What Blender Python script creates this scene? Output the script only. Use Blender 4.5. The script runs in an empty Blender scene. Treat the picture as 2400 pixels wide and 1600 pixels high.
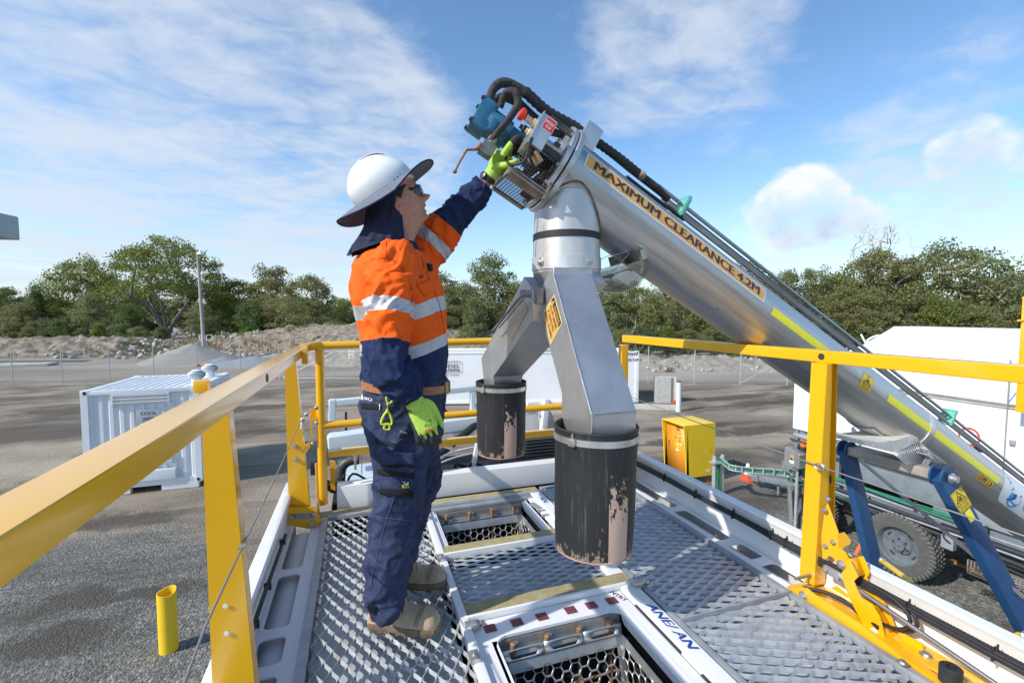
import bpy, bmesh, math, random
from mathutils import Vector, Matrix, noise, Quaternion
random.seed(7)
S = bpy.context.scene
COL = S.collection
V = Vector
R_ = math.radians

# ------------------------------------------------------------------ camera
F = 1067.0; YAW = R_(18.65); PIT = math.atan(63/1067.0); H = 4.45
cf = V((math.sin(YAW)*math.cos(PIT), math.cos(YAW)*math.cos(PIT), -math.sin(PIT)))
cr = V((math.cos(YAW), -math.sin(YAW), 0)); cu = cr.cross(cf)
CAM = V((0, 0, H))
cam_d = bpy.data.cameras.new('camera'); cam = bpy.data.objects.new('camera', cam_d); COL.objects.link(cam)
cam_d.sensor_width = 36; cam_d.lens = 36*F/2400; cam_d.clip_start = .02; cam_d.clip_end = 6000
M3 = Matrix((cr, cu, -cf)).transposed()
cam.matrix_world = Matrix.Translation(CAM) @ M3.to_4x4()
S.camera = cam
# ray through a photo pixel (2400 x 1600) cut with a plane of the place
def ray(x, y): return cf + cr*((x-1200)/F) - cu*((y-800)/F)
def atZ(x, y, z): d = ray(x, y); return CAM + d*((z-H)/d.z)
def atY(x, y, Y): d = ray(x, y); return CAM + d*(Y/d.y)
def atX(x, y, X): d = ray(x, y); return CAM + d*(X/d.x)
def atD(x, y, t): return CAM + ray(x, y)*t

# ------------------------------------------------------------------ sun, sky, exposure
SUN_EL = R_(38); SUN_AZ = R_(13)           # light travels towards +X, slightly +Y
travel = V((math.cos(SUN_AZ)*math.cos(SUN_EL), math.sin(SUN_AZ)*math.cos(SUN_EL), -math.sin(SUN_EL)))
sl = bpy.data.lights.new('sun', 'SUN'); sl.energy = 4.0; sl.angle = R_(.53); sl.color = (1, .95, .87)
so = bpy.data.objects.new('sun', sl); COL.objects.link(so)
so.rotation_euler = travel.to_track_quat('-Z', 'Y').to_euler()
S.view_settings.view_transform = 'Standard'; S.view_settings.look = 'None'
S.view_settings.exposure = 0.22; S.view_settings.gamma = 1.0
try: S.view_settings.use_curve_mapping = False
except Exception: pass
W = bpy.data.worlds.new('World'); S.world = W; W.use_nodes = True
def build_world():
    nt = W.node_tree; N = nt.nodes; L = nt.links; N.clear()
    out = N.new('ShaderNodeOutputWorld'); bg = N.new('ShaderNodeBackground'); L.new(bg.outputs[0], out.inputs[0])
    bg.inputs[1].default_value = .1
    sky = N.new('ShaderNodeTexSky'); sky.sky_type = 'NISHITA'; sky.sun_disc = False
    sky.sun_elevation = SUN_EL; sky.sun_rotation = math.atan2(-travel.x, -travel.y)
    sky.altitude = 50; sky.air_density = 1.0; sky.dust_density = .5; sky.ozone_density = 3.0
    tc = N.new('ShaderNodeTexCoord')
    def math_(op, a, b=None, clamp=False):
        m = N.new('ShaderNodeMath'); m.operation = op; m.use_clamp = clamp
        for i, v in enumerate((a, b)):
            if v is None: continue
            if isinstance(v, (int, float)): m.inputs[i].default_value = v
            else: L.new(v, m.inputs[i])
        return m.outputs[0]
    sep = N.new('ShaderNodeSeparateXYZ'); L.new(tc.outputs['Generated'], sep.inputs[0])
    den = math_('ADD', math_('MAXIMUM', sep.outputs[2], 0.0), .10)
    px = math_('DIVIDE', sep.outputs[0], den); py = math_('DIVIDE', sep.outputs[1], den)
    cmb = N.new('ShaderNodeCombineXYZ'); L.new(px, cmb.inputs[0]); L.new(py, cmb.inputs[1])
    def nz(scale, detail, rough, rot, sc, dist=0.0, src=None):
        mp = N.new('ShaderNodeMapping'); mp.inputs['Rotation'].default_value = (0, 0, R_(rot)); mp.inputs['Scale'].default_value = sc
        L.new(src or cmb.outputs[0], mp.inputs[0])
        n = N.new('ShaderNodeTexNoise'); n.inputs['Scale'].default_value = scale; n.inputs['Detail'].default_value = detail
        n.inputs['Roughness'].default_value = rough; n.inputs['Distortion'].default_value = dist
        L.new(mp.outputs[0], n.inputs[0]); return n.outputs['Fac']
    def blob(x, y, rad, gain):
        d = ray(x, y).normalized()
        v = N.new('ShaderNodeVectorMath'); v.operation = 'DOT_PRODUCT'; v.inputs[1].default_value = d; L.new(tc.outputs['Generated'], v.inputs[0])
        mr = N.new('ShaderNodeMapRange'); mr.interpolation_type = 'SMOOTHSTEP'
        mr.inputs['From Min'].default_value = math.cos(R_(rad)); mr.inputs['From Max'].default_value = math.cos(R_(rad*.25))
        mr.inputs['To Min'].default_value = 0; mr.inputs['To Max'].default_value = gain
        L.new(v.outputs['Value'], mr.inputs['Value']); return mr.outputs[0]
    def addall(lst):
        o = lst[0]
        for q in lst[1:]: o = math_('ADD', o, q)
        return o
    # high thin cloud: broad sheets with streaks
    field = addall([blob(*b) for b in CLOUDS])
    n1 = nz(1.7, 6, .52, 35, (1, 1.3, 1), .35); n2 = nz(6.5, 7, .60, -40, (1, 1.3, 1), .5)
    tex = math_('ADD', math_('MULTIPLY', n1, .66), math_('MULTIPLY', n2, .34))
    m1 = N.new('ShaderNodeMapRange'); m1.interpolation_type = 'SMOOTHSTEP'
    m1.inputs['From Min'].default_value = .585; m1.inputs['From Max'].default_value = .94
    L.new(math_('ADD', tex, math_('MULTIPLY', math_('MINIMUM', field, 1.0), .30)), m1.inputs['Value'])
    # low puffs
    n3 = nz(15, 8, .56, 0, (1, 1, 1.35), .1, tc.outputs['Generated'])
    puff = addall([blob(*b) for b in PUFFS])
    m2 = N.new('ShaderNodeMapRange'); m2.interpolation_type = 'SMOOTHSTEP'
    m2.inputs['From Min'].default_value = .38; m2.inputs['From Max'].default_value = 1.20
    L.new(math_('ADD', math_('MULTIPLY', math_('SUBTRACT', n3, .5), 1.9), math_('MULTIPLY', math_('MINIMUM', puff, 1.15), .80)), m2.inputs['Value'])
    hz = N.new('ShaderNodeMapRange'); hz.inputs['From Min'].default_value = .26; hz.inputs['From Max'].default_value = -.02
    hz.inputs['To Min'].default_value = 0; hz.inputs['To Max'].default_value = .60; L.new(sep.outputs[2], hz.inputs['Value'])
    hsv = N.new('ShaderNodeHueSaturation'); hsv.inputs['Hue'].default_value = .497; hsv.inputs['Saturation'].default_value = 1.08; hsv.inputs['Value'].default_value = 1.86
    L.new(sky.outputs[0], hsv.inputs['Color'])
    def mix(f, a, b):
        m = N.new('ShaderNodeMix'); m.data_type = 'RGBA'
        if isinstance(f, (int, float)): m.inputs[0].default_value = f
        else: L.new(f, m.inputs[0])
        for i, c in ((6, a), (7, b)):
            if isinstance(c, tuple): m.inputs[i].default_value = c
            else: L.new(c, m.inputs[i])
        return m.outputs[2]
    c0 = mix(hz.outputs[0], hsv.outputs[0], (5.2, 6.4, 7.9, 1))
    c1 = mix(math_('MULTIPLY', m1.outputs[0], .82), c0, (6.4, 7.0, 7.9, 1))
    und = addall([blob(*b) for b in UNDERS]); n4 = nz(5, 5, .6, 10, (1, 1, 1.6), 0, tc.outputs['Generated'])
    shade = mix(math_('MULTIPLY', math_('ADD', und, math_('MULTIPLY', n4, .45)), .62, True), (9.3, 9.3, 9.2, 1), (5.3, 5.9, 6.9, 1))
    c2 = mix(math_('MULTIPLY', m2.outputs[0], .93), c1, shade)
    L.new(c2, bg.inputs[0])
#  photo x, y, radius in degrees, gain
CLOUDS = [(250, 60, 26, .9), (560, 300, 24, .95), (180, 330, 22, .85), (900, 350, 13, .9), (760, 200, 10, .5), (430, 150, 14, .5), (600, 560, 16, .45), (1600, 130, 12, .75), (1480, 60, 8, .4),
          (2300, 330, 12, .45), (1900, 330, 11, .4), (2100, 560, 14, .4), (120, 560, 16, .4), (1400, 300, 6, .3), (1750, 20, 7, .3)]
UNDERS = [(1885, 545, 4.2, 1.0), (1980, 520, 3.0, .6), (1800, 520, 2.5, .6), (2260, 385, 3.0, .8), (2090, 590, 5, .8), (2380, 640, 5, .8)]
PUFFS = [(1850, 452, 3.6, 1.1), (1912, 440, 3.3, 1.05), (1800, 486, 3.0, .75), (1965, 482, 3.0, .9), (1885, 495, 4.4, .9), (1820, 535, 3.6, .5), (1945, 535, 3.6, .55), (1880, 575, 3.6, .4), (1745, 520, 3, .35), (2020, 520, 3, .4), (2265, 340, 3.6, .85), (2225, 365, 2.6, .5), (2395, 350, 2.6, .8),
         (2080, 545, 5, .6), (2370, 600, 5, .8), (1790, 600, 5, .45), (2160, 420, 4, .35), (60, 640, 5, .4)]
build_world()

# ------------------------------------------------------------------ mesh helpers
class MB:
    def __init__(s): s.b = bmesh.new(); s.mi = 0
    def face(s, vs):
        try: f = s.b.faces.new(vs); f.material_index = s.mi; return f
        except ValueError: return None
    def box(s, c, d, rot=None, bev=0.0, seg=2):
        g = bmesh.ops.create_cube(s.b, size=1)
        m = Matrix.Translation(V(c)) @ (rot.to_4x4() if rot else Matrix.Identity(4)) @ Matrix.Diagonal((d[0], d[1], d[2], 1))
        bmesh.ops.transform(s.b, matrix=m, verts=g['verts'])
        fs = list({f for v in g['verts'] for f in v.link_faces})
        for f in fs: f.material_index = s.mi
        if bev:
            es = list({e for v in g['verts'] for e in v.link_edges})
            r = bmesh.ops.bevel(s.b, geom=es, offset=bev, segments=seg, profile=.7, affect='EDGES')
            for f in r['faces']: f.material_index = s.mi
        return s
    def beam(s, p0, p1, w, h, up=(0, 0, 1), bev=0.0, seg=2):
        p0, p1 = V(p0), V(p1); z = (p1-p0); ln = z.length; z.normalize()
        x = V(up).cross(z)
        if x.length < 1e-4: x = V((1, 0, 0)).cross(z)
        x.normalize(); y = z.cross(x)
        rot = Matrix((x, y, z)).transposed()
        return s.box((p0+p1)/2, (w, h, ln), rot, bev, seg)
    def prism(s, pts, o, u, v, d):
        o, u, v = V(o), V(u), V(v); w = u.cross(v).normalized()*d
        a = [s.b.verts.new(o+u*p[0]+v*p[1]) for p in pts]; b = [s.b.verts.new(q.co+w) for q in a]
        s.face(a[::-1]); s.face(b); n = len(a)
        for i in range(n): s.face((a[i], a[(i+1) % n], b[(i+1) % n], b[i]))
        return s
    def rings(s, rings, closed=True, cap=True):
        R = [[s.b.verts.new(p) for p in r] for r in rings]
        for a, b in zip(R, R[1:]):
            n = len(a)
            for i in range(n if closed else n-1): s.face((a[i], a[(i+1) % n], b[(i+1) % n], b[i]))
        if cap and closed: s.face(R[0][::-1]); s.face(R[-1])
        return s
    def tube(s, pts, r, n=12, cap=True, smooth=0, flat=1.0, up=None):
        pts = [V(p) for p in pts]
        rr = r if isinstance(r, (list, tuple)) else [r]*len(pts)
        if smooth and len(pts) > 2:
            P, Q = [], []
            for i in range(len(pts)-1):
                p0 = pts[max(i-1, 0)]; p1 = pts[i]; p2 = pts[i+1]; p3 = pts[min(i+2, len(pts)-1)]
                for k in range(smooth):
                    t = k/smooth
                    P.append(.5*((2*p1)+(p2-p0)*t+(2*p0-5*p1+4*p2-p3)*t*t+(-p0+3*p1-3*p2+p3)*t**3)); Q.append(rr[i]*(1-t)+rr[i+1]*t)
            P.append(pts[-1]); Q.append(rr[-1]); pts, rr = P, Q
        t0 = (pts[1]-pts[0]).normalized(); a = V(up) if up else (V((0, 0, 1)) if abs(t0.z) < .9 else V((1, 0, 0)))
        x = a.cross(t0).normalized(); out = []
        for i, p in enumerate(pts):
            t = (pts[min(i+1, len(pts)-1)]-pts[max(i-1, 0)]).normalized()
            x = (x - t*x.dot(t)).normalized(); y = t.cross(x)
            out.append([p+(x*math.cos(2*math.pi*k/n)+y*math.sin(2*math.pi*k/n)*flat)*rr[i] for k in range(n)])
        return s.rings(out, True, cap)
    def lathe(s, prof, o, axis=(0, 0, 1), n=32, ref=None, cap=True):
        o = V(o); z = V(axis).normalized(); x = V(ref) if ref else (V((1, 0, 0)) if abs(z.x) < .9 else V((0, 1, 0)))
        x = (x-z*x.dot(z)).normalized(); y = z.cross(x)
        return s.rings([[o+z*h+(x*math.cos(2*math.pi*k/n)+y*math.sin(2*math.pi*k/n))*r for k in range(n)] for r, h in prof], True, cap)
    def cyl(s, p0, p1, r, n=16): 
        return s.tube([p0, p1], r, n)
    def bolt(s, p, ax, r=.009, h=.007):
        p, ax = V(p), V(ax).normalized()
        s.lathe([(r*1.5, 0), (r*1.5, h*.25)], p, ax, 14)
        s.lathe([(r, h*.25), (r, h*.9), (r*.8, h)], p, ax, 6)
        return s
    def grid(s, pts):
        R = [[s.b.verts.new(p) for p in r] for r in pts]
        for a, b in zip(R, R[1:]):
            for i in range(len(a)-1): s.face((a[i], a[i+1], b[i+1], b[i]))
        return s
    def done(s, name, m, parent=None, sharp=35, loc=None, solid=0):
        me = bpy.data.meshes.new(name); bmesh.ops.recalc_face_normals(s.b, faces=s.b.faces[:])
        if loc is not None: bmesh.ops.translate(s.b, vec=-V(loc), verts=s.b.verts[:])
        s.b.to_mesh(me); s.b.free()
        for q in (m if isinstance(m, (list, tuple)) else [m]): me.materials.append(q)
        return link(name, me, parent, sharp, loc, solid)
def link(name, me, parent=None, sharp=35, loc=None, solid=0):
    me.polygons.foreach_set('use_smooth', [True]*len(me.polygons))
    if sharp is not None: me.set_sharp_from_angle(angle=R_(sharp))
    o = bpy.data.objects.new(name, me); COL.objects.link(o)
    if loc is not None: o.location = loc
    if solid:
        md = o.modifiers.new('thickness', 'SOLIDIFY'); md.thickness = solid; md.offset = 0
    if parent is not None:
        o.parent = parent
        pw = V((0, 0, 0)); q = parent
        while q is not None: pw += V(q.location); q = q.parent
        o.location = (V(loc) if loc is not None else V((0, 0, 0))) - pw
    return o
def tag(o, label, cat=None, group=None, kind=None):
    if label: o['label'] = label
    if cat: o['category'] = cat
    if group: o['group'] = group
    if kind: o['kind'] = kind
    return o
def thing(name, label, cat, loc=(0, 0, 0), group=None):
    o = bpy.data.objects.new(name, None); COL.objects.link(o); o.location = loc; o.empty_display_size = .1
    return tag(o, label, cat, group)
def islands(o):
    """every separate piece of a mesh becomes a part of its own"""
    bm = bmesh.new(); bm.from_mesh(o.data); seen = set(); groups = []
    for v in bm.verts:
        if v in seen: continue
        st_ = [v]; seen.add(v); g_ = []
        while st_:
            q = st_.pop(); g_.append(q.index)
            for e in q.link_edges:
                w = e.other_vert(q)
                if w not in seen: seen.add(w); st_.append(w)
        groups.append(g_)
    bm.free()
    if len(groups) < 2: return [o]
    out = []; base = o.data; owner = {}
    for gi, g_ in enumerate(groups):
        for i in g_: owner[i] = gi
    fs = [[] for _ in groups]
    for p in base.polygons: fs[owner[p.vertices[0]]].append((tuple(p.vertices), p.material_index))
    for gi, g_ in enumerate(groups):
        mp = {i: k for k, i in enumerate(g_)}; me = bpy.data.meshes.new(o.name)
        me.from_pydata([base.vertices[i].co for i in g_], [], [[mp[i] for i in f] for f, _ in fs[gi]])
        for m_ in base.materials: me.materials.append(m_)
        for p, (_, mi) in zip(me.polygons, fs[gi]): p.material_index = mi
        me.polygons.foreach_set('use_smooth', [True]*len(me.polygons)); me.set_sharp_from_angle(angle=R_(35))
        c = o if gi == 0 else o.copy()
        c.data = me
        if gi: COL.objects.link(c)
        out.append(c)
    return out
def copy_tree(o, parent=None):
    c = o.copy(); COL.objects.link(c); c.parent = parent
    for ch in list(o.children): copy_tree(ch, c)
    return c
_tc = {}
def text_mesh(body, bold=0.0, italic=0.0):
    k = (body, bold, italic)
    if k in _tc: return _tc[k]
    cu_ = bpy.data.curves.new('t', 'FONT'); cu_.body = body; cu_.offset = bold; cu_.shear = italic; cu_.resolution_u = 4
    cu_.align_x = 'LEFT'; ob = bpy.data.objects.new('t', cu_); COL.objects.link(ob)
    dg = bpy.context.evaluated_depsgraph_get(); me = ob.evaluated_get(dg).to_mesh()
    vs = [tuple(v.co[:2]) for v in me.vertices]; fs = [tuple(p.vertices) for p in me.polygons]
    ob.evaluated_get(dg).to_mesh_clear(); bpy.data.objects.remove(ob); bpy.data.curves.remove(cu_)
    x0 = min(v[0] for v in vs); x1 = max(v[0] for v in vs); y0 = min(v[1] for v in vs); y1 = max(v[1] for v in vs)
    vs = [((v[0]-x0)/(x1-x0), (v[1]-y0)/(y1-y0)) for v in vs]
    _tc[k] = (vs, fs, x1-x0); return _tc[k]
def put_text(mb, body, fn, x0, y0, w, h, bold=.012, italic=0.0, cut=0):
    """lettering in the box (x0,y0,w,h); fn maps (x,y) to space; bold: strokes doubled side by side, a hair apart in depth"""
    vs, fs, em = text_mesh(body, 0.0, italic)
    for k, dx in enumerate((0.0,) if bold < .005 else (-bold, bold) if bold < .02 else (-bold, 0.0, bold)):
        t = bmesh.new(); q = [t.verts.new((x0+a*w+dx*w/em, y0+b*h, 0)) for a, b in vs]
        for f in fs:
            try: t.faces.new([q[i] for i in f])
            except ValueError: pass
        if cut:
            for c in range(1, cut):
                bmesh.ops.bisect_plane(t, geom=t.verts[:]+t.edges[:]+t.faces[:], plane_co=(0, y0+h*c/cut, 0), plane_no=(0, 1, 0))
        def g(x, y):
            p = fn(x, y)
            if not k: return p
            e = w*.01; nn = (fn(x+e, y)-p).cross(fn(x, y+h*.01)-p)
            if nn.length < 1e-12: return p
            nn.normalize(); nn = nn if nn.dot(CAM-p) > 0 else -nn
            return p+nn*(.00012*k)
        mp = {v: mb.b.verts.new(g(v.co.x, v.co.y)) for v in t.verts}
        for f in t.faces: mb.face([mp[v] for v in f.verts])
        t.free()
def plane_fn(o, u, v):
    o, u, v = V(o), V(u).normalized(), V(v).normalized()
    return lambda x, y: o+u*x+v*y
def quad_patch(mb, fn, x0, y0, w, h, nx=1, ny=1):
    mb.grid([[fn(x0+w*i/nx, y0+h*j/ny) for i in range(nx+1)] for j in range(ny+1)])

# ------------------------------------------------------------------ materials
def mat(name, col, rough=.5, metal=0.0, var=.15, vs=6.0, bump=0.0, bs=60.0, col2=None, thr=None, stretch=(1, 1, 1), coat=0.0, spec=.5, trans=0.0, detail=6, emit=None, rvar=.12, patch=None, ts=None, pre=None):
    m = bpy.data.materials.new(name); m.use_nodes = True; nt = m.node_tree; N = nt.nodes; L = nt.links
    b = N['Principled BSDF']; b.inputs['Metallic'].default_value = metal; b.inputs['Roughness'].default_value = rough
    b.inputs['Specular IOR Level'].default_value = spec; b.inputs['Coat Weight'].default_value = coat; b.inputs['Coat Roughness'].default_value = .12
    b.inputs['Transmission Weight'].default_value = trans
    tc = N.new('ShaderNodeTexCoord'); mp = N.new('ShaderNodeMapping'); mp.inputs['Scale'].default_value = stretch; 
    if pre:
        mq = N.new('ShaderNodeMapping'); mq.inputs['Rotation'].default_value = pre; L.new(tc.outputs['Object'], mq.inputs[0]); L.new(mq.outputs[0], mp.inputs[0])
    else: L.new(tc.outputs['Object'], mp.inputs[0])
    n = N.new('ShaderNodeTexNoise'); n.inputs['Scale'].default_value = vs; n.inputs['Detail'].default_value = detail; n.inputs['Roughness'].default_value = .62; L.new(mp.outputs[0], n.inputs[0])
    rp = N.new('ShaderNodeValToRGB'); L.new(n.outputs['Fac'], rp.inputs[0])
    lo, hi = (thr if thr else (.3, .7))
    rp.color_ramp.elements[0].position = lo; rp.color_ramp.elements[1].position = hi
    c = col; c2 = col2 or tuple(min(1, x*(1+var)) for x in col); c1 = tuple(x*(1-var) for x in col) if not col2 else col
    rp.color_ramp.elements[0].color = (*c1, 1); rp.color_ramp.elements[1].color = (*c2, 1)
    src = rp.outputs[0]
    if patch:   # (colour, scale, threshold) : marks with a shape of their own
        pc, ps, pt = patch
        n2 = N.new('ShaderNodeTexNoise'); n2.inputs['Scale'].default_value = ps; n2.inputs['Detail'].default_value = 8; n2.inputs['Roughness'].default_value = .68
        L.new(tc.outputs['Object'], n2.inputs[0])
        r2 = N.new('ShaderNodeMapRange'); r2.inputs['From Min'].default_value = pt; r2.inputs['From Max'].default_value = pt+.07; L.new(n2.outputs['Fac'], r2.inputs['Value'])
        mx = N.new('ShaderNodeMix'); mx.data_type = 'RGBA'; L.new(r2.outputs[0], mx.inputs[0]); L.new(src, mx.inputs[6]); mx.inputs[7].default_value = (*pc, 1); src = mx.outputs[2]
    L.new(src, b.inputs['Base Color'])
    if rvar:
        mr = N.new('ShaderNodeMapRange'); mr.inputs['To Min'].default_value = max(.02, rough-rvar); mr.inputs['To Max'].default_value = min(1, rough+rvar); L.new(n.outputs['Fac'], mr.inputs['Value']); L.new(mr.outputs[0], b.inputs['Roughness'])
    if bump:
        nb = N.new('ShaderNodeTexNoise'); nb.inputs['Scale'].default_value = bs; nb.inputs['Detail'].default_value = 5; L.new(mp.outputs[0], nb.inputs[0])
        bp = N.new('ShaderNodeBump'); bp.inputs['Strength'].default_value = bump; bp.inputs['Distance'].default_value = .01; L.new(nb.outputs['Fac'], bp.inputs['Height']); L.new(bp.outputs[0], b.inputs['Normal'])
    if emit: b.inputs['Emission Color'].default_value = (*emit[0], 1); b.inputs['Emission Strength'].default_value = emit[1]
    return m
M = {}
M['white'] = mat('white_paint', (.80, .80, .79), .38, var=.05, vs=3, patch=((.62, .60, .55), 5, .70), bump=.05, bs=8)
M['white2'] = mat('white_panel', (.78, .79, .79), .45, var=.06, vs=1.2, patch=((.55, .50, .42), 2.2, .70))
M['yellow'] = mat('yellow_paint', (.88, .45, .006), .22, var=.04, vs=2, coat=.7, patch=((.48, .27, .06), 34, .705))
M['yellow2'] = mat('yellow_box_paint', (.90, .60, .025), .4, var=.05, vs=2)
M['orange_p'] = mat('orange_door_paint', (.85, .33, .03), .42, var=.05, vs=2)
M['galv'] = mat('galvanised_steel', (.50, .52, .53), .42, .45, var=.25, vs=22, bump=.12, bs=40)
M['galvd'] = mat('grey_galvanised_plate', (.36, .38, .40), .5, .35, var=.2, vs=9, bump=.1)
M['stain'] = mat('stainless_tube', (.53, .52, .50), .42, .80, var=.26, vs=26, stretch=(.05, 1, 1), pre=(0, R_(-29.2), 0), bump=.10, bs=60, patch=((.33, .29, .25), 11, .66), rvar=.16)
M['stainb'] = mat('brushed_stainless', (.58, .58, .57), .36, .8, var=.14, vs=9, stretch=(1, 1, .12), bump=.05, bs=90, patch=((.36, .33, .30), 7, .68))
M['chute'] = mat('folded_stainless_chute', (.50, .50, .50), .40, .72, var=.12, vs=8, bump=.05, bs=60, patch=((.34, .33, .32), 9, .69))
M['dsteel'] = mat('dark_oily_steel', (.10, .09, .08), .5, .6, var=.5, vs=20, bump=.4, bs=60, patch=((.30, .22, .15), 12, .6))
M['bolt'] = mat('zinc_bolt', (.55, .53, .48), .35, .8, var=.2, vs=40)
M['rust'] = mat('rusty_pin', (.30, .17, .09), .7, .3, var=.4, vs=60)
M['pipe'] = mat('steel_pipe', (.33, .32, .31), .38, .7, var=.3, vs=9, stretch=(.3, .3, .3), patch=((.22, .13, .08), 4, .72))
M['black'] = mat('black_rubber', (.022, .022, .024), .6, var=.3, vs=20)
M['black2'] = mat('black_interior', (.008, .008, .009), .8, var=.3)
M['hose'] = mat('wrapped_hose', (.035, .033, .032), .8, var=.5, vs=30, bump=.8, bs=45, patch=((.14, .11, .09), 22, .6))
M['dark'] = mat('dark_grey_metal', (.05, .053, .058), .5, .2, var=.3, vs=9)
M['strip'] = mat('olive_grit_strip', (.42, .36, .18), .9, var=.18, vs=30, bump=.7, bs=300, patch=((.33, .28, .15), 8, .62))
M['red'] = mat('dull_red_tape', (.19, .045, .045), .5, var=.2, vs=18)
M['redb'] = mat('red_plastic', (.78, .05, .03), .35, var=.1)
M['blue'] = mat('blue_motor_paint', (.035, .16, .26), .42, .1, var=.35, vs=18, patch=((.32, .40, .42), 16, .62), bump=.3, bs=30)
M['navyp'] = mat('navy_steel_paint', (.020, .075, .19), .34, var=.15, vs=6, patch=((.10, .15, .22), 14, .7))
M['trail'] = mat('grey_trailer_paint', (.20, .23, .25), .5, .1, var=.15, vs=4, patch=((.30, .28, .25), 5, .64), bump=.1, bs=20)
M['green'] = mat('green_hose', (.035, .24, .13), .5, var=.2, vs=9)
M['teal'] = mat('teal_clamp', (.12, .42, .34), .5, var=.15, vs=30)
M['stickO'] = mat('orange_sticker', (.80, .42, .10), .4, var=.18, vs=9)
M['stickW'] = mat('white_sticker', (.80, .80, .78), .4, var=.04)
M['stickY'] = mat('yellow_sticker', (.85, .58, .03), .4, var=.06)
M['ink'] = mat('black_ink', (.02, .018, .02), .45, var=.1)
M['inkb'] = mat('blue_ink', (.012, .06, .32), .45, var=.1)
M['inklb'] = mat('light_blue_ink', (.03, .33, .68), .45, var=.2, vs=12)
M['reflY'] = mat('yellow_reflective_tape', (.93, .86, .03), .45, var=.05, vs=20)
M['conc'] = mat('pale_concrete', (.50, .48, .43), .85, var=.14, vs=6, bump=.3, bs=20)
M['wood'] = mat('bleached_wood', (.55, .38, .24), .8, var=.2, vs=15)
M['amber'] = mat('amber_lens', (.65, .14, .01), .15, var=.1, coat=.5)
def glass(name, col, rough=.05, alpha=.35):
    m = bpy.data.materials.new(name); m.use_nodes = True; b = m.node_tree.nodes['Principled BSDF']
    b.inputs['Base Color'].default_value = (*col, 1); b.inputs['Roughness'].default_value = rough
    b.inputs['Alpha'].default_value = alpha; b.inputs['Coat Weight'].default_value = .6
    return m
M['glass'] = glass('clear_acrylic', (.30, .27, .20), .06, .60)

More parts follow.
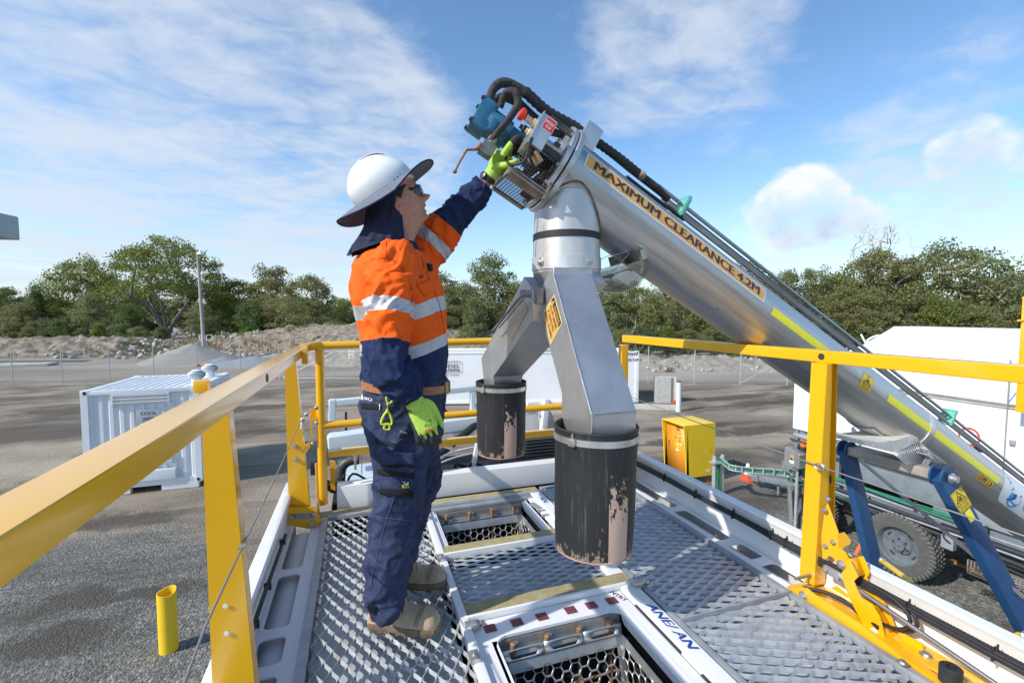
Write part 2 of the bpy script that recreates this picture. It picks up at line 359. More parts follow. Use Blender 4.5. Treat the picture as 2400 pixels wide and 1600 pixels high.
# ================================================================== ground and terrain
def ground_mat():
    m = bpy.data.materials.new('gravel_yard'); m.use_nodes = True; nt = m.node_tree; N = nt.nodes; L = nt.links; b = N['Principled BSDF']
    b.inputs['Roughness'].default_value = .92; b.inputs['Specular IOR Level'].default_value = .25
    tc = N.new('ShaderNodeTexCoord'); P = tc.outputs['Object']
    def nz(sc, det=6, ro=.6, stretch=(1, 1, 1), rot=0, dist=0):
        mp = N.new('ShaderNodeMapping'); mp.inputs['Scale'].default_value = stretch; mp.inputs['Rotation'].default_value = (0, 0, R_(rot)); L.new(P, mp.inputs[0])
        n = N.new('ShaderNodeTexNoise'); n.inputs['Scale'].default_value = sc; n.inputs['Detail'].default_value = det; n.inputs['Roughness'].default_value = ro; n.inputs['Distortion'].default_value = dist
        L.new(mp.outputs[0], n.inputs[0]); return n.outputs['Fac']
    def rng(v, a, b_, c=0, d=1, sm=True):
        r = N.new('ShaderNodeMapRange'); r.interpolation_type = 'SMOOTHSTEP' if sm else 'LINEAR'
        for k, x in (('From Min', a), ('From Max', b_), ('To Min', c), ('To Max', d)): r.inputs[k].default_value = x
        L.new(v, r.inputs['Value']); return r.outputs[0]
    def mix(f, a, c, mode='MIX'):
        x = N.new('ShaderNodeMix'); x.data_type = 'RGBA'; x.blend_type = mode
        if isinstance(f, (int, float)): x.inputs[0].default_value = f
        else: L.new(f, x.inputs[0])
        for i, q in ((6, a), (7, c)):
            if isinstance(q, tuple): x.inputs[i].default_value = (*q, 1)
            else: L.new(q, x.inputs[i])
        return x.outputs[2]
    def mt(op, a, c):
        x = N.new('ShaderNodeMath'); x.operation = op
        for i, q in ((0, a), (1, c)):
            if isinstance(q, (int, float)): x.inputs[i].default_value = q
            else: L.new(q, x.inputs[i])
        return x.outputs[0]
    sep = N.new('ShaderNodeSeparateXYZ'); L.new(P, sep.inputs[0])
    # compacted fines
    fines = mix(rng(nz(.16, 7, .62), .35, .65), (.21, .170, .122), (.40, .335, .25))
    tracks = rng(nz(.9, 6, .6, (.10, 1, 1), -9, .6), .50, .66)
    fines = mix(mt('MULTIPLY', tracks, .55), fines, (.15, .137, .118))
    # loose crushed stone
    vor = N.new('ShaderNodeTexVoronoi'); vor.inputs['Scale'].default_value = 42; vor.inputs['Randomness'].default_value = 1; wp = N.new('ShaderNodeMapping'); wp.inputs['Scale'].default_value = (1, .62, 1); wp.inputs['Rotation'].default_value = (0, 0, .6)
    wn = N.new('ShaderNodeTexNoise'); wn.inputs['Scale'].default_value = 24; L.new(P, wn.inputs[0]); wa_ = N.new('ShaderNodeVectorMath'); wa_.operation = 'MULTIPLY_ADD'; L.new(wn.outputs['Color'], wa_.inputs[0]); wa_.inputs[1].default_value = (.05, .05, 0); L.new(P, wa_.inputs[2]); L.new(wa_.outputs[0], wp.inputs[0]); L.new(wp.outputs[0], vor.inputs['Vector'])
    vs = N.new('ShaderNodeSeparateColor'); L.new(vor.outputs['Color'], vs.inputs[0])
    cr_ = N.new('ShaderNodeValToRGB'); L.new(vs.outputs[0], cr_.inputs[0]); e = cr_.color_ramp.elements
    e[0].color = (.045, .045, .038, 1); e[1].color = (.40, .385, .34, 1); e.new(.45).color = (.145, .142, .120, 1); e.new(.8).color = (.25, .242, .21, 1)
    edge = rng(vor.outputs['Distance'], .35, .85); stone = mix(mt('MULTIPLY', edge, .40), cr_.outputs[0], (.04, .04, .036)); stone = mix(mt('MULTIPLY', rng(nz(90, 3), .4, .62), .40), stone, (.30, .30, .27)); stone = mix(mt('MULTIPLY', rng(nz(.8, 6, .65), .42, .66), .5), stone, (.11, .108, .092))
    loose = mt('ADD', mt('MULTIPLY', nz(.28, 5, .6, (1, 1, 1), 30), 1.0), mt('MULTIPLY', rng(sep.outputs[1], 6, 14, .17, -.06), 1.0))
    base = mix(rng(loose, .50, .63), fines, stone)
    # sprinkle of single stones on the fines
    v2 = N.new('ShaderNodeTexVoronoi'); v2.inputs['Scale'].default_value = 17; L.new(P, v2.inputs['Vector'])
    base = mix(mt('MULTIPLY', rng(v2.outputs['Distance'], .22, .16), .55), base, (.46, .44, .40))
    # damp ground and shadow painted into the colour
    damp_shade = rng(nz(.30, 7, .66, (.38, 1, 1), -12, .7), .47, .63)
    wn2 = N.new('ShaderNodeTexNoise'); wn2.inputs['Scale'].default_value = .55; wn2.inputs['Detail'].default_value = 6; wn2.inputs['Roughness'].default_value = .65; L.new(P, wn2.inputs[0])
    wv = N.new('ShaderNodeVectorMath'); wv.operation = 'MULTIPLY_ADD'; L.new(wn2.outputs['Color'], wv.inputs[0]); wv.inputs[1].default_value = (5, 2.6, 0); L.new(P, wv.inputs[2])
    for (sx_, sy_, rx, ry) in [(90, 1015, 5.5, 2.2), (40, 1180, 3.0, 1.0), (260, 1230, 1.8, .6), (230, 1400, 1.6, .35), (120, 1500, 1.2, .4), (560, 960, 4, 1.0), (1750, 1010, 2.8, .6), (1900, 1060, 2.4, .5), (1620, 1000, 3, .5), (1720, 930, 4, .7), (430, 1000, 4, .9), (1560, 1035, 2, .4)]:  # dark ellipses; those at left paint the shadow of an unseen structure
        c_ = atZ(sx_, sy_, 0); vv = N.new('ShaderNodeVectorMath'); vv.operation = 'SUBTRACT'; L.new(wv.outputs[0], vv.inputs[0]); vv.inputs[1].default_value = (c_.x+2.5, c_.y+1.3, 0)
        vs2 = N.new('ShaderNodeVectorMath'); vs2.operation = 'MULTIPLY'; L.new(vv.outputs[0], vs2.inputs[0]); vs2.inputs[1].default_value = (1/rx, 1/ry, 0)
        vl = N.new('ShaderNodeVectorMath'); vl.operation = 'LENGTH'; L.new(vs2.outputs[0], vl.inputs[0]); damp_shade = mt('MAXIMUM', damp_shade, rng(vl.outputs['Value'], 1.15, .45))
    base = mix(mt('MULTIPLY', damp_shade, .80), base, (.068, .058, .046))
    ruts = rng(nz(1.3, 5, .55, (.06, 1, 1), -20, .3), .57, .66); base = mix(mt('MULTIPLY', ruts, mt('MULTIPLY', rng(sep.outputs[1], 7, 12), .45)), base, (.095, .078, .058))
    pal2 = rng(nz(.21, 6, .6, (.3, 1, 1), -10, .4), .60, .72); base = mix(mt('MULTIPLY', pal2, .55), base, (.47, .41, .32))
    # paler haul road and fill beyond the fence
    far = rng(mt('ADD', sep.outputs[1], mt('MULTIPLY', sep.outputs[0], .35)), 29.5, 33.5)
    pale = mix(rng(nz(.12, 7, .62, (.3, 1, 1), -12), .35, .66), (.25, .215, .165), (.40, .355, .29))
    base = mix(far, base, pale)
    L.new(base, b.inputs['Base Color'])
    hn = mt('ADD', mt('MULTIPLY', vor.outputs['Distance'], -1.2), nz(9, 6, .65))
    bp = N.new('ShaderNodeBump'); bp.inputs['Strength'].default_value = .7; bp.inputs['Distance'].default_value = .02
    L.new(hn, bp.inputs['Height']); L.new(bp.outputs[0], b.inputs['Normal'])
    return m
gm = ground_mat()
g = MB(); st = 14
xs = [-900, -300, -120]+[-60+4*i for i in range(31)]+[120, 300, 900]
ys = [-300, -60, -20]+[-8+3*i for i in range(32)]+[120, 250, 600, 1400]
g.grid([[(x, y, 0) for y in ys] for x in xs])
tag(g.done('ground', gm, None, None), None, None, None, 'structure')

soil = mat('rubble_soil', (.24, .20, .15), .95, var=.5, vs=2.2, bump=1.0, bs=4, patch=((.10, .105, .055), 1.3, .54))
soil2 = mat('pale_fill', (.31, .27, .22), .95, var=.35, vs=1.9, bump=1.0, bs=5, patch=((.16, .16, .09), .8, .58))
gravp = mat('heaped_gravel', (.30, .285, .255), .95, var=.2, vs=7, bump=.9, bs=16)
rockm = mat('pale_rock', (.45, .42, .37), .9, var=.3, vs=3, bump=.6, bs=9)
def bank(name, line, m, amp=.5):
    """line: (x, y, height, half width)"""
    b = MB(); rows = []
    P = []
    for (x0, y0, h0, w0), (x1, y1, h1, w1) in zip(line, line[1:]):
        n = max(2, int(math.hypot(x1-x0, y1-y0)/.32))
        for i in range(n): t = i/n; P.append((x0+(x1-x0)*t, y0+(y1-y0)*t, h0+(h1-h0)*t, w0+(w1-w0)*t))
    d = V((line[-1][0]-line[0][0], line[-1][1]-line[0][1], 0)).normalized(); q = V((-d.y, d.x, 0))
    for x, y, h, w in P:
        r = []
        for k in range(-20, 21):
            t = k/20; prof = max(0, 1-abs(t)**1.6); p = V((x, y, 0))+q*(t*w)
            nn = noise.fractal(V((p.x*.35, p.y*.35, 3)), 1, 2, 4)*amp + noise.noise(V((p.x*1.4, p.y*1.4, 8)))*amp*.75+abs(noise.noise(V((p.x*3.1, p.y*3.1, 5))))*amp*.7
            r.append((p.x, p.y, max(-.3, h*prof+nn*min(1, prof*1.7)-.06*(1-prof))))
        rows.append(r)
    b.grid(rows); return tag(b.done(name, m, None, 60), None, None, None, 'structure')
def gp(x, d): p = atD(x, 800, d); return (p.x, p.y)
bank('rubble_bank', [(*gp(-260, 50), 1.5, 5), (*gp(60, 50), 1.75, 5), (*gp(330, 52), 1.7, 5), (*gp(440, 56), 1.1, 5), (*gp(560, 58), 1.9, 6), (*gp(700, 58), 2.9, 6), (*gp(860, 56), 3.1, 6), (*gp(1080, 55), 2.6, 6), (*gp(1330, 52), 1.6, 6)], soil)
bank('fill_bank', [(*gp(600, 44), .2, 3), (*gp(700, 43), .9, 3), (*gp(850, 42), 1.2, 3.5), (*gp(1050, 42), 1.2, 3), (*gp(1350, 40), .9, 3), (*gp(1600, 38), .95, 3.2), (*gp(1850, 38), .9, 3), (*gp(2100, 38), .6, 3), (*gp(2500, 40), .4, 3)], soil2, .35)
def heap(name, label, px, d, h, r, m):
    b = MB(); x, y = gp(px, d); rows = []
    for i in range(22):
        t = i/21; ring = []
        for k in range(49):
            a = 2*math.pi*k/48; rr = r*t*(1+.15*noise.noise(V((math.cos(a)*1.5, math.sin(a)*1.5, px))))
            z = h*(1-t)**1.05*(1+.0)+.13*noise.noise(V((x+rr*math.cos(a)*1.2, rr*math.sin(a)*1.2, 2)))*(1-t) if t < 1 else -.1
            ring.append((x+rr*math.cos(a), y+rr*math.sin(a), z-h*.06))
        rows.append(ring)
    b.grid(rows); return tag(b.done(name, m, None, 60), label, 'gravel pile')
heap('gravel_pile', 'conical heap of brown gravel beyond the fence, in front of the power pole', 447, 43.5, 1.85, 4.6, gravp)
heap('gravel_pile', 'low grey gravel heap beyond the fence, right of the brown cone', 590, 41, .75, 3.6, mat('grey_gravel', (.27, .28, .29), .95, var=.25, vs=7, bump=.9, bs=16))
heap('gravel_pile', 'small flattened grey gravel spill between the brown cone and the low heap', 525, 42, .62, 2.4, mat('grey_gravel', (.25, .26, .27), .95, var=.25, vs=7, bump=.9, bs=16))
def leaf_mat(name, a, b_, c):
    m = bpy.data.materials.new(name); m.use_nodes = True; nt = m.node_tree; N = nt.nodes; L = nt.links; b = N['Principled BSDF']
    b.inputs['Roughness'].default_value = .5; b.inputs['Specular IOR Level'].default_value = .35
    ge = N.new('ShaderNodeNewGeometry'); r = N.new('ShaderNodeValToRGB'); tc = N.new('ShaderNodeTexCoord')
    n = N.new('ShaderNodeTexNoise'); n.inputs['Scale'].default_value = .55; n.inputs['Detail'].default_value = 3; L.new(tc.outputs['Object'], n.inputs[0])
    mm = N.new('ShaderNodeMath'); mm.operation = 'MULTIPLY_ADD'; mm.inputs[1].default_value = .5; L.new(ge.outputs['Random Per Island'], mm.inputs[0])
    m2 = N.new('ShaderNodeMath'); m2.operation = 'MULTIPLY'; m2.inputs[1].default_value = .55; L.new(n.outputs['Fac'], m2.inputs[0]); L.new(m2.outputs[0], mm.inputs[2])
    L.new(mm.outputs[0], r.inputs[0]); e = r.color_ramp.elements; e[0].position = .15; e[1].position = .85
    e[0].color = (*a, 1); e[1].color = (*c, 1); e.new(.5).color = (*b_, 1)
    L.new(r.outputs[0], b.inputs['Base Color'])
    t = N.new('ShaderNodeBsdfTranslucent'); L.new(r.outputs[0], t.inputs[0]); mx = N.new('ShaderNodeMixShader'); mx.inputs[0].default_value = .5
    L.new(b.outputs[0], mx.inputs[1]); L.new(t.outputs[0], mx.inputs[2]); L.new(mx.outputs[0], N['Material Output'].inputs[0]); return m
# loose rocks along the bank (nobody could count them)
b = MB(); rnd = random.Random(3)
for i in range(1500):
    if i < 1150: px = rnd.uniform(-60, 900); d = rnd.uniform(45.5, 57)
    else: px = rnd.uniform(1350, 2000); d = rnd.uniform(35, 41)
    x, y = gp(px, d); s = abs(rnd.gauss(.0, .22))+.08
    s *= .75
    if i >= 1150: s *= .6
    bb = bmesh.ops.create_icosphere(b.b, subdivisions=1, radius=s)
    zz = max(0.1, (1.55 if px < 400 else 2.3)*max(0, 1-abs(d-51 if px < 400 else d-57)/5.5)) if i < 1150 else max(.08, .9*(1-abs(d-38)/3.2))
    mtx = Matrix.Translation((x, y, zz+rnd.uniform(-.1, .1)))@Matrix.Rotation(rnd.uniform(0, 6), 4, V((rnd.random(), rnd.random(), rnd.random()+.1)).normalized())@Matrix.Diagonal((1, rnd.uniform(.5, 1), rnd.uniform(.4, .8), 1))
    bmesh.ops.transform(b.b, matrix=mtx, verts=bb['verts'])
    for v in bb['verts']: v.co += V((rnd.uniform(-1, 1), rnd.uniform(-1, 1), rnd.uniform(-1, 1)))*s*.18
tag(b.done('loose_rocks', rockm, None, 20), 'pale broken rocks strewn over the rubble bank', 'rocks', None, 'stuff')
# dry weeds and grass tufts on the banks
b = MB(); rnd = random.Random(31)
for i in range(900):
    if i < 620: px = rnd.uniform(-80, 900); d = rnd.uniform(46, 56); zc = max(0, (1.6 if px < 450 else 2.6)*(1-abs(d-51 if px < 450 else d-57)/6))
    else: px = rnd.uniform(900, 2100); d = rnd.uniform(35, 44); zc = max(0, .9*(1-abs(d-39)/4))
    x, y = gp(px, d); sc_ = rnd.uniform(.15, .55)
    for k in range(9):
        a = rnd.uniform(0, 6.28); q = V((x+rnd.gauss(0, .15)*sc_*2, y+rnd.gauss(0, .15)*sc_*2, zc-.05)); dd = V((math.cos(a)*.5, math.sin(a)*.5, rnd.uniform(.5, 1.1))).normalized()*sc_; w = V((-math.sin(a), math.cos(a), 0))*sc_*.10
        b.face([b.b.verts.new(c) for c in (q-w, q+w, q+dd)])
tag(b.done('weeds', leaf_mat('dry_weeds', (.10, .11, .03), (.22, .19, .07), (.40, .33, .16)), None, None), 'dry weeds and grass tufts dotted over the rubble banks', 'weeds', None, 'stuff')
# dark wet channel in front of the bank at left, pale slab
b = MB(); c0 = gp(-30, 43); c1 = gp(205, 43.5)
wet = mat('wet_channel', (.045, .055, .065), .35, var=.3, vs=2)
b.grid([[(c0[0]+(c1[0]-c0[0])*t, c0[1]+(c1[1]-c0[1])*t+w, .006) for t in [i/20 for i in range(21)]] for w in (-.9, .9)])
tag(b.done('channel', wet, None), None, None, None, 'structure')
b = MB(); x, y = gp(60, 39.5); b.box((x, y, .12), (3.6, 1.6, .22), None, .04); tag(b.done('concrete_slab', M['conc']), 'pale broken concrete slab lying beyond the fence at far left', 'slab')
# road strip behind the right fence (shadow band painted into its bluish dark colour)
b = MB(); c0 = gp(1350, 47); c1 = gp(2500, 50); b.grid([[(c0[0]+(c1[0]-c0[0])*t, c0[1]+(c1[1]-c0[1])*t+w, .006) for t in [i/20 for i in range(21)]] for w in (-2.6, 2.6)])
tag(b.done('road', mat('shaded_road', (.11, .125, .14), .5, var=.2, vs=.5), None), None, None, None, 'structure')
# orange sand bags by the gravel cone
for i, (px, d, l) in enumerate([(460, 39.2, 'left small orange bag on the ground before the brown gravel cone'), (483, 40.5, 'right larger orange bag on the ground before the brown gravel cone')]):
    b = MB(); x, y = gp(px, d); b.lathe([(.04, 0), (.22, .04), (.26, .09), (.20, .16), (.06, .19)], (x, y, 0), n=14); 
    tag(b.done('sand_bag', mat('orange_bag', (.75, .16, .05), .6, var=.2)), l, 'sand bag', 'orange bags by the gravel')

# ================================================================== trees
LM = dict(gum=leaf_mat('gum_leaves', (.085, .12, .022), (.195, .235, .045), (.36, .39, .10)),
          olive=leaf_mat('olive_leaves', (.11, .12, .04), (.235, .24, .085), (.41, .39, .17)),
          dark=leaf_mat('dark_leaves', (.06, .10, .03), (.115, .175, .05), (.21, .29, .09)),
          grey=leaf_mat('grey_green_leaves', (.11, .13, .05), (.225, .25, .10), (.39, .41, .19)),
          fresh=leaf_mat('fresh_leaves', (.06, .15, .025), (.12, .27, .05), (.22, .40, .09)))
bark = mat('grey_bark', (.20, .175, .145), .9, var=.35, vs=3, bump=.4, bs=8)
barkp = mat('pale_bark', (.42, .36, .29), .85, var=.3, vs=3, bump=.3, bs=8)
def tree_mesh(kind, seed, Hh, Rr, ncl, nleaf, csize, base=.5, fork=.12, lsz=.26, flat=.45, droop=.35, thin=1.0):
    rnd = random.Random(seed); cl = []
    while len(cl) < ncl:
        a = rnd.uniform(0, 6.283); z = rnd.random(); 
        if kind == 'spread': rmax = math.sqrt(max(0, 1-((z-.25)/.78)**2)) if z > .25 else .93+.07*z*4; q = rnd.random()**.38; zz = base+(1-base)*z*(1-.25*(q**2)); 
        elif kind == 'cone': rmax = (1-z)**.7; q = rnd.random()**.5; zz = base+(1-base)*z
        elif kind == 'wisp': rmax = .4+.6*math.sin(3.14*min(1, z*1.05)); q = rnd.random()**.6; zz = base+(1-base)*z
        else: rmax = math.sqrt(max(0, 1-(2*z-1)**2))*.75+.25*(1-z); q = rnd.random()**.42; zz = base+(1-base)*z
        lob = 1+.32*noise.noise(V((math.cos(a)*1.3+seed, math.sin(a)*1.3, z*2.4)))
        p = V((math.cos(a)*q*rmax*Rr*lob, math.sin(a)*q*rmax*Rr*lob, zz*Hh*(1-.10*abs(noise.noise(V((a, seed, 1)))))))
        if all((p-o).length > csize*.55 for o in cl): cl.append(p)
        elif rnd.random() < .02: cl.append(p)
    # skeleton: connect every clump to the nearest lower node
    nodes = [V((0, 0, 0)), V((rnd.uniform(-.2, .2), rnd.uniform(-.2, .2), Hh*fork))]; par = [-1, 0]
    if kind in ('cone', 'wisp', 'bush'):
        for k in range(1, 6): nodes.append(nodes[1]+V((rnd.uniform(-.4, .4), rnd.uniform(-.4, .4), Hh*(.86-fork)*k/6))); par.append(len(nodes)-2)
    else:
        nl = 6
        for k in range(nl):
            a = 6.283*k/nl+rnd.uniform(-.4, .4); sp = rnd.uniform(.28, .62)*Rr; pz = Hh*(fork+(base-fork)*.8)
            pm = V((math.cos(a)*sp*.42, math.sin(a)*sp*.42, Hh*(fork+(base-fork)*.38))); nodes.append(pm); par.append(1)
            nodes.append(V((math.cos(a)*sp, math.sin(a)*sp, pz))); par.append(len(nodes)-2)
    order = sorted(cl, key=lambda p: (p-nodes[1]).length)
    leaf_nodes = []
    for p in order:
        best = None; bd = 1e9
        for i, nd in enumerate(nodes):
            if i == 0: continue
            dd = (p-nd).length + max(0, nd.z-p.z+.2)*2.2
            if dd < bd: bd = dd; best = i
        mid = (nodes[best]*.5+p*.5)+V((rnd.uniform(-.2, .2), rnd.uniform(-.2, .2), rnd.uniform(0, .35)))
        nodes.append(mid); par.append(best); nodes.append(p); par.append(len(nodes)-2); leaf_nodes.append(p)
    cnt = [0]*len(nodes)
    for i in range(len(nodes)-1, -1, -1):
        cnt[i] += 1
        if par[i] >= 0: cnt[par[i]] += cnt[i]
    tr = MB(); r_ = lambda i: (.022*(cnt[i]**.52)*Hh/14+.012)*thin
    for i, nd in enumerate(nodes):
        if par[i] >= 0: tr.tube([nodes[par[i]]-V((0, 0, .25 if par[i] == 0 else 0)), nd], [r_(i)*(1.35 if par[i] == 0 else 1.05), r_(i)*.9], 6 if cnt[i] > 4 else 4, False)
    lf = MB()
    for c in cl:
        s = csize*rnd.uniform(.65, 1.45)
        for k in range(int(nleaf*rnd.uniform(.6, 1.3))):
            u = V((rnd.gauss(0, 1), rnd.gauss(0, 1), rnd.gauss(0, 1))).normalized()*(rnd.random()**.45)
            p = c+V((u.x*s, u.y*s, u.z*s*flat))
            d = V((rnd.uniform(-1, 1), rnd.uniform(-1, 1), rnd.uniform(-1.2, .5)-droop)).normalized(); w = d.cross(V((rnd.uniform(-1, 1), rnd.uniform(-1, 1), rnd.uniform(-1, 1)))).normalized()
            l = lsz*rnd.uniform(.6, 1.3); w *= l*.30
            lf.face([lf.b.verts.new(q) for q in (p, p+d*l*.5+w, p+d*l, p+d*l*.5-w)])
    tm = bpy.data.meshes.new('trunk'); tr.b.to_mesh(tm); tr.b.free(); lm = bpy.data.meshes.new('crown'); lf.b.to_mesh(lm); lf.b.free()
    return tm, lm, Hh
T = dict(
    spread=tree_mesh('spread', 11, 15, 7.6, 150, 135, 1.4, .44, .10, .28, .50),
    umb=tree_mesh('spread', 23, 13, 5.2, 95, 125, 1.35, .34, .12, .30, .5),
    bush=tree_mesh('bush', 5, 11, 4.6, 105, 140, 1.05, .12, .08, .28, .75),
    bush2=tree_mesh('bush', 37, 12, 4.0, 90, 130, 1.0, .22, .10, .28, .7),
    tall=tree_mesh('wisp', 41, 14, 3.6, 80, 120, .95, .22, .12, .28, .8, .6),
    cone=tree_mesh('cone', 8, 11, 3.4, 85, 130, 1.0, .14, .08, .28, .6),
    wide=tree_mesh('bush', 71, 12, 6.2, 135, 135, 1.15, .16, .08, .30, .6))
_used = {}
def tree(kind, px, ytop, d, leaf='gum', label=None, group=None, wscale=1.0, name='gum_tree', pale=False, zb=0, cat='tree'):
    tm, lm, Hh = T[kind]
    top = atD(px, ytop, d); x, y = top.x, top.y; s = (top.z-zb)/Hh
    key = (kind, leaf, pale)
    if key not in _used:
        a, b_ = tm.copy(), lm.copy(); a.materials.append(barkp if pale else bark); b_.materials.append(LM[leaf]); _used[key] = (a, b_)
    a, b_ = _used[key]
    e = thing(name, label, cat, (x, y, zb), group)
    h = random.Random(int(px*7+d)).uniform(0, 6.28); e.rotation_euler = (0, 0, h); e.scale = (s*wscale, s*wscale, s)
    for nme, me in (('trunk', a), ('crown', b_)):
        o = bpy.data.objects.new(nme, me); COL.objects.link(o); o.parent = e
    return e
G = 'trees in the bush behind the yard'
BL = 'green gum tree standing in the crowded bushland behind the yard'
# trees one can tell apart
tree('spread', 380, 543, 66, 'gum', 'tallest gum tree with bare forking limbs under a wide umbrella crown, behind the gravel cone', None, .92)
tree('umb', 190, 590, 70, 'gum', 'yellow green gum tree with layered crown, left of the tallest spreading gum', None, .9)
tree('cone', 82, 664, 64, 'dark', 'dark green dense tree at far left, left of the layered yellow green gum', None, .8)
tree('tall', 636, 622, 70, 'olive', 'tall thin crowned gum rising behind the round olive tree, right of the power pole', None, 1.25)
tree('wide', 722, 648, 60, 'olive', 'round crowned olive green gum between the power pole and the worker', None, .95)
tree('tall', 1150, 595, 60, 'grey', 'tall wispy grey green gum seen between the worker and the steel chute', None, 1.2)
tree('wide', 2065, 590, 50, 'olive', 'broad olive green gum below the dead twigs, right of the steel auger', None, .95)
tree('umb', 2230, 553, 50, 'grey', 'tall gum with open rounded crown above the white hopper', None, 1.15, pale=True)
tree('bush', 1850, 632, 54, 'grey', 'grey green gum just above the auger pipes, left of the broad olive gum', None, .9)
# the rest of the bushland, each its own tree
rnd = random.Random(19)
row = [(-70, 690, 74), (15, 672, 76), (40, 712, 62), (130, 700, 66), (205, 690, 62), (270, 640, 82), (300, 715, 60), (440, 690, 70), (505, 668, 76), (470, 715, 60), (555, 660, 72), (590, 700, 60), (655, 690, 62),
       (800, 700, 70), (838, 716, 62), (900, 690, 66), (960, 680, 66), (1010, 640, 62), (1040, 668, 56), (1085, 655, 60), (1110, 690, 52), (1195, 652, 60), (1235, 660, 58), (1280, 650, 60), (1340, 660, 60),
       (1440, 655, 58), (1490, 650, 60), (1530, 690, 50), (1570, 640, 60), (1620, 660, 54), (1660, 640, 60), (1700, 670, 52), (1750, 620, 58), (1790, 640, 56), (1830, 650, 52), (1910, 632, 56), (1960, 640, 58), (1985, 680, 48),
       (2040, 680, 47), (2110, 640, 52), (2160, 665, 47), (2200, 690, 45), (2290, 640, 54), (2320, 668, 48), (2360, 648, 56), (2410, 640, 52), (2470, 650, 54), (2270, 700, 46)]
kinds = ['bush', 'bush2', 'tall', 'wide', 'cone', 'bush2', 'umb']
MARKS = [(-200, 'at the far left edge'), (60, 'left of the layered yellow green gum'), (230, 'under the tallest spreading gum'), (430, 'behind the power pole'), (540, 'right of the power pole'), (700, 'left of the worker'), (850, 'behind the worker'), (1050, 'between worker and steel chute'),
         (1220, 'behind the steel chute'), (1430, 'just right of the steel chute'), (1560, 'below the middle of the auger'), (1700, 'behind the auger pipes'), (1900, 'left of the dead twigs'), (2050, 'over the hopper left end'), (2200, 'above the white hopper'), (2340, 'at the far right edge')]
def gum_label(k, lf, px, row_, i):
    where = [t for a, t in MARKS if px >= a][-1]; colr = {'gum': 'yellow green', 'olive': 'olive green', 'grey': 'grey green', 'dark': 'dark green', 'fresh': 'bright green'}[lf]
    shp = {'bush': 'dense', 'bush2': 'rounded', 'tall': 'slender', 'wide': 'broad', 'cone': 'pointed', 'umb': 'flat topped', 'low': 'low'}[k]
    return f'{colr} {shp} '+['gum in front', 'gum in the back row', 'shrub at the bush edge'][row_]+', '+where
for i, (px, yt, d) in enumerate(row):
    k = kinds[(i*5+2) % 7]; lf = ['gum', 'olive', 'grey', 'dark', 'gum'][(i*3) % 5] if px < 900 else ['grey', 'olive', 'grey', 'gum', 'olive'][(i*3) % 5]
    tree(k, px, yt+rnd.uniform(-6, 6), d, lf, gum_label(k, lf, px, 0, i), G, rnd.uniform(.95, 1.35), pale=(i % 3 == 0))
for i in range(40):      # the back row, further off
    px = -120+i*66+rnd.uniform(-15, 15)
    tree(kinds[i % 7], px, 702+rnd.uniform(-14, 16), rnd.uniform(88, 100) if px < 1300 else rnd.uniform(70, 82), ['dark', 'gum', 'grey'][i % 3], gum_label(kinds[i % 7], ['dark', 'gum', 'grey'][i % 3], px, 1, i), G, 1.5)
for i in range(46):      # low growth under the trees, still one by one
    px = -60+i*56+rnd.uniform(-14, 14)
    if 430 < px < 700 and i % 2: continue
    tree(['bush', 'bush2', 'cone'][i % 3], px, (752 if px < 1300 else 758)+rnd.uniform(-10, 14), rnd.uniform(57, 63) if px < 1300 else rnd.uniform(45, 50), ['dark', 'gum', 'olive', 'grey'][i % 4],
         gum_label('low', ['dark', 'gum', 'olive', 'grey'][i % 4], px, 2, i), 'low growth under the trees', 1.5, 'shrub')
tree('bush', 585, 767, 58.5, 'fresh', 'bright green rounded bush on the rubble bank, right of the power pole', None, 1.9, 'bush', zb=1.2, cat='bush')
tree('bush', 282, 782, 56, 'fresh', 'yellowish green bush on the rubble bank under the layered gum', None, 1.6, 'bush', zb=1.0, cat='bush')
# dead and bare trees
def bare(name, label, px, ytop, d, seed, zb=0, n=46, R0=3.0, base=.35):
    tm, lm, Hh = tree_mesh('wisp', seed, 10, R0, n*2, 0, .4, base, .1, thin=.42)
    bpy.data.meshes.remove(lm); top = atD(px, ytop, d); s = (top.z-zb)/Hh; tm.materials.append(barkp)
    o = bpy.data.objects.new(name, tm); COL.objects.link(o); o.location = (top.x, top.y, zb); o.scale = (s, s, s)
    return tag(o, label, 'bare tree')
bare('bare_tree', 'leafless dead tree with fine grey twigs sticking above the broad olive gum', 2068, 524, 52, 3, 0, 130, 2.9, .45)
bare('bare_tree', 'pale leafless sapling under the auger, right of the steel chute', 1490, 735, 44, 9, 0, 60, 3.0, .2)
bare('bare_tree', 'thin bare dead tree at the right edge behind the white hopper', 2392, 612, 50, 21, 0, 60, 1.8, .3)

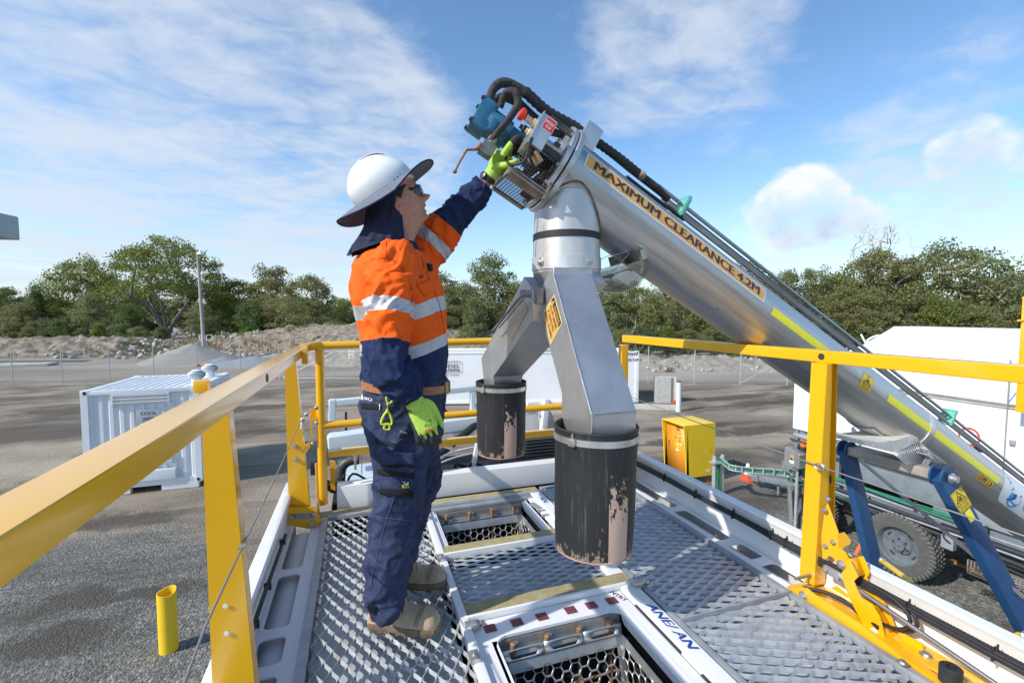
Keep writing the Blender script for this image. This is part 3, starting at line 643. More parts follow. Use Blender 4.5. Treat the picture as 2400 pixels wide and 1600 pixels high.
# ================================================================== yard: fence, poles, containers
galvp = mat('galvanised_post', (.50, .52, .52), .45, .4, var=.1, vs=4)
wire = mat('fence_wire', (.30, .32, .32), .5, .5, var=.1)
def fence_post(p, h=2.35, label='galvanised post of the chain link fence round the yard'):
    b = MB(); b.cyl((p[0], p[1], 0), (p[0], p[1], h), .030, 8); b.lathe([(.036, 0), (.036, .04), (.012, .06)], (p[0], p[1], h), n=8)
    return b
def mesh_panel(fr, a, c, h=1.8, z0=.06, pitch=.16, r=.0045, top=3):
    """chain link: crossing wires between two posts + strand wires above"""
    b = MB(); a, c = V((a[0], a[1], 0)), V((c[0], c[1], 0)); L_ = (c-a).length; u = (c-a)/L_; k = -h
    def rod(x0, z0_, x1, z1_, rr):
        p0 = a+u*x0+V((0, 0, z0_)); p1 = a+u*x1+V((0, 0, z1_)); q = (p1-p0).normalized(); n1 = u.cross(V((0, 0, 1))); n2 = q.cross(n1)
        R = [[b.b.verts.new(pp+n1*(rr*math.cos(t))+n2*(rr*math.sin(t))) for t in (0, 2.09, 4.19)] for pp in (p0, p1)]
        for i in range(3): b.face((R[0][i], R[0][(i+1) % 3], R[1][(i+1) % 3], R[1][i]))
    while k < L_:
        for s in (0, 1):
            x0, x1 = k, k+h; za, zb = (0, h) if s == 0 else (h, 0)
            if x0 < 0: za = za+(zb-za)*(-x0/h); x0 = 0
            if x1 > L_: zb = za+(zb-za)*((L_-x0)/(x1-x0)); x1 = L_
            if x1 > x0: rod(x0, z0+za, x1, z0+zb, r)
        k += pitch
    for i in range(top+2):
        z = [z0+.02, z0+h][i] if i < 2 else z0+h+.14*(i-1)
        rod(0, z, L_, z, .006)
    return b
LP = [(-26.5, 39.4), (-23.8, 38.5), (-21.05, 37.68), (-18.2, 37.0), (-15.5, 36.5), (-12.9, 36.0), (-10.3, 35.55), (-7.66, 35.17), (-5.14, 34.33)]
GP = [(-5.14, 34.33), (1.75, 31.8)]
RP = [(1.75, 31.8), (4.4, 30.6), (7.1, 29.5), (9.8, 28.3), (12.4, 27.2), (15.1, 26.05), (17.7, 24.9), (20.33, 23.71), (22.98, 22.63), (25.6, 21.5), (26.2, 21.3), (28.9, 20.2), (31.6, 19.1)]
def fence(pts, label):
    f = thing('chain_link_fence', label, 'fence', (pts[0][0], pts[0][1], 0))
    for i, p in enumerate(pts):
        b = fence_post(p); b.done('post', galvp, f)
    for a, c in zip(pts, pts[1:]): mesh_panel(f, a, c).done('wire_mesh', wire, f, None)
    return f
fl = fence(LP, 'chain link fence with galvanised posts behind the ribbed white container')
fr_ = fence(RP, 'chain link fence with galvanised posts behind the white diesel tank, right of the gate')
for f, a, c in ((fr_, RP[8], RP[9]),):
    b = MB(); b.cyl((a[0]+.05, a[1], .1), (c[0]-.1, c[1], 1.75), .024, 8); b.done('brace', galvp, f)
gt = thing('yard_gate', 'wide double chain link gate braced by diagonal rails, behind the yellow guard frame', 'gate', (-5.14, 34.33, 0))
ga, gb = V((-4.9, 34.25, 0)), V((1.6, 31.85, 0)); gm_ = (ga+gb)/2
for p, q in ((ga, gm_-V((.06, -.02, 0))), (gm_+V((.06, -.02, 0)), gb)):
    b = MB()
    for z in (.12, 1.95): b.cyl(p+V((0, 0, z)), q+V((0, 0, z)), .024, 8)
    for r in (p, q): b.cyl(r+V((0, 0, .1)), r+V((0, 0, 1.97)), .024, 8)
    b.done('gate_frame', galvp, gt)
b = MB(); b.cyl(ga+V((0, 0, .15)), gm_+V((0, 0, 1.9)), .022, 8); b.cyl(gb+V((0, 0, .15)), gm_+V((0, 0, 1.9)), .022, 8); b.done('brace', galvp, gt)
mesh_panel(gt, ga, gb, 1.8, .1).done('wire_mesh', wire, gt, None)
# arrow sign on the gate
s = thing('gate_sign', 'small white sign with a black left arrow hanging on the chain link gate', 'sign')
p = atD(823, 830, 32.2); u = (gb-ga).normalized(); fn = plane_fn(p, u, (0, 0, 1)); w = V((0, 0, 1)).cross(u)*0
b = MB(); b.box(p, (.42, .01, .56), Matrix.Rotation(math.atan2(u.y, u.x), 3, 'Z'), .003); b.done('sign_panel', M['stickW'], s)
off = V((u.y, -u.x, 0))*.014; fn2 = plane_fn(p+off, u, (0, 0, 1)); b = MB()
for z, h in ((.20, .035), (.13, .03), (.07, .03), (.01, .03)): put_text(b, ['GATE', 'ALL VISITORS', 'REPORT TO', 'OFFICE'][[.20, .13, .07, .01].index(z)], fn2, -.16, z, .32, h)
b.face([b.b.verts.new(fn2(*q)) for q in ((-.13, -.16), (-.04, -.10), (-.04, -.22))]); quad_patch(b, fn2, -.04, -.18, .16, .04); b.done('sign_text', M['ink'], s, None)

# ---- power pole with two lamps
pp = thing('power_pole', 'tall weathered timber pole with two floodlights on crooked arms, beyond the fence', 'pole', (*gp(478, 47), 0))
x, y = gp(478, 47); top = atD(463, 588, 47); base = V((x, y, 0)); top = V((top.x, top.y, top.z))
tim = mat('weathered_timber', (.36, .34, .30), .9, var=.25, vs=2, stretch=(1, 1, .1), bump=.3, bs=20)
b = MB(); b.tube([base, top], [.19, .13], 12); b.done('pole_shaft', tim, pp, loc=None)
def pt(px, py): q = atD(px, py, 47); return q
b = MB(); b.beam(pt(485, 586), pt(447, 628), .09, .07); b.done('cross_arm', tim, pp)
b = MB(); b.tube([pt(447, 626), pt(440, 634), pt(437, 636)], .03, 8); b.cyl(pt(466, 640), pt(488, 638), .02, 6); b.cyl(pt(471, 660), pt(482, 639), .02, 6); b.done('bracket', galvp, pp)
for q in ((469, 592), (438, 632)):
    l = MB(); l.lathe([(.05, .42), (.12, .3), (.32, .05), (.36, 0), (.28, -.02)], pt(*q)-V((0, 0, .2)), n=16); l.done('floodlight', M['stickW'], pp)
b = MB(); 
for cx in (474, 491):
    a = pt(cx, 797); b.box(a+V((0, 0, .55)), (.55, .06, .06)); b.box(a-V((0, 0, .05)), (.55, .06, .06)); b.box(a+V((-.25, 0, .25)), (.06, .06, .66)); b.box(a+V((.25, 0, .25)), (.06, .06, .66))
b.done('meter_frame', M['stickW'], pp)
# ---- rusty star picket fence in front of the bank
pk = thing('picket_fence', 'rusty orange wire fence on thin steel pickets, beyond the yard behind the gravel heaps', 'fence', (*gp(420, 48), 0))
rw = mat('rusty_wire', (.34, .15, .08), .8, .2, var=.3)
prev = None
for px in (419, 450, 485, 520, 578, 615, 634, 690):
    x, y = gp(px, 48.5); b = MB(); b.beam((x, y, 0), (x, y, 2.0), .05, .05); b.done('picket', rw, pk)
    if prev: mesh_panel(pk, prev, (x, y), 1.0, .85, .28, .006, 0).done('wire_mesh', rw, pk, None)
    prev = (x, y)

# ---- ribbed 10 ft container
cont = thing('shipping_container', 'short white ribbed container with two roof ventilators and a grey EXSOL plate', 'container', (-5.1, 13.5, 0))
CX0, CX1, CY0, CY1, CZ0, CZ1 = -6.34, -3.90, 13.52, 16.45, .16, 2.62
cw = mat('container_white', (.74, .76, .77), .5, var=.06, vs=1.5, bump=.1, bs=10, patch=((.48, .37, .26), 4.5, .685))
def ribs(b, p0, p1, z0, z1, out, depth=.036, pitch=.21):
    p0, p1, out = V(p0), V(p1), V(out); L_ = (p1-p0).length; u = (p1-p0)/L_; prof = []; x = 0
    while x < L_-.001:
        for fx, d in ((0, 0), (.34, 0), (.5, -depth), (.84, -depth), (1, 0)):
            xx = min(x+fx*pitch, L_); prof.append((xx, d))
        x += pitch
    rows = []
    for z in (z0, z1): rows.append([p0+u*a+out*d+V((0, 0, z)) for a, d in prof])
    b.grid(rows)
b = MB(); 
ribs(b, (CX0+.12, CY0+.045, 0), (CX1-.12, CY0+.045, 0), CZ0+.1, CZ1-.1, (0, -1, 0)); b.done('ribbed_wall', cw, cont, 20)
b = MB(); ribs(b, (CX0+.045, CY1-.12, 0), (CX0+.045, CY0+.12, 0), CZ0+.1, CZ1-.1, (-1, 0, 0)); b.done('ribbed_wall', cw, cont, 20)
b = MB(); ribs(b, (CX0+.12, CY1-.045, 0), (CX1-.12, CY1-.045, 0), CZ0+.1, CZ1-.1, (0, 1, 0)); b.done('ribbed_wall', cw, cont, 20)
b = MB()
for x in (CX0+.07, CX1-.07):
    for y in (CY0+.07, CY1-.07): b.box((x, y, (CZ0+CZ1)/2), (.14, .14, CZ1-CZ0-.24))
for y in (CY0+.05, CY1-.05):
    b.box(((CX0+CX1)/2, y, CZ1-.06), (CX1-CX0-.3, .10, .10), None, .006); b.box(((CX0+CX1)/2, y, CZ0+.07), (CX1-CX0-.3, .10, .14), None, .006)
for x in (CX0+.05, CX1-.05):
    b.box((x, (CY0+CY1)/2, CZ1-.06), (.10, CY1-CY0-.3, .10), None, .006); b.box((x, (CY0+CY1)/2, CZ0+.07), (.10, CY1-CY0-.3, .14), None, .006)
b.done('frame', cw, cont)
b = MB()
for x in (CX0+.09, CX1-.09):
    for y in (CY0+.09, CY1-.09):
        for z in (CZ1-.06, CZ0+.06): b.box((x, y, z), (.184, .184, .134), None, .008)
b.done('corner_casting', cw, cont)
b = MB()
for x in (CX0+.09, CX1-.09): b.box((x, CY0-.004, CZ1-.055), (.06, .012, .075), None, .003); b.box((x, CY0-.004, CZ0+.055), (.06, .012, .075), None, .003)
b.done('casting_hole', M['black2'], cont)
b = MB(); n = 17; rows = []
for y, in ((CY0+.1,), (CY1-.1,)):
    r = []; x = CX0+.1
    while x < CX1-.1:
        for fx, d in ((0, 0), (.07, 0), (.085, .024), (.125, .024), (.14, 0)): r.append((min(x+fx, CX1-.1), y, CZ1-.03+d))
        x += .19
    rows.append(r)
b.grid(rows); b.done('roof', cw, cont, 20)
for z0, z1 in ((CZ1-.40, CZ1-.12), (CZ0+.52, CZ0+.80)):
    b = MB(); x0, x1 = CX0+.62, CX0+1.78
    for i in range(3): b.box(((x0+x1)/2, CY0+.0, z0+.05+i*.088), (x1-x0, .012, .075), Matrix.Rotation(R_(35), 3, 'X'))
    for x in (x0, x1): b.box((x, CY0+.02, (z0+z1)/2), (.04, .06, z1-z0))
    b.box(((x0+x1)/2, CY0+.02, z1), (x1-x0+.04, .05, .02)); b.done('louvre_vent', cw, cont)
b = MB(); b.box((CX0+1.2, CY0-.02, CZ0+.28), (1.35, .10, .26), None, .01); b.box((CX0+.55, CY0+.06, .09), (.7, .14, .15)); b.box((CX0+1.95, CY0+.06, .09), (.8, .14, .15)); b.box((CX0+1.25, CY1-.1, .09), (2.2, .14, .15)); b.done('base_rail', cw, cont)
b = MB(); b.box((CX0+1.36, CY0-.025, CZ0+1.765), (.52, .015, .33), None, .003); nm = b.done('name_plate', mat('grey_plate', (.42, .46, .50), .4, var=.05), cont)
b = MB(); fn = plane_fn((CX0+1.06, CY0-.0345, CZ0+1.60), (1, 0, 0), (0, 0, 1)); put_text(b, 'EXSOL', fn, .14, .205, .32, .085, .008); put_text(b, '2000L', fn, .17, .065, .26, .085, .008); b.done('plate_text', M['dark'], nm, None)
b = MB()
for k in range(4):
    y = CY0+.55+k*.6; b.cyl((CX1+.04, y, CZ0+.15), (CX1+.04, y, CZ1-.15), .017, 8)
for k in range(3): b.box((CX1+.03, (CY0+CY1)/2, CZ0+.5+k*.75), (.03, CY1-CY0-.4, .05))
b.done('door_gear', galvp, cont); b = MB(); b.box((CX1-.03, (CY0+CY1)/2, (CZ0+CZ1)/2), (.05, CY1-CY0-.28, CZ1-CZ0-.2)); b.done('door', cw, cont)
# turbine roof vents
def whirly(px, py, Y):
    o = atY(px, py, Y); o.z = CZ1-.02; v = thing('roof_ventilator', None, 'ventilator', o)
    b = MB(); b.lathe([(.20, 0), (.19, .22), (.215, .24)], o, n=24); b.lathe([(.28, 0), (.27, .02)], o, n=24); b.done('vent_base', cw, v)
    gp_ = lambda t: (.205+.105*math.sin(math.pi*min(1, t*.92+.08))-.13*max(0, t-.7)/.3, .25+.30*t)
    b = MB(); b.lathe([(gp_(j/10)[0]-.020, gp_(j/10)[1]) for j in range(11)], o, n=32, cap=False); b.done('turbine_core', mat('vent_gap_grey', (.36, .37, .38), .6, var=.1), v)
    for k in range(24):
        a0 = 2*math.pi*k/24; r_ = MB(); rows = []
        for j in range(9):
            rr, z = gp_(j/8); a = a0+.60*(j/8); rows.append([(o.x+math.cos(a+da)*(rr+dr), o.y+math.sin(a+da)*(rr+dr), o.z+z) for da, dr in ((0, .012), (.10, .008), (.19, -.014))])
        r_.grid(rows); r_.done('vane', cw, v, None)
    b = MB(); b.lathe([(.20, .53), (.16, .56), (.05, .58)], o, n=24); b.lathe([(.20, .24), (.20, .25)], o, n=24); b.done('vent_cap', cw, v); v.scale = (.64, .64, .68)
    return v
tag(whirly(462, 899, 14.1), 'white turbine ventilator with curved vanes on the container roof, the nearer of the pair')
tag(whirly(492, 880, 15.6), 'white turbine ventilator on the container roof, further back behind the nearer one')

# ---- long white diesel tank
tk = thing('diesel_tank', 'long smooth white container tank lettered DIESEL 70,000L behind the worker', 'tank', (13.19, 19.33, 0))
e1 = V((13.19, 19.33, 0)); ang = R_(-16.2); ux = V((math.cos(ang), math.sin(ang), 0)); uy = V((-ux.y, ux.x, 0)); e0 = e1-ux*12.19
def tb(b, x, y, z, sx, sy, sz, bev=0): b.box(e0+ux*x+uy*y+V((0, 0, z)), (sx, sy, sz), Matrix.Rotation(ang, 3, 'Z'), bev)
tw = mat('tank_white', (.78, .79, .80), .5, var=.05, vs=.8, bump=.12, bs=1.4, patch=((.52, .42, .33), 2.6, .69))
b = MB(); tb(b, 6.095, 1.2, 1.35, 12.0, 2.34, 2.40); b.done('tank_wall', tw, tk)
b = MB()
for x in (.09, 12.10):
    for y in (.09, 2.35): tb(b, x, y, 1.36, .18, .18, 2.56, .02)
for y in (.05, 2.39): tb(b, 6.095, y, 2.58, 12.19, .10, .10, .01); tb(b, 6.095, y, .14, 12.19, .10, .14, .01)
b.done('frame', tw, tk)
b = MB()
for x in (.09, 12.10): tb(b, x, -.001, 2.56, .05, .02, .06)
b.done('casting_hole', M['black2'], tk)
b = MB(); tb(b, 7.5, 1.2, 2.66, 1.0, .7, .06, .01); tb(b, 4.5, .25, 2.68, 6.5, .05, .05); b.done('roof_fitting', mat('fitting', (.5, .45, .4), .6), tk)
def tank_px(px, py):   # photo pixel -> (x,z) on the tank's near face
    n = uy; d = ray(px, py); t = (e0-CAM).dot(n)/d.dot(n); p = CAM+d*t; return (p-e0).dot(ux), p.z
fn = lambda x, z: e0+ux*x-uy*.012+V((0, 0, z))
b = MB(); (xa, za), (xb, zb) = tank_px(1040, 871), tank_px(1083, 853); w = xb-xa; h = zb-za
L0, LW = xa-w*.25, w*1.30
put_text(b, 'COMBUSTIBLE LIQUID C1', fn, xb-LW*1.12, zb+h*.20, LW*1.12, h*.24); put_text(b, 'DIESEL', fn, xb-LW*.86, za+h*.53, LW*.76, h*.40, .02); put_text(b, '70,000L', fn, xb-LW*.95, za-h*.03, LW*.9, h*.42, .02)
put_text(b, '3[Y]E', fn, xb-LW*.98, za-h*.55, LW*.40, h*.26); put_text(b, '0.30.01', fn, xb-LW*.5, za-h*.5, LW*.36, h*.2)
for (x0, z0, sx, sz) in ((xb-LW*1.02, za-h*.14, LW*1.04, .012), (xb-LW*1.02, zb+h*.03, LW*1.04, .012), (xb-LW*1.02, za-h*.14, .012, h*1.17+.0), (xb, za-h*.14, .012, h*1.17)): quad_patch(b, fn, x0, z0, sx, sz)
(xc, zc) = tank_px(1470, 833); put_text(b, 'TANK', fn, xc, zc, .55, .13); put_text(b, 'METER 6', fn, xc, zc-.28, .75, .14)
b.done('tank_text', M['ink'], tk, None)

# ---- concrete block, kerb log, white post, cones
o = V((*gp(1535, 19.4), 0))
cb = MB(); bx = atZ(1530, 942, 0); x0, y0 = bx.x, bx.y
prof = [(0, 0), (1.02, 0), (1.10, .0), (1.16, .12), (1.16, .30), (1.10, .42), (.92, .5), (.86, .62), (0, .62)]
cb.prism([(.0, 0), (.78, 0), (.90, .10), (1.0, .10), (1.05, .02), (1.05, .52), (1.0, .44), (.90, .44), (.78, .60), (0, .60)], (x0, y0-.25, 0), (0, .38, 0) if 0 else (.9, -.32, 0), (.45, .95, 0), 1.28)
tag(cb.done('concrete_block', M['conc'], None, 20), 'pale upright concrete block with keyed end, beside the white diesel tank', 'concrete block')
b = MB(); a0 = atZ(1585, 962, 0); a1 = atZ(1440, 958, 0); b.beam(a0+V((-.05, 0, .14)), a1+V((0, 0, .14)), .26, .26, bev=.03)
tag(b.done('concrete_kerb', M['conc']), 'long low concrete beam lying on the gravel, left of the white post', 'kerb beam')
p = atZ(1590, 964, 0); b = MB(); b.tube([p, p+V((0, 0, 1.36))], .115, 20, False); b.tube([p+V((0, 0, 1.36)), p+V((0, 0, 1.33)), p+V((0, 0, .4))], [.104, .104, .104], 20, False); b.tube([p+V((0, 0, 1.36)), p+V((0, 0, 1.361))], [.115, .104], 20, False)
wp = tag(b.done('white_bollard', mat('white_post_paint', (.66, .68, .68), .5, var=.06, patch=((.45, .35, .2), 9, .7)), loc=p), 'thin white steel post standing on the gravel behind the yellow cabinet', 'bollard')
b = MB(); rr = random.Random(2)
for i in range(60):
    a = rr.uniform(0, 6.28); q = p+V((math.cos(a)*rr.uniform(0, .1), math.sin(a)*.1*rr.random(), 1.34)); d = V((math.cos(a), math.sin(a), rr.uniform(.3, 1.2))).normalized()*.14
    w = d.cross(V((0, 0, 1))).normalized()*.012; b.face([b.b.verts.new(c) for c in (q-w, q+w, q+d)])
tag(b.done('grass_tuft', LM['gum'], None, None), 'small green weed tuft growing out of the top of the white post', 'weed')
def cone(px, py, tilt, label, sc=1.0):
    p = atZ(px, py, 0); t = thing('traffic_cone', label, 'cone', p, None); rot = Matrix.Rotation(tilt, 3, 'Y')
    ax = rot@V((0, 0, 1))
    b = MB(); b.lathe([(.21*sc, 0), (.21*sc, .035*sc), (.155*sc, .04*sc), (.12*sc, .2*sc)], p, ax, 20); b.done('cone_body', M['redb'] if 0 else mat('cone_orange', (.80, .09, .025), .45, var=.1), t)
    b = MB(); b.lathe([(.12*sc, .2*sc), (.083*sc, .36*sc)], p, ax, 20); b.done('white_band', M['stickW'], t)
    b = MB(); b.lathe([(.083*sc, .36*sc), (.04*sc, .52*sc), (.03*sc, .53*sc)], p, ax, 20); b.done('cone_tip', M['stickW'], t)
    return t
cone(1752, 1124, 0, 'upright orange and white traffic cone standing at the tip of the grey drawbar', .85)
c = cone(1574, 943, R_(86), 'fallen red and white traffic cone lying between the concrete block and the white post')
# ---- yellow hollow bollard, near left
p = atZ(396, 1521, 0); b = MB(); hh = .80; n = 40; rows = []
top = lambda a: hh+.018*math.sin(a+.3)+.012*math.sin(2*a)
b.grid([[(p.x+math.cos(2*math.pi*k/n)*r, p.y+math.sin(2*math.pi*k/n)*r, z if z is not None else top(2*math.pi*k/n)) for k in range(n+1)] for r, z in ((.108, 0), (.108, None), (.098, None), (.098, .1))])
tag(b.done('yellow_bollard', M['yellow2'], None, 40, loc=p), 'thick yellow hollow pipe bollard on the gravel, seen beyond the nearest rail post', 'bollard')

# ================================================================== the truck we stand on
ZD = 3.20
truck = thing('bulk_truck', 'white bulk truck with mesh deck, open hatches and yellow guard rails under the worker', 'truck', (.8, 1.2, 0))
YN, YF = -1.6, 3.05          # near and far end of the deck
def expanded(x0, x1, y0, y1, z, lwd, swd, along, w=.011, t=.0025, tilt=50, m=None, name='mesh_panel'):
    b = MB(); ct, sn = math.cos(R_(tilt)), math.sin(R_(tilt))
    LL, SS = (x1-x0, y1-y0) if along == 'x' else (y1-y0, x1-x0)
    nj = int(SS/(swd/2)); ni = int(LL/(lwd/2))
    def P(l, s, zz): return (x0+l, y0+s, zz) if along == 'x' else (x0+s, y0+l, zz)
    for j in range(nj+1):
        rows = []
        for i in range(ni+1):
            for dx in (-.14, .14):
                l = (i+dx)*lwd/2
                if l < 0 or l > LL: continue
                s = j*swd/2+(swd/4*.86 if (i+j) % 2 else -swd/4*.86)+swd*.25
                s = min(max(s, 0), SS)
                hw = w/2; up = (1 if (i+j) % 2 else -1)
                c = [(-hw*ct, -hw*sn), (hw*ct, hw*sn), (hw*ct-t*sn, hw*sn+t*ct), (-hw*ct-t*sn, -hw*sn+t*ct)]
                rows.append([P(l, s+a, z+e) for a, e in c])
        if len(rows) > 1: b.rings(rows, True, True)
    return b.done(name, m or M['galv'], truck, 30)
def cell_ring(b, fn, x0, y0, w, h, ix, iy, iw, ih, rad, th, seg=4):
    """plate cell with a rounded hole; fn(x, y, z)"""
    inner, outer = [], []
    for (cx, cy, a0) in ((ix+iw-rad, iy+rad, -90), (ix+iw-rad, iy+ih-rad, 0), (ix+rad, iy+ih-rad, 90), (ix+rad, iy+rad, 180)):
        for k in range(seg+1):
            a = R_(a0+90*k/seg); inner.append((cx+rad*math.cos(a), cy+rad*math.sin(a)))
    mx, my = ix+iw/2, iy+ih/2
    for k, (px, py) in enumerate(inner):
        q = k // (seg+1); f = (k % (seg+1))/seg
        cor = [(x0+w, y0), (x0+w, y0+h), (x0, y0+h), (x0, y0)][q]
        if f < .5: p = (cor[0] if q in (0, 2) and False else [px, x0+w, px, x0][q], [y0, py, y0+h, py][q])
        elif f > .5: p = ([x0+w, px, x0, px][q], [py, y0+h, py, y0][q])
        else: p = cor
        outer.append(p)
    n = len(inner); I = [b.b.verts.new(fn(x, y, 0)) for x, y in inner]; O = [b.b.verts.new(fn(x, y, 0)) for x, y in outer]
    J = [b.b.verts.new(fn(x, y, -th)) for x, y in inner]; Q = [b.b.verts.new(fn(x, y, -th)) for x, y in outer]
    for k in range(n):
        l = (k+1) % n; b.face((I[k], I[l], O[l], O[k])); b.face((I[k], J[k], J[l], I[l])); b.face((J[k], Q[k], Q[l], J[l])); b.face((O[k], O[l], Q[l], Q[k]))
def hexplate(b, fn, w, h, s, bar, th):
    """flat-top hexagon perforations filling w x h"""
    px_, py_ = 1.5*s, math.sqrt(3)*s; i = 0; x = s*.9
    while x < w-s*.8:
        y = s*.95+(py_/2 if i % 2 else 0)
        while y < h-s*.8:
            A, B_, C_ = [], [], []
            for k in range(6):
                a = math.pi/3*k; A.append(b.b.verts.new(fn(x+s*math.cos(a), y+s*math.sin(a), 0)))
                r = s-bar/2/math.cos(math.pi/6); B_.append(b.b.verts.new(fn(x+r*math.cos(a), y+r*math.sin(a), 0))); C_.append(b.b.verts.new(fn(x+r*math.cos(a), y+r*math.sin(a), -th)))
            for k in range(6):
                l = (k+1) % 6; b.face((A[k], A[l], B_[l], B_[k])); b.face((B_[k], B_[l], C_[l], C_[k]))
            y += py_
        x += px_; i += 1
# --- gratings
expanded(-.195, .362, -.6, 2.93, ZD-.004, .096, .054, 'y', .0135, .003, 50)
expanded(.405, 1.165, 1.85, 2.26, ZD-.006, .112, .040, 'x', .0095, .003, 38)
expanded(1.225, 1.795, 1.472, 2.95, ZD-.004, .110, .048, 'x', .016, .003, 48)
expanded(1.225, 1.795, -.4, 1.455, ZD-.004, .110, .048, 'x', .016, .003, 48)
# frames round the gratings
b = MB()
b.box((-.215, (YN+2.93)/2, ZD-.002), (.036, 2.93-YN, .045), None, .003); b.done('grating_edge', M['galvd'], truck)
b = MB(); b.box((1.81, (YN+2.95)/2, ZD-.004), (.028, 2.95-YN, .03), None, .002); b.box((1.212, (YN+2.95)/2, ZD-.008), (.022, 2.95-YN, .04), None, .002); b.done('grating_edge', M['galvd'], truck)
b = MB(); b.box((1.51, 1.4635, ZD+.004), (.60, .007, .035), None, .001); b.done('grating_joint', M['galvd'], truck)
b = MB(); b.box((1.51, 2.965, ZD+.0), (.60, .03, .03), None, .002); b.box((.08, 2.945, ZD+.002), (.56, .02, .03), None, .002); b.done('grating_edge', M['galvd'], truck)
# rails between the panels
b = MB(); b.box((.383, (YN+2.9)/2, ZD-.002), (.034, 2.9-YN, .050), None, .006); b.done('deck_rail', M['white'], truck)
for y in (2.70, 2.22, 1.52):
    b = MB(); b.box((.372, y, ZD+.03), (.034, .05, .018), None, .003); b.bolt((.372, y, ZD+.039), (0, 0, 1), .006); b.done('grating_clip', M['bolt'], truck)
# --- under the mesh
b = MB(); b.box((.08, .4, ZD-.062), (.54, 3.5, .01)); b.done('under_plate', mat('under_plate_pale', (.46, .49, .50), .5, .25, var=.3, vs=4), truck)
b = MB(); b.box((.08, 2.5, ZD-.09), (.54, .7, .01)); b.done('under_plate', mat('under_plate_dim', (.40, .42, .43), .6, .1, var=.4, vs=5), truck)
b = MB(); b.box((.785, 2.055, ZD-.08), (.74, .40, .01)); b.done('under_plate', mat('under_plate_mauve', (.50, .48, .50), .6, .1, var=.5, vs=11), truck)
b = MB(); b.box((1.51, .7, ZD-.07), (.56, 4.5, .01)); b.done('under_plate', mat('under_plate_grey', (.46, .48, .50), .6, .2, var=.3, vs=4), truck)
# --- pierced side trays, walls and lips (both sides mirror about x = .8)
for s in (-1, 1):
    mx = lambda x: .8+s*(x-.8) if s == 1 else x
    def X(x): return x if s == -1 else 1.6-x
    b = MB(); fn = (lambda x, y, z: (X(x), y, ZD+z-.01))
    y = YN; L = .49; k = 0
    edges = [YN+.0]
    ys = [2.98, 2.40, 1.945, 1.735, 1.28, .80, .30, -.20, -.70, -1.20]
    for ya, yb_ in zip(ys, ys[1:]):
        cell_ring(b, fn, -.402, yb_, .172, ya-yb_, -.385, yb_+.03, .095, ya-yb_-.06, .022, .006)
    o = b.done('pierced_tray', M['white'], truck, 25)
    b = MB()
    w0 = [(-.402, ZD-.013), (-.408, ZD+.02), (-.415, ZD+.05), (-.405, ZD+.16), (-.392, ZD+.183), (-.398, ZD+.190), (-.445, ZD+.190), (-.452, ZD+.180), (-.452, ZD-.75)]
    b.grid([[(X(x), yy, z) for x, z in w0] for yy in (YN, 0, 1, 2, 3.13)])
    b.face([b.b.verts.new((X(x), 3.13, z)) for x, z in w0+[(-.402, ZD-.75)]])
    b.done('side_wall', M['white'], truck, 30, solid=.004)
    b = MB(); b.tube([(X(-.33), YN, ZD-.14), (X(-.33), 2.9, ZD-.14)], .095, 24); b.done('roll_tarp_tube' if s == -1 else 'side_tube', M['white2'], truck)
    b = MB(); b.box((X(-.33), .7, ZD-.30), (.20, 4.6, .01)); b.box((X(-.235), .7, ZD-.16), (.01, 4.6, .28)); b.done('tray_floor', M['galvd'], truck)
b = MB(); b.box((.8, .75, 2.35), (2.45, 4.7, .15)); b.box((.8, .75, 1.0), (.9, 4.7, .35)); b.done('sub_frame', M['white'], truck)
for y in (-.6, 2.0):
    for x in (-.25, 1.85):
        b = MB(); b.lathe([(.25, -.15), (.5, -.15), (.52, -.12), (.52, .12), (.5, .15), (.25, .15)], (x, y, .52), (1, 0, 0), 32); b.done('wheel', M['black'], truck)
# bolts along the right tray
for y in (2.02, 1.83, 2.56):
    b = MB(); b.bolt((1.905, y, ZD-.006), (0, 0, 1), .008); b.done('bolt', M['rust'], truck)
# --- cables clipped under the right lip
for k, (dz, dx) in enumerate([(0, 0), (-.013, -.004), (-.024, .001)]):
    b = MB(); b.tube([(1.962-.008*(kk % 2)+dx, YN+kk*.35, ZD+.150+dz+.003*math.sin(kk*1.7+k)) for kk in range(14)], .0075, 8, smooth=3); b.done('clipped_cable', M['black'], truck)
for y in (2.55, 2.25, 1.95, 1.70, 1.62, 1.1, .85):
    b = MB(); b.box((1.957, y, ZD+.140), (.024, .006, .045)); b.box((1.952, y-.01, ZD+.165), (.006, .004, .03)); b.done('cable_tie', M['black'], truck)
b = MB(); b.tube([(-.385, YN+kk*.35, ZD+.10+.01*math.sin(kk*2)) for kk in range(13)], .009, 8, smooth=3); b.done('clipped_cable', M['black'], truck)
for y in (2.1, 1.85, 1.62, 2.5):
    b = MB(); b.box((-.385, y, ZD+.10), (.028, .008, .03)); b.done('cable_tie', M['black'], truck)
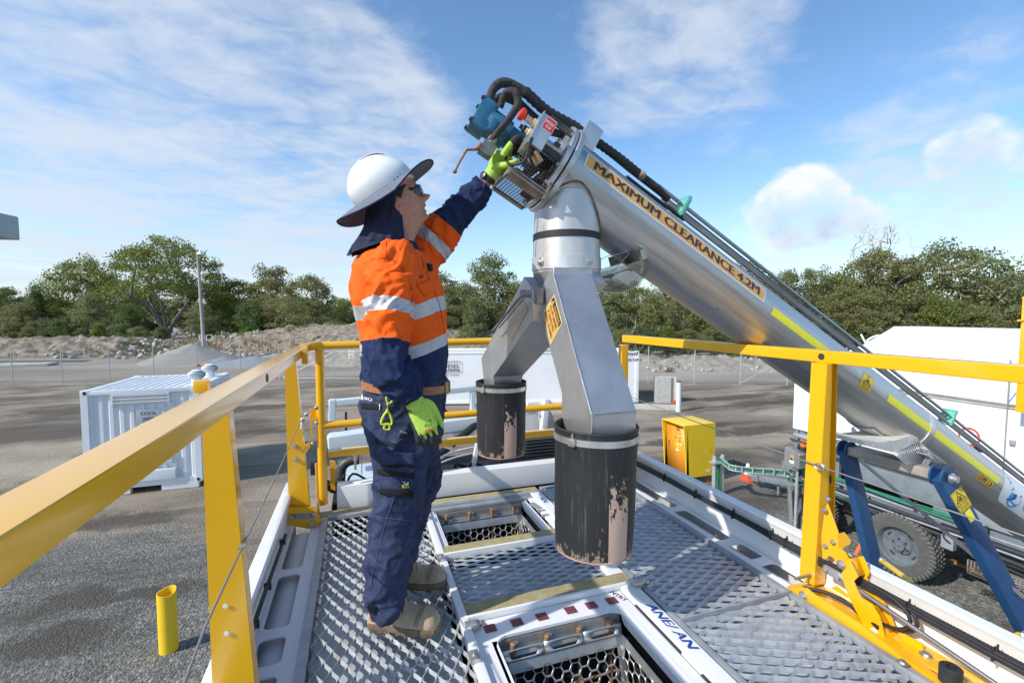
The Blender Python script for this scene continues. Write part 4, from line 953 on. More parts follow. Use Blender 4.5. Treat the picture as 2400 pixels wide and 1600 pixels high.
# --- front and cross strips
b = MB(); b.box((.86, 3.08, ZD+.075), (2.02, .05, .155), None, .006); b.box((.86, 3.125, ZD+.147), (2.02, .05, .012), None, .002); b.done('front_wall', M['white'], truck)
b = MB(); b.box((.075, 2.998, ZD+.004), (.66, .075, .016), None, .002); b.done('anti_slip_strip', M['strip'], truck)
for yc in (2.945, 2.310, 1.795):
    b = MB(); b.box((.79, yc, ZD+.012), (.78, .078, .012), None, .001); b.done('anti_slip_strip', M['strip'], truck)
    b = MB(); b.box((.79, yc-.047, ZD+.008), (.80, .014, .034), None, .003); b.done('strip_angle', M['galv'] if yc > 2.5 else M['white'], truck)
b = MB(); b.box((.75, 2.86, ZD-.004), (.72, .05, .02), None, .002); b.box((.75, 2.885, ZD+.006), (.70, .012, .02)); b.done('hatch_seal', M['galvd'], truck)
b = MB(); b.box((.79, -.1, ZD-.012), (.80, 1.9, .012)); b.done('deck_plate', M['white'], truck)
# --- hatches
def hatch(name, x0, x1, y0, y1, near):
    h = tag(bpy.data.objects.new(name, None), None); COL.objects.link(h); h.parent = truck; h.location = V((x0, y0, ZD))-V(truck.location)
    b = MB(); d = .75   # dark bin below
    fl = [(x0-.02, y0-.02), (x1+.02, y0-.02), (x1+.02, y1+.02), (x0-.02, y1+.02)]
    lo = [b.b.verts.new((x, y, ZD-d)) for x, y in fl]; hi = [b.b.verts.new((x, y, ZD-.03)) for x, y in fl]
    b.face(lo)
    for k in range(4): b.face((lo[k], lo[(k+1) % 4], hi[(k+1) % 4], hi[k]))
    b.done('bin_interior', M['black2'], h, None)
    b = MB()     # back wall band with pins
    b.box(((x0+x1)/2, y1+.004, ZD-.045), (x1-x0-.02, .012, .055), None, .003); b.box(((x0+x1)/2, y1-.012, ZD-.078), (x1-x0-.03, .03, .008)); b.done('back_band', M['stainb'], h)
    n = 4
    for k in range(n):
        x = x0+(x1-x0)*(k+.5)/n
        p = MB(); p.lathe([(.006, -.16), (.006, -.02), (.011, -.018), (.013, .0), (.012, .022), (.007, .027)], (x, y1-.025, ZD-.045), (0, 0, 1), 12); p.done('locking_pin', M['rust'], h)
    for k in range(n-1):
        x = x0+(x1-x0)*(k+1)/n-.05
        p = MB(); p.bolt((x, y1-.003, ZD-.045), (0, -1, 0), .009); p.done('bolt', M['bolt'], h)
    # hexagon basket: back, right, left walls
    bw = x1-x0-.05; top = ZD-.075; dep = .30; ca, sa = math.cos(R_(20)), math.sin(R_(20))
    fb = lambda x, y, z: (x0+.022+x, y1-.045-y*sa+z*ca*-1, top-y*ca)
    b = MB(); hexplate(b, lambda x, y, z: fb(x, y+.035, z), bw, dep, .026, .0065, .003)
    quad_patch(b, lambda x, y: fb(x, y, 0), 0, 0, bw, .045); quad_patch(b, lambda x, y: fb(x, y, 0), 0, 0, .03, dep); quad_patch(b, lambda x, y: fb(x, y, 0), bw-.03, 0, .03, dep)
    b.done('hexagon_screen', M['stainb'], h, None, solid=0)
    fr = lambda x, y, z: (x1-.028-y*.10+z, y1-.05-x, top-y)
    b = MB(); ln = y1-y0-.02; hexplate(b, lambda x, y, z: fr(x+.02, y+.03, z), ln, dep, .026, .0065, .003)
    quad_patch(b, lambda x, y: fr(x, y, 0), 0, 0, ln, .04); quad_patch(b, lambda x, y: fr(x, y, 0), 0, 0, .03, dep); b.done('hexagon_screen', M['stainb'], h, None)
    fl_ = lambda x, y, z: (x0+.02+y*.10, y1-.05-x, top-y)
    b = MB(); quad_patch(b, lambda x, y: fl_(x, y, 0), 0, 0, ln, .03); b.done('screen_edge', M['stainb'], h, None, solid=.003)
    b = MB()
    for k in range(4): b.cyl((x0+.06+(bw-.08)*k/3, y1-.03, ZD-.09), (x0+.06+(bw-.08)*k/3, y1-.06, ZD-.5), .006, 8)
    b.cyl((x0+.03, y1-.075, ZD-.22), (x1-.04, y1-.075, ZD-.20), .006, 8); b.done('screen_rod', M['rust'], h)
    if near:   # slotted top edge
        b = MB(); w = bw/3
        for k in range(3): cell_ring(b, lambda x, y, z: fb(x, y-.04, z+.006), w*k, 0, w, .042, w*k+.03, .008, w-.06, .026, .0125, .003)
        b.done('slotted_rim', M['stainb'], h, None)
    b = MB(); b.box((x1+.004, (y0+y1)/2-.02, ZD-.03), (.03, y1-y0, .06), Matrix.Rotation(R_(-18), 3, 'Y')); b.box((x0-.004, (y0+y1)/2-.02, ZD-.03), (.02, y1-y0, .06)); b.done('hatch_side', M['white2'], h)
    return h
h1 = hatch('hatch', .435, 1.035, 2.34, 2.83, False)
h2 = hatch('hatch', .475, 1.045, .82, 1.628, True)
# white rounded frame round the near hatch, channels, lettering
b = MB(); cell_ring(b, lambda x, y, z: (x, y, ZD+z), .402, .76, .70, 1.735-.76, .472, .84, .57, .788, .06, .012, 8); nf = b.done('hatch_frame', M['white'], truck, 25)
b = MB(); b.box((1.045+.055, 2.59, ZD-.006), (.05, .50, .02), Matrix.Rotation(R_(0), 3, 'Y'), .004); b.box((.418, 2.59, ZD-.006), (.026, .48, .02), None, .003); b.box((1.115, 2.585, ZD-.012), (.018, .5, .012)); b.done('hatch_frame', M['white'], truck)
b = MB(); b.box((1.152, (YN+2.93)/2, ZD-.002), (.078, 2.93-YN, .034), None, .012, 3); ch = b.done('lettered_channel', M['white'], truck)
b = MB()
for y0, y1 in ((1.62, 1.33), (1.22, .93), (.8, .4)): b.box((1.108, (y0+y1)/2, ZD+.003), (.012, y0-y1, .006), None, .002)
b.done('channel_slot', M['dark'], truck)
fn = plane_fn((1.138, 1.595, ZD+.0165), (0, -1, 0), (1, 0, 0)); b = MB()
put_text(b, 'ANE/ AN', fn, 0, .0, .285, .038, .03, .3); b.done('channel_text', M['inkb'], ch, None)
b = MB(); fn = plane_fn((1.135, 2.80, ZD+.0165), (0, -1, 0), (1, 0, 0)); put_text(b, 'AN', fn, 0, 0, .10, .034, .03, .3); b.done('channel_text', M['inkb'], ch, None)
b = MB(); fn = plane_fn((1.064, 1.700, ZD+.002), (.35, -.94, 0), (.94, .35, 0)); put_text(b, 'ENTRY', fn, -.055, 0, .10, .022); b.done('frame_text', M['ink'], nf, None)
b = MB(); fn = plane_fn((.0, .0, ZD+.0022), (1, 0, 0), (0, 1, 0))
for k, x in enumerate((.452, .565, .675, .806, .905, 1.005)): quad_patch(b, fn, x, 1.660, .048, .045)
b.done('red_dash', M['red'], nf, None)
# hinges
for (x, y) in ((1.150, 2.50), (1.185, 1.725), (.40, 1.70)):
    b = MB(); b.lathe([(.016, 0), (.016, .045)], (x-.022, y, ZD+.022), (1, 0, 0), 14); b.box((x+.02, y, ZD+.016), (.045, .035, .02), Matrix.Rotation(R_(20), 3, 'Z'), .004); b.bolt((x+.045, y-.01, ZD+.026), (1, -.4, .5), .008, .012); b.done('hinge', M['bolt'], truck)
b = MB(); b.box((1.076, 2.70, ZD+.004), (.03, .10, .012), Matrix.Rotation(R_(12), 3, 'Z')); b.box((1.082, 2.62, ZD+.006), (.05, .014, .01)); b.box((1.078, 2.55, ZD+.006), (.05, .014, .01)); b.done('latch_bar', M['galvd'], truck)
b = MB(); b.cyl((1.165, 2.52, ZD+.03), (1.18, 2.44, ZD+.05), .012, 10); b.lathe([(.022, 0), (.022, .02)], (1.165, 2.53, ZD+.02), (0, 0, 1), 14); b.done('latch_knob', M['dark'], truck)

# --- yellow guard rails
hr = MB(); hr.box((-.320, 1.1, 4.243), (.068, 4.05, .044), None, .006, 3); lr = hr.done('handrail', M['yellow'], truck)
b = MB(); b.lathe([(.014, -.001), (.014, .003)], (-.287, 1.66, 4.243), (1, 0, 0), 16); b.done('drain_hole', M['dark'], lr)
b = MB(); b.box((-.270, 2.62, 4.233), (.03, .035, .085), None, .004); b.done('rail_bracket', M['yellow'], lr)
b = MB(); b.beam((-.335, 3.08, 4.245), (-.23, 3.10, 4.258), .06, .05, bev=.004); b.done('rail_bracket', M['yellow'], lr)
hr = MB(); hr.box((2.02, .95, 4.260), (.066, 4.4, .056), None, .006, 3); rr_ = hr.done('handrail', M['yellow'], truck)
b = MB(); b.lathe([(.015, -.002), (.015, .002)], (1.987, 1.50, 4.26), (1, 0, 0), 20); b.done('drain_hole', M['dark'], rr_)
def post(name, xo, xi0, xi1, y, z0, z1, sgn):
    """tapered folded post: outer edge xo upright, inner edge leaning from xi0 (foot) to xi1 (head)"""
    b = MB(); b.prism([(xo, z0), (xi0, z0), (xi1, z1), (xo, z1)], (0, y, 0), (1, 0, 0), (0, 0, 1), -.006)
    b.prism([(xo, z0), (xo+.004*sgn, z0), (xo+.004*sgn, z1), (xo, z1)], (0, y+.002, 0), (1, 0, 0), (0, 0, 1), -.05)
    b.prism([(xi0-.004*sgn, z0), (xi0, z0), (xi1, z1), (xi1-.004*sgn, z1)], (0, y+.002, 0), (1, 0, 0), (0, 0, 1), -.05)
    return b.done(name, M['yellow'], truck)
pa = post('rail_post', -.412, -.288, -.350, 1.44, 3.02, 4.222, 1)
pb = post('rail_post', -.408, -.292, -.352, 2.90, 3.262, 4.222, 1)
def holes(p, pts, y):
    b = MB()
    for q in pts: r = atY(*q, y); b.lathe([(.0065, 0), (.0065, .002)], r, (0, -1, 0), 14)
    b.done('bolt_hole', M['white2'], p)
holes(pa, [(528, 1419), (531, 1483)], 1.437)
for q in ((691, 1045), (692, 1075)):
    b = MB(); b.bolt(atY(*q, 2.897), (0, -1, 0), .009, .009); b.done('bolt', M['bolt'], pb)
b = MB(); p = atY(463, 905, 1.47); b.box((p.x+.01, p.y, p.z), (.035, .03, .035), None, .006); b.done('rail_bracket', M['yellow'], pa)
def poly_px(pts, plane, c, th, m, name, parent=truck, bev=0):
    """real plate of thickness th in the plane x=c / y=c / z=c"""
    q = [{'X': atX, 'Y': atY, 'Z': atZ}[plane](x, y, c) for x, y in pts]
    b = MB(); off = {'X': V((th, 0, 0)), 'Y': V((0, th, 0)), 'Z': V((0, 0, -th))}[plane]
    A = [b.b.verts.new(p) for p in q]; B_ = [b.b.verts.new(p+off) for p in q]; n = len(A); b.face(A); b.face(B_[::-1])
    for i in range(n): b.face((A[i], B_[i], B_[(i+1) % n], A[(i+1) % n]))
    return b.done(name, m, parent, 30)
Yp = M['yellow']
poly_px([(672, 1190), (681, 1188), (722, 1189), (737, 1184), (745, 1205), (758, 1223), (759, 1233), (750, 1238), (732, 1240), (674, 1230)], 'Y', 2.87, .006, Yp, 'post_foot')
poly_px([(683, 1205), (734, 1203), (737, 1214), (686, 1216)], 'Y', 2.862, .01, M['galvd'], 'post_foot')
for q in ((686, 1211), (735, 1205), (731, 1227), (754, 1230)):
    b = MB(); b.bolt(atY(*q, 2.865), (0, -1, 0), .010, .012); b.done('bolt', M['bolt'], truck)
# front gate of tube
G_ = MB(); G_.tube([(-.235, 3.10, 3.235), (-.235, 3.10, 4.262)], .027, 20); gate = G_.done('gate_upright', Yp, truck)
b = MB(); b.tube([(-.235, 3.10, 4.255), (.8, 3.10, 4.262), (1.86, 3.10, 4.265)], .0245, 20); b.done('gate_rail', Yp, truck)
b = MB(); b.tube([(-.235, 3.10, 3.745), (1.78, 3.10, 3.765)], .0245, 20); b.done('gate_rail', Yp, truck)
b = MB(); b.tube([(1.80, 3.10, 3.23), (1.80, 3.10, 4.262)], .027, 20); b.done('gate_upright', Yp, truck)
b = MB(); b.beam((-.12, 3.20, 3.535), (1.95, 3.20, 3.545), .055, .045, bev=.005); b.done('gate_rail', Yp, truck)
b = MB(); b.beam((-.20, 3.12, 3.55), (.15, 3.17, 3.545), .03, .04, bev=.003); b.done('gate_bracket', Yp, truck)
poly_px([(725, 960), (742, 952), (755, 957), (755, 990), (742, 1000), (736, 985)], 'Y', 3.11, .01, Yp, 'gate_bracket')
b = MB(); b.beam(atY(729, 970, 3.08), atY(731, 1040, 3.08), .018, .01, bev=.002); b.done('gate_link', Yp, truck)
b = MB(); b.beam(atY(741, 1085, 3.05), atY(747, 1212, 3.0), .014, .03, bev=.002); b.done('gate_link', Yp, truck)
poly_px([(714, 1044), (727, 1038), (727, 1046), (718, 1062)], 'Y', 3.0, .02, Yp, 'gate_bracket')
poly_px([(773, 1080), (775, 1145), (786, 1150), (786, 1082)], 'Y', 3.25, .02, Yp, 'gate_bracket')
b = MB(); p = atY(737, 1095, 3.2); b.box(p, (.045, .06, .085), None, .006); b.done('solenoid', M['black'], truck)
for q in ((718, 971), (733, 1040), (742, 955), (742, 991), (710, 983)):
    b = MB(); b.bolt(atY(*q, 3.02 if q[0] > 712 else 2.88), (-.5, -.8, 0), .010, .014); b.done('bolt', M['bolt'], truck)
# post far right and post with fold-down linkage
b = MB(); b.box((1.985, 3.12, 3.72), (.062, .045, .99), None, .004); b.done('rail_post', Yp, truck)
b = MB()
b.prism([(1.933, 3.225), (2.005, 3.225), (1.985, 4.233), (1.958, 4.233)], (0, 1.45, 0), (1, 0, 0), (0, 0, 1), -.006)
b.prism([(2.002, 3.225), (2.008, 3.225), (1.990, 4.233), (1.984, 4.233)], (0, 1.45, 0), (1, 0, 0), (0, 0, 1), -.07)
b.prism([(1.933, 3.225), (1.939, 3.225), (1.962, 4.233), (1.956, 4.233)], (0, 1.453, 0), (1, 0, 0), (0, 0, 1), -.07)
b.prism([(2.005, 3.25), (2.075, 3.30), (2.045, 4.233), (1.985, 4.233)], (0, 1.515, 0), (1, 0, 0), (0, 0, 1), -.006)
b.prism([(2.075, 3.30), (2.080, 3.30), (2.050, 4.233), (2.045, 4.233)], (0, 1.47, 0), (1, 0, 0), (0, 0, 1), -.05)
pc = b.done('rail_post', Yp, truck)
b = MB(); p = atY(1944, 1121, 1.50); b.lathe([(.020, 0), (.020, .014), (.012, .016)], p, (-.2, -1, 0), 20); b.done('rubber_buffer', M['black'], pc)
poly_px([(1939, 1179), (1963, 1245), (1968, 1283), (2004, 1314), (2012, 1344), (1999, 1357), (1979, 1355), (1953, 1306), (1943, 1301), (1928, 1316), (1925, 1255), (1933, 1194)], 'X', 1.955, .006, Yp, 'link_plate')
poly_px([(1963, 1250), (1979, 1246), (1994, 1265), (1993, 1274), (1976, 1281), (1966, 1281)], 'Z', 3.50, .006, Yp, 'link_tab')
poly_px([(1972, 1344), (1990, 1308), (2011, 1351), (2000, 1362), (2018, 1400), (2042, 1414), (2060, 1442), (2075, 1500), (2086, 1521), (2091, 1542), (2028, 1472), (1990, 1400), (1972, 1348)], 'X', 1.905, .006, Yp, 'link_arm')
poly_px([(1993, 1306), (2022, 1303), (2038, 1341), (2030, 1353), (2051, 1395), (2072, 1411), (2084, 1437), (2117, 1514), (2096, 1512), (2066, 1440), (2032, 1411), (2014, 1362), (2018, 1332), (2000, 1327)], 'X', 1.975, .006, Yp, 'link_arm')
def strap_between(p0, p1, w):  # cover plate between the two link arms
    b = MB(); b.beam(p0, p1, w, .006, up=(1, 0, 0)); b.done('link_web', Yp, truck)
a0, a1 = atX(2045, 1420, 1.94), atX(2100, 1518, 1.94)
b = MB(); d = (a1-a0).normalized(); b.grid([[a0+V((x, 0, 0)), a1+V((x, 0, 0))] for x in (-.033, .037)]); b.done('link_web', Yp, truck, solid=.005)
a0, a1 = atX(1996, 1308, 1.94), atX(2013, 1349, 1.94)
b = MB(); b.grid([[a0+V((x, 0, 0)), a1+V((x, 0, 0))] for x in (-.033, .037)]); b.done('link_web', Yp, truck, solid=.005)
poly_px([(1850, 1381), (1857, 1377), (1890, 1377), (1906, 1390), (2014, 1460), (2114, 1540), (2215, 1602), (2150, 1602), (2112, 1573), (2060, 1542), (1967, 1475), (1864, 1404)], 'X', 1.835, .006, Yp, 'base_plate')
poly_px([(1920, 1385), (1960, 1372), (1990, 1395), (1985, 1420), (1930, 1400)], 'X', 2.005, .006, Yp, 'base_plate')
b = MB(); b.box((1.925, 1.15, ZD+.004), (.17, .72, .006)); b.box((1.925, .45, ZD+.004), (.17, .5, .006)); b.done('base_plate', Yp, truck)
poly_px([(2105, 1479), (2161, 1507), (2163, 1521), (2154, 1540), (2126, 1549), (2119, 1514), (2114, 1496)], 'X', 1.955, .006, Yp, 'base_plate')
poly_px([(2161, 1530), (2234, 1563), (2271, 1594), (2260, 1640), (2190, 1640), (2194, 1582), (2208, 1577), (2177, 1559), (2156, 1540)], 'Z', 3.245, .008, Yp, 'base_plate')
b = MB(); p = atZ(2227, 1597, 3.25); b.lathe([(.030, 0), (.030, .05), (.026, .053), (.012, .053), (.012, .03)], p, (0, 0, 1), 24); b.done('rubber_stop', M['black'], truck)
b = MB(); p0, p1 = atX(1967, 1350, 1.925), atX(2332, 1600, 1.93); b.cyl(p0, p0+(p1-p0)*1.6, .0085, 14); b.done('damper_rod', M['pipe'], truck)
b = MB(); b.beam(atX(1932, 1330, 1.925), atX(1970, 1352, 1.925), .022, .030, bev=.004); b.cyl(atX(1965, 1345, 1.925), atX(1990, 1364, 1.925), .012, 12); b.done('rod_clevis', M['galvd'], truck)
b = MB(); b.cyl((1.84, 1.47, 3.265), (2.01, 1.47, 3.265), .007, 12); b.done('hinge_pin', M['pipe'], truck)
for q, xx in (((1935, 1279), 1.952), ((1953, 1270), 1.952), ((1971, 1322), 1.90), ((1934, 1335), 1.91), ((1882, 1394), 1.832), ((2116, 1550), 1.90), ((2106, 1528), 1.90), ((1941, 1169), 1.94), ((1933, 1195), 1.94)):
    b = MB(); r = .012 if q[1] in (1322, 1394) else .0075; b.bolt(atX(*q, xx), (-1, 0, 0), r, .011); b.done('bolt', M['bolt'], truck)
b = MB(); b.bolt(atZ(2170, 1534, 3.246), (0, 0, 1), .013, .010); b.bolt(atZ(2115, 1552, 3.226), (0, 0, 1), .011, .009); b.done('bolt', M['bolt'], truck)
poly_px([(2038, 1472), (2050, 1470), (2058, 1482), (2045, 1484)], 'X', 1.9025, .003, M['white'], 'paint_chip')
# corrugated hoses on the right
def corr(b, pts, r, pitch=.006, n=12, smooth=6):
    c = MB(); pts = [V(p) for p in pts]; P = []
    for i in range(len(pts)-1):
        p0 = pts[max(i-1, 0)]; p1 = pts[i]; p2 = pts[i+1]; p3 = pts[min(i+2, len(pts)-1)]
        for k in range(24):
            t = k/24; P.append(.5*((2*p1)+(p2-p0)*t+(2*p0-5*p1+4*p2-p3)*t*t+(-p0+3*p1-3*p2+p3)*t**3))
    P.append(pts[-1]); Q = []; rr = []; acc = 0; k = 0; L_ = [0]
    for a, c_ in zip(P, P[1:]): L_.append(L_[-1]+(c_-a).length)
    s = 0; i = 0
    while s < L_[-1]:
        while i < len(L_)-2 and L_[i+1] < s: i += 1
        t = (s-L_[i])/max(1e-6, L_[i+1]-L_[i]); Q.append(P[i].lerp(P[i+1], t)); rr.append(r*(1 if k % 2 else .84)); k += 1; s += pitch
    b.tube(Q, rr, n); return b
b = MB(); corr(b, [(1.972, 1.42, 3.345), (1.972, 1.2, 3.345), (1.972, .9, 3.345), (1.972, .4, 3.34), (1.972, -.5, 3.34)], .0085, .005); b.done('corrugated_conduit', M['black'], truck)
lp = [(1.965, 1.36, 3.345), (1.962, 1.17, 3.352), (1.958, 1.085, 3.330), (1.955, 1.065, 3.285), (1.955, 1.10, 3.245), (1.955, 1.17, 3.225), (1.955, 1.26, 3.222)]
for k in range(2): b = MB(); corr(b, [V(p)+V((-.012*k, .016*k, .002*k)) for p in lp], .0075, .005); b.done('corrugated_conduit', M['black'], truck)
b = MB(); corr(b, [(1.86, 1.44, 3.235), (1.90, 1.36, 3.250), (1.93, 1.25, 3.235), (1.90, 1.16, 3.23)], .009, .005); corr(b, [(1.88, 1.42, 3.24), (1.94, 1.33, 3.235), (1.91, 1.22, 3.225)], .007, .005); b.done('corrugated_conduit', M['black'], truck)
# --- thin wire ropes
wr = mat('wire_rope', (.30, .29, .28), .5, .5, var=.1)
b = MB(); b.tube([atY(706, 985, 2.87), atY(640, 1130, 2.2), atY(568, 1281, 1.42), atY(480, 1470, 1.05), atY(425, 1620, .85)], .0028, 8); b.done('wire_rope', wr, truck)
b = MB(); a = [atX(1440, 915, 1.93), atX(1923, 1093, 1.93), atX(2400, 1255, 1.93)]; a.append(a[-1]+(a[-1]-a[-2])*.8)
b.tube([a[0]+(a[0]-a[1])*.2, a[0], (a[0]+a[1])/2-V((0, 0, .008)), a[1], a[2], a[3]], .0028, 8); b.done('wire_rope', wr, truck)
b = MB(); p = a[1]
for k in range(3): b.tube([p+V((0.0, .022*math.cos(t*.7), .015*math.sin(t*.7)))+V((-.004*k, 0, 0)) for t in range(10)], .003, 6)
b.done('rope_eye', M['bolt'], truck)
b = MB(); p = atY(568, 1281, 1.42); b.box(p, (.02, .012, .012), None, .003); p = atY(707, 983, 2.87); b.cyl(p, p+V((-.0, -.02, -.05)), .006, 8); b.done('rope_eye', M['bolt'], truck)

# --- machinery in front of the deck
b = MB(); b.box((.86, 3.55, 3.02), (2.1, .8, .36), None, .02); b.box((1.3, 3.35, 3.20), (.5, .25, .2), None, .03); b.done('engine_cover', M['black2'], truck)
b = MB(); gx0, gx1 = atY(1222, 1060, 3.45).x, atY(1310, 1060, 3.45).x
b.box(((gx0+gx1)/2, 3.50, 3.30), (gx1-gx0+.12, .06, .30), None, .01); cool = b.done('radiator_box', mat('radiator_dark', (.03, .035, .04), .5, var=.2), truck)
b = MB()
for k in range(10): b.box(((gx0+gx1)/2+.02, 3.452, 3.19+k*.026), (gx1-gx0, .02, .006), Matrix.Rotation(R_(25), 3, 'X'))
b.done('radiator_slats', mat('slat', (.09, .10, .11), .45, .3), cool)
b = MB(); b.tube([atY(1002, 1085, 3.35), atY(1060, 1040, 3.5), atY(1115, 995, 3.65), atY(1160, 960, 3.8)], .030, 16, smooth=4); b.done('rubber_hose', M['black'], truck)
b = MB(); pA, pB = atY(1002, 1030, 3.30), atY(1060, 1050, 3.20); b.tube([pA, pB], .016, 16, False); b.tube([pB, pB+(pA-pB)*.02], [.016, .011], 16, False); b.tube([pB, pA], [.011, .011], 16, False); b.done('white_pipe', M['white'], truck)
b = MB(); b.tube([atY(1000, 1092, 3.25), atY(1060, 1060, 3.35), atY(1130, 1045, 3.5)], .010, 10, smooth=4); b.tube([atY(1000, 1098, 3.28), atY(1065, 1072, 3.38), atY(1130, 1058, 3.5)], .006, 10, smooth=4); b.done('pale_cable', M['white2'], truck)
b = MB(); b.beam(atY(1108, 1100, 3.30), atY(1120, 1030, 3.30), .04, .03, bev=.003); b.done('white_strut', M['white'], truck)
b = MB(); b.beam(atY(1270, 1035, 3.7), atY(1280, 935, 3.7), .07, .05, bev=.004); b.beam(atY(1235, 948, 3.75), atY(1290, 942, 3.75), .05, .05, bev=.01); b.done('white_strut', M['white'], truck)
poly_px([(1238, 968), (1245, 955), (1262, 950), (1268, 962), (1262, 985), (1262, 1022), (1235, 1022), (1225, 985)], 'Y', 3.8, .12, M['white2'], 'white_housing')
poly_px([(1262, 962), (1266, 948), (1281, 949), (1297, 975), (1303, 1005), (1302, 1035), (1268, 1035)], 'Y', 3.72, .012, mat('bracket_grey', (.60, .62, .66), .4, .2), 'curved_bracket')
for q in ((1269, 975), (1273, 997), (1279, 1006), (1284, 1016)):
    b = MB(); b.bolt(atY(*q, 3.715), (0, -1, 0), .012, .014); b.done('bolt', M['bolt'], truck)
b = MB(); b.box(atY(1270, 1029, 3.68), (.30, .12, .02), None, .004); b.done('tray', M['dark'], truck)
# cab guard: pale tube frame with glass-like fairing
pale = mat('pale_blue_white_paint', (.58, .66, .70), .35, var=.06, vs=3)
b = MB(); zt = atY(860, 938, 3.75).z
def bar(p, q, r, Y=3.75, m=pale, n='guard_tube'):
    b = MB(); b.beam(atY(*p, Y), atY(*q, Y), r, r*.9, bev=r*.25, seg=3); b.done(n, m, truck)
bar((770, 945), (1180, 902), .055); bar((778, 1000), (780, 935), .06); bar((1108, 985), (1108, 915), .05)
bar((768, 1035), (1130, 985), .13, 3.7); bar((811, 1030), (811, 965), .02, 3.8, M['dark'], 'guard_stay'); bar((1046, 1015), (1046, 960), .02, 3.8, M['dark'], 'guard_stay')
poly_px([(1058, 1000), (1060, 985), (1110, 978), (1112, 1030), (1062, 1030)], 'Y', 3.95, .02, mat('window_pale', (.40, .48, .52), .2, var=.1), 'cab_window')
ang_ = [(803, 1108), (812, 1090), (862, 1086), (880, 1084), (880, 1130), (806, 1135)]
poly_px([(795, 1108), (806, 1090), (890, 1082), (890, 1140), (800, 1145)], 'Z', 3.22, .03, mat('pale_fairing', (.52, .62, .66), .3, var=.12, vs=6, bump=.2, bs=8), 'fairing')
b = MB(); b.tube([atY(848, 1110, 3.4), atY(848, 1075, 3.4)], .003, 6); b.box(atY(833, 1068, 3.3), (.03, .03, .06), None, .008); b.cyl(atY(833, 1060, 3.28), atY(833, 1100, 3.28), .008, 10); b.done('fitting', M['bolt'], truck)
b = MB(); b.tube([atY(797, 1140, 3.35), atY(800, 1098, 3.35), atY(818, 1080, 3.35), atY(842, 1076, 3.35)], .035, 12, smooth=4); b.done('oily_pipe', M['dsteel'], truck)
rn = random.Random(5)
for k in range(9):
    b = MB(); x0 = rn.uniform(.3, .9) if k > 3 else rn.uniform(-.22, -.05); b.tube([(x0, 3.25+rn.uniform(0, .2), 3.20), (x0+rn.uniform(-.1, .1), 3.3, 3.30+rn.uniform(-.03, .05)), (x0+rn.uniform(0, .25), 3.35, 3.25), (x0+rn.uniform(.1, .35), 3.4, 3.18)], rn.uniform(.008, .02), 10, smooth=4); b.done('black_hose', M['black'], truck)
# worn white arm of the loading gantry, top left; its shade painted into the grey
wh = tag(bpy.data.objects.new('steel_arm', None), 'shaded white chipped box arm jutting in at the left edge against the sky', 'steel arm'); COL.objects.link(wh)
q = atD(-2, 525, 3.4); wh.location = (q.x-1.5, q.y+1, 0)
b = MB(); z0 = atD(31, 555, 3.4).z; z1 = atD(29, 498, 3.4).z; ax = (cr*-1+cf*-.10+V((0, 0, .0))).normalized(); yy = V((0, 0, 1)).cross(ax)
b.box(q+ax*1.0+yy*(-.08)+V((0, 0, (z0+z1)/2-q.z)), (2.0, .16, z1-z0), Matrix((ax, yy, V((0, 0, 1)))).transposed(), .018, 3); b.done('arm_box', mat('chipped_shaded_paint', (.34, .39, .40), .45, var=.08, vs=3, patch=((.17, .17, .14), 16, .62)), wh)
b = MB(); e = q+ax*2.2; b.box((e.x, e.y, z1/2), (.2, .2, z1)); b.done('arm_post', M['white2'], wh)

# ================================================================== loading auger
P0 = V((.873, 1.97, 5.109)); aa = V((.873, 0, -.488)).normalized(); an = V((-aa.z, 0, aa.x)); ac = V((0, -1, 0)); RT = .163
def A(s, h, y=1.97): return P0+aa*s+an*h+V((0, y-1.97, 0))
def cyl_pt(s, th, R=RT): t = R_(th); return P0+aa*s+(ac*math.cos(t)+an*math.sin(t))*R
def onA(x, y, Y):        # photo pixel on the plane y=Y -> (s, h)
    q = atY(x, y, Y)-P0; return q.dot(aa), q.dot(an)
AR = Matrix((aa, V((0, 1, 0)), an)).transposed()      # local box frame: x along the tube, y across, z up
auger = thing('loading_auger', 'big tilted stainless steel auger tube with trouser spout, warning stickers and blue support arms', 'auger', (.93, 1.97, 3.5))
b = MB(); b.rings([[cyl_pt(s, th) for th in range(0, 360, 5)] for s in (0, .15, .3, .6, 1, 1.5, 2, 2.5, 3, 3.5, 4, 4.5, 5.6)], True, True)
tube = b.done('auger_tube', M['stain'], auger)
b = MB()
for s in (1.02, 1.07, 2.28): b.rings([[cyl_pt(s+d, th, RT+e) for th in range(0, 360, 6)] for d, e in ((-.004, 0), (-.001, .0012), (.001, .0012), (.004, 0))], True, False)
# end flanges
b = MB(); b.lathe([(.195, -.040), (.200, -.036), (.200, -.018), (.196, -.015)], P0, aa, 64); b.lathe([(.203, -.010), (.207, -.007), (.207, .012), (.203, .015), (.166, .018)], P0, aa, 64); fl_ = b.done('end_flange', M['stainb'], auger)
for k in range(14):
    t = R_(k*360/14+8); b = MB(); b.bolt(P0+aa*.015+(ac*math.cos(t)+an*math.sin(t))*.187, aa, .009, .010); b.bolt(P0-aa*.040+(ac*math.cos(t)+an*math.sin(t))*.187, -aa, .009, .010); b.done('bolt', M['bolt'], fl_)
b = MB(); b.box(A(.055, .205, 1.95), (.085, .11, .115), AR, .004); b.done('junction_cover', M['stainb'], auger)
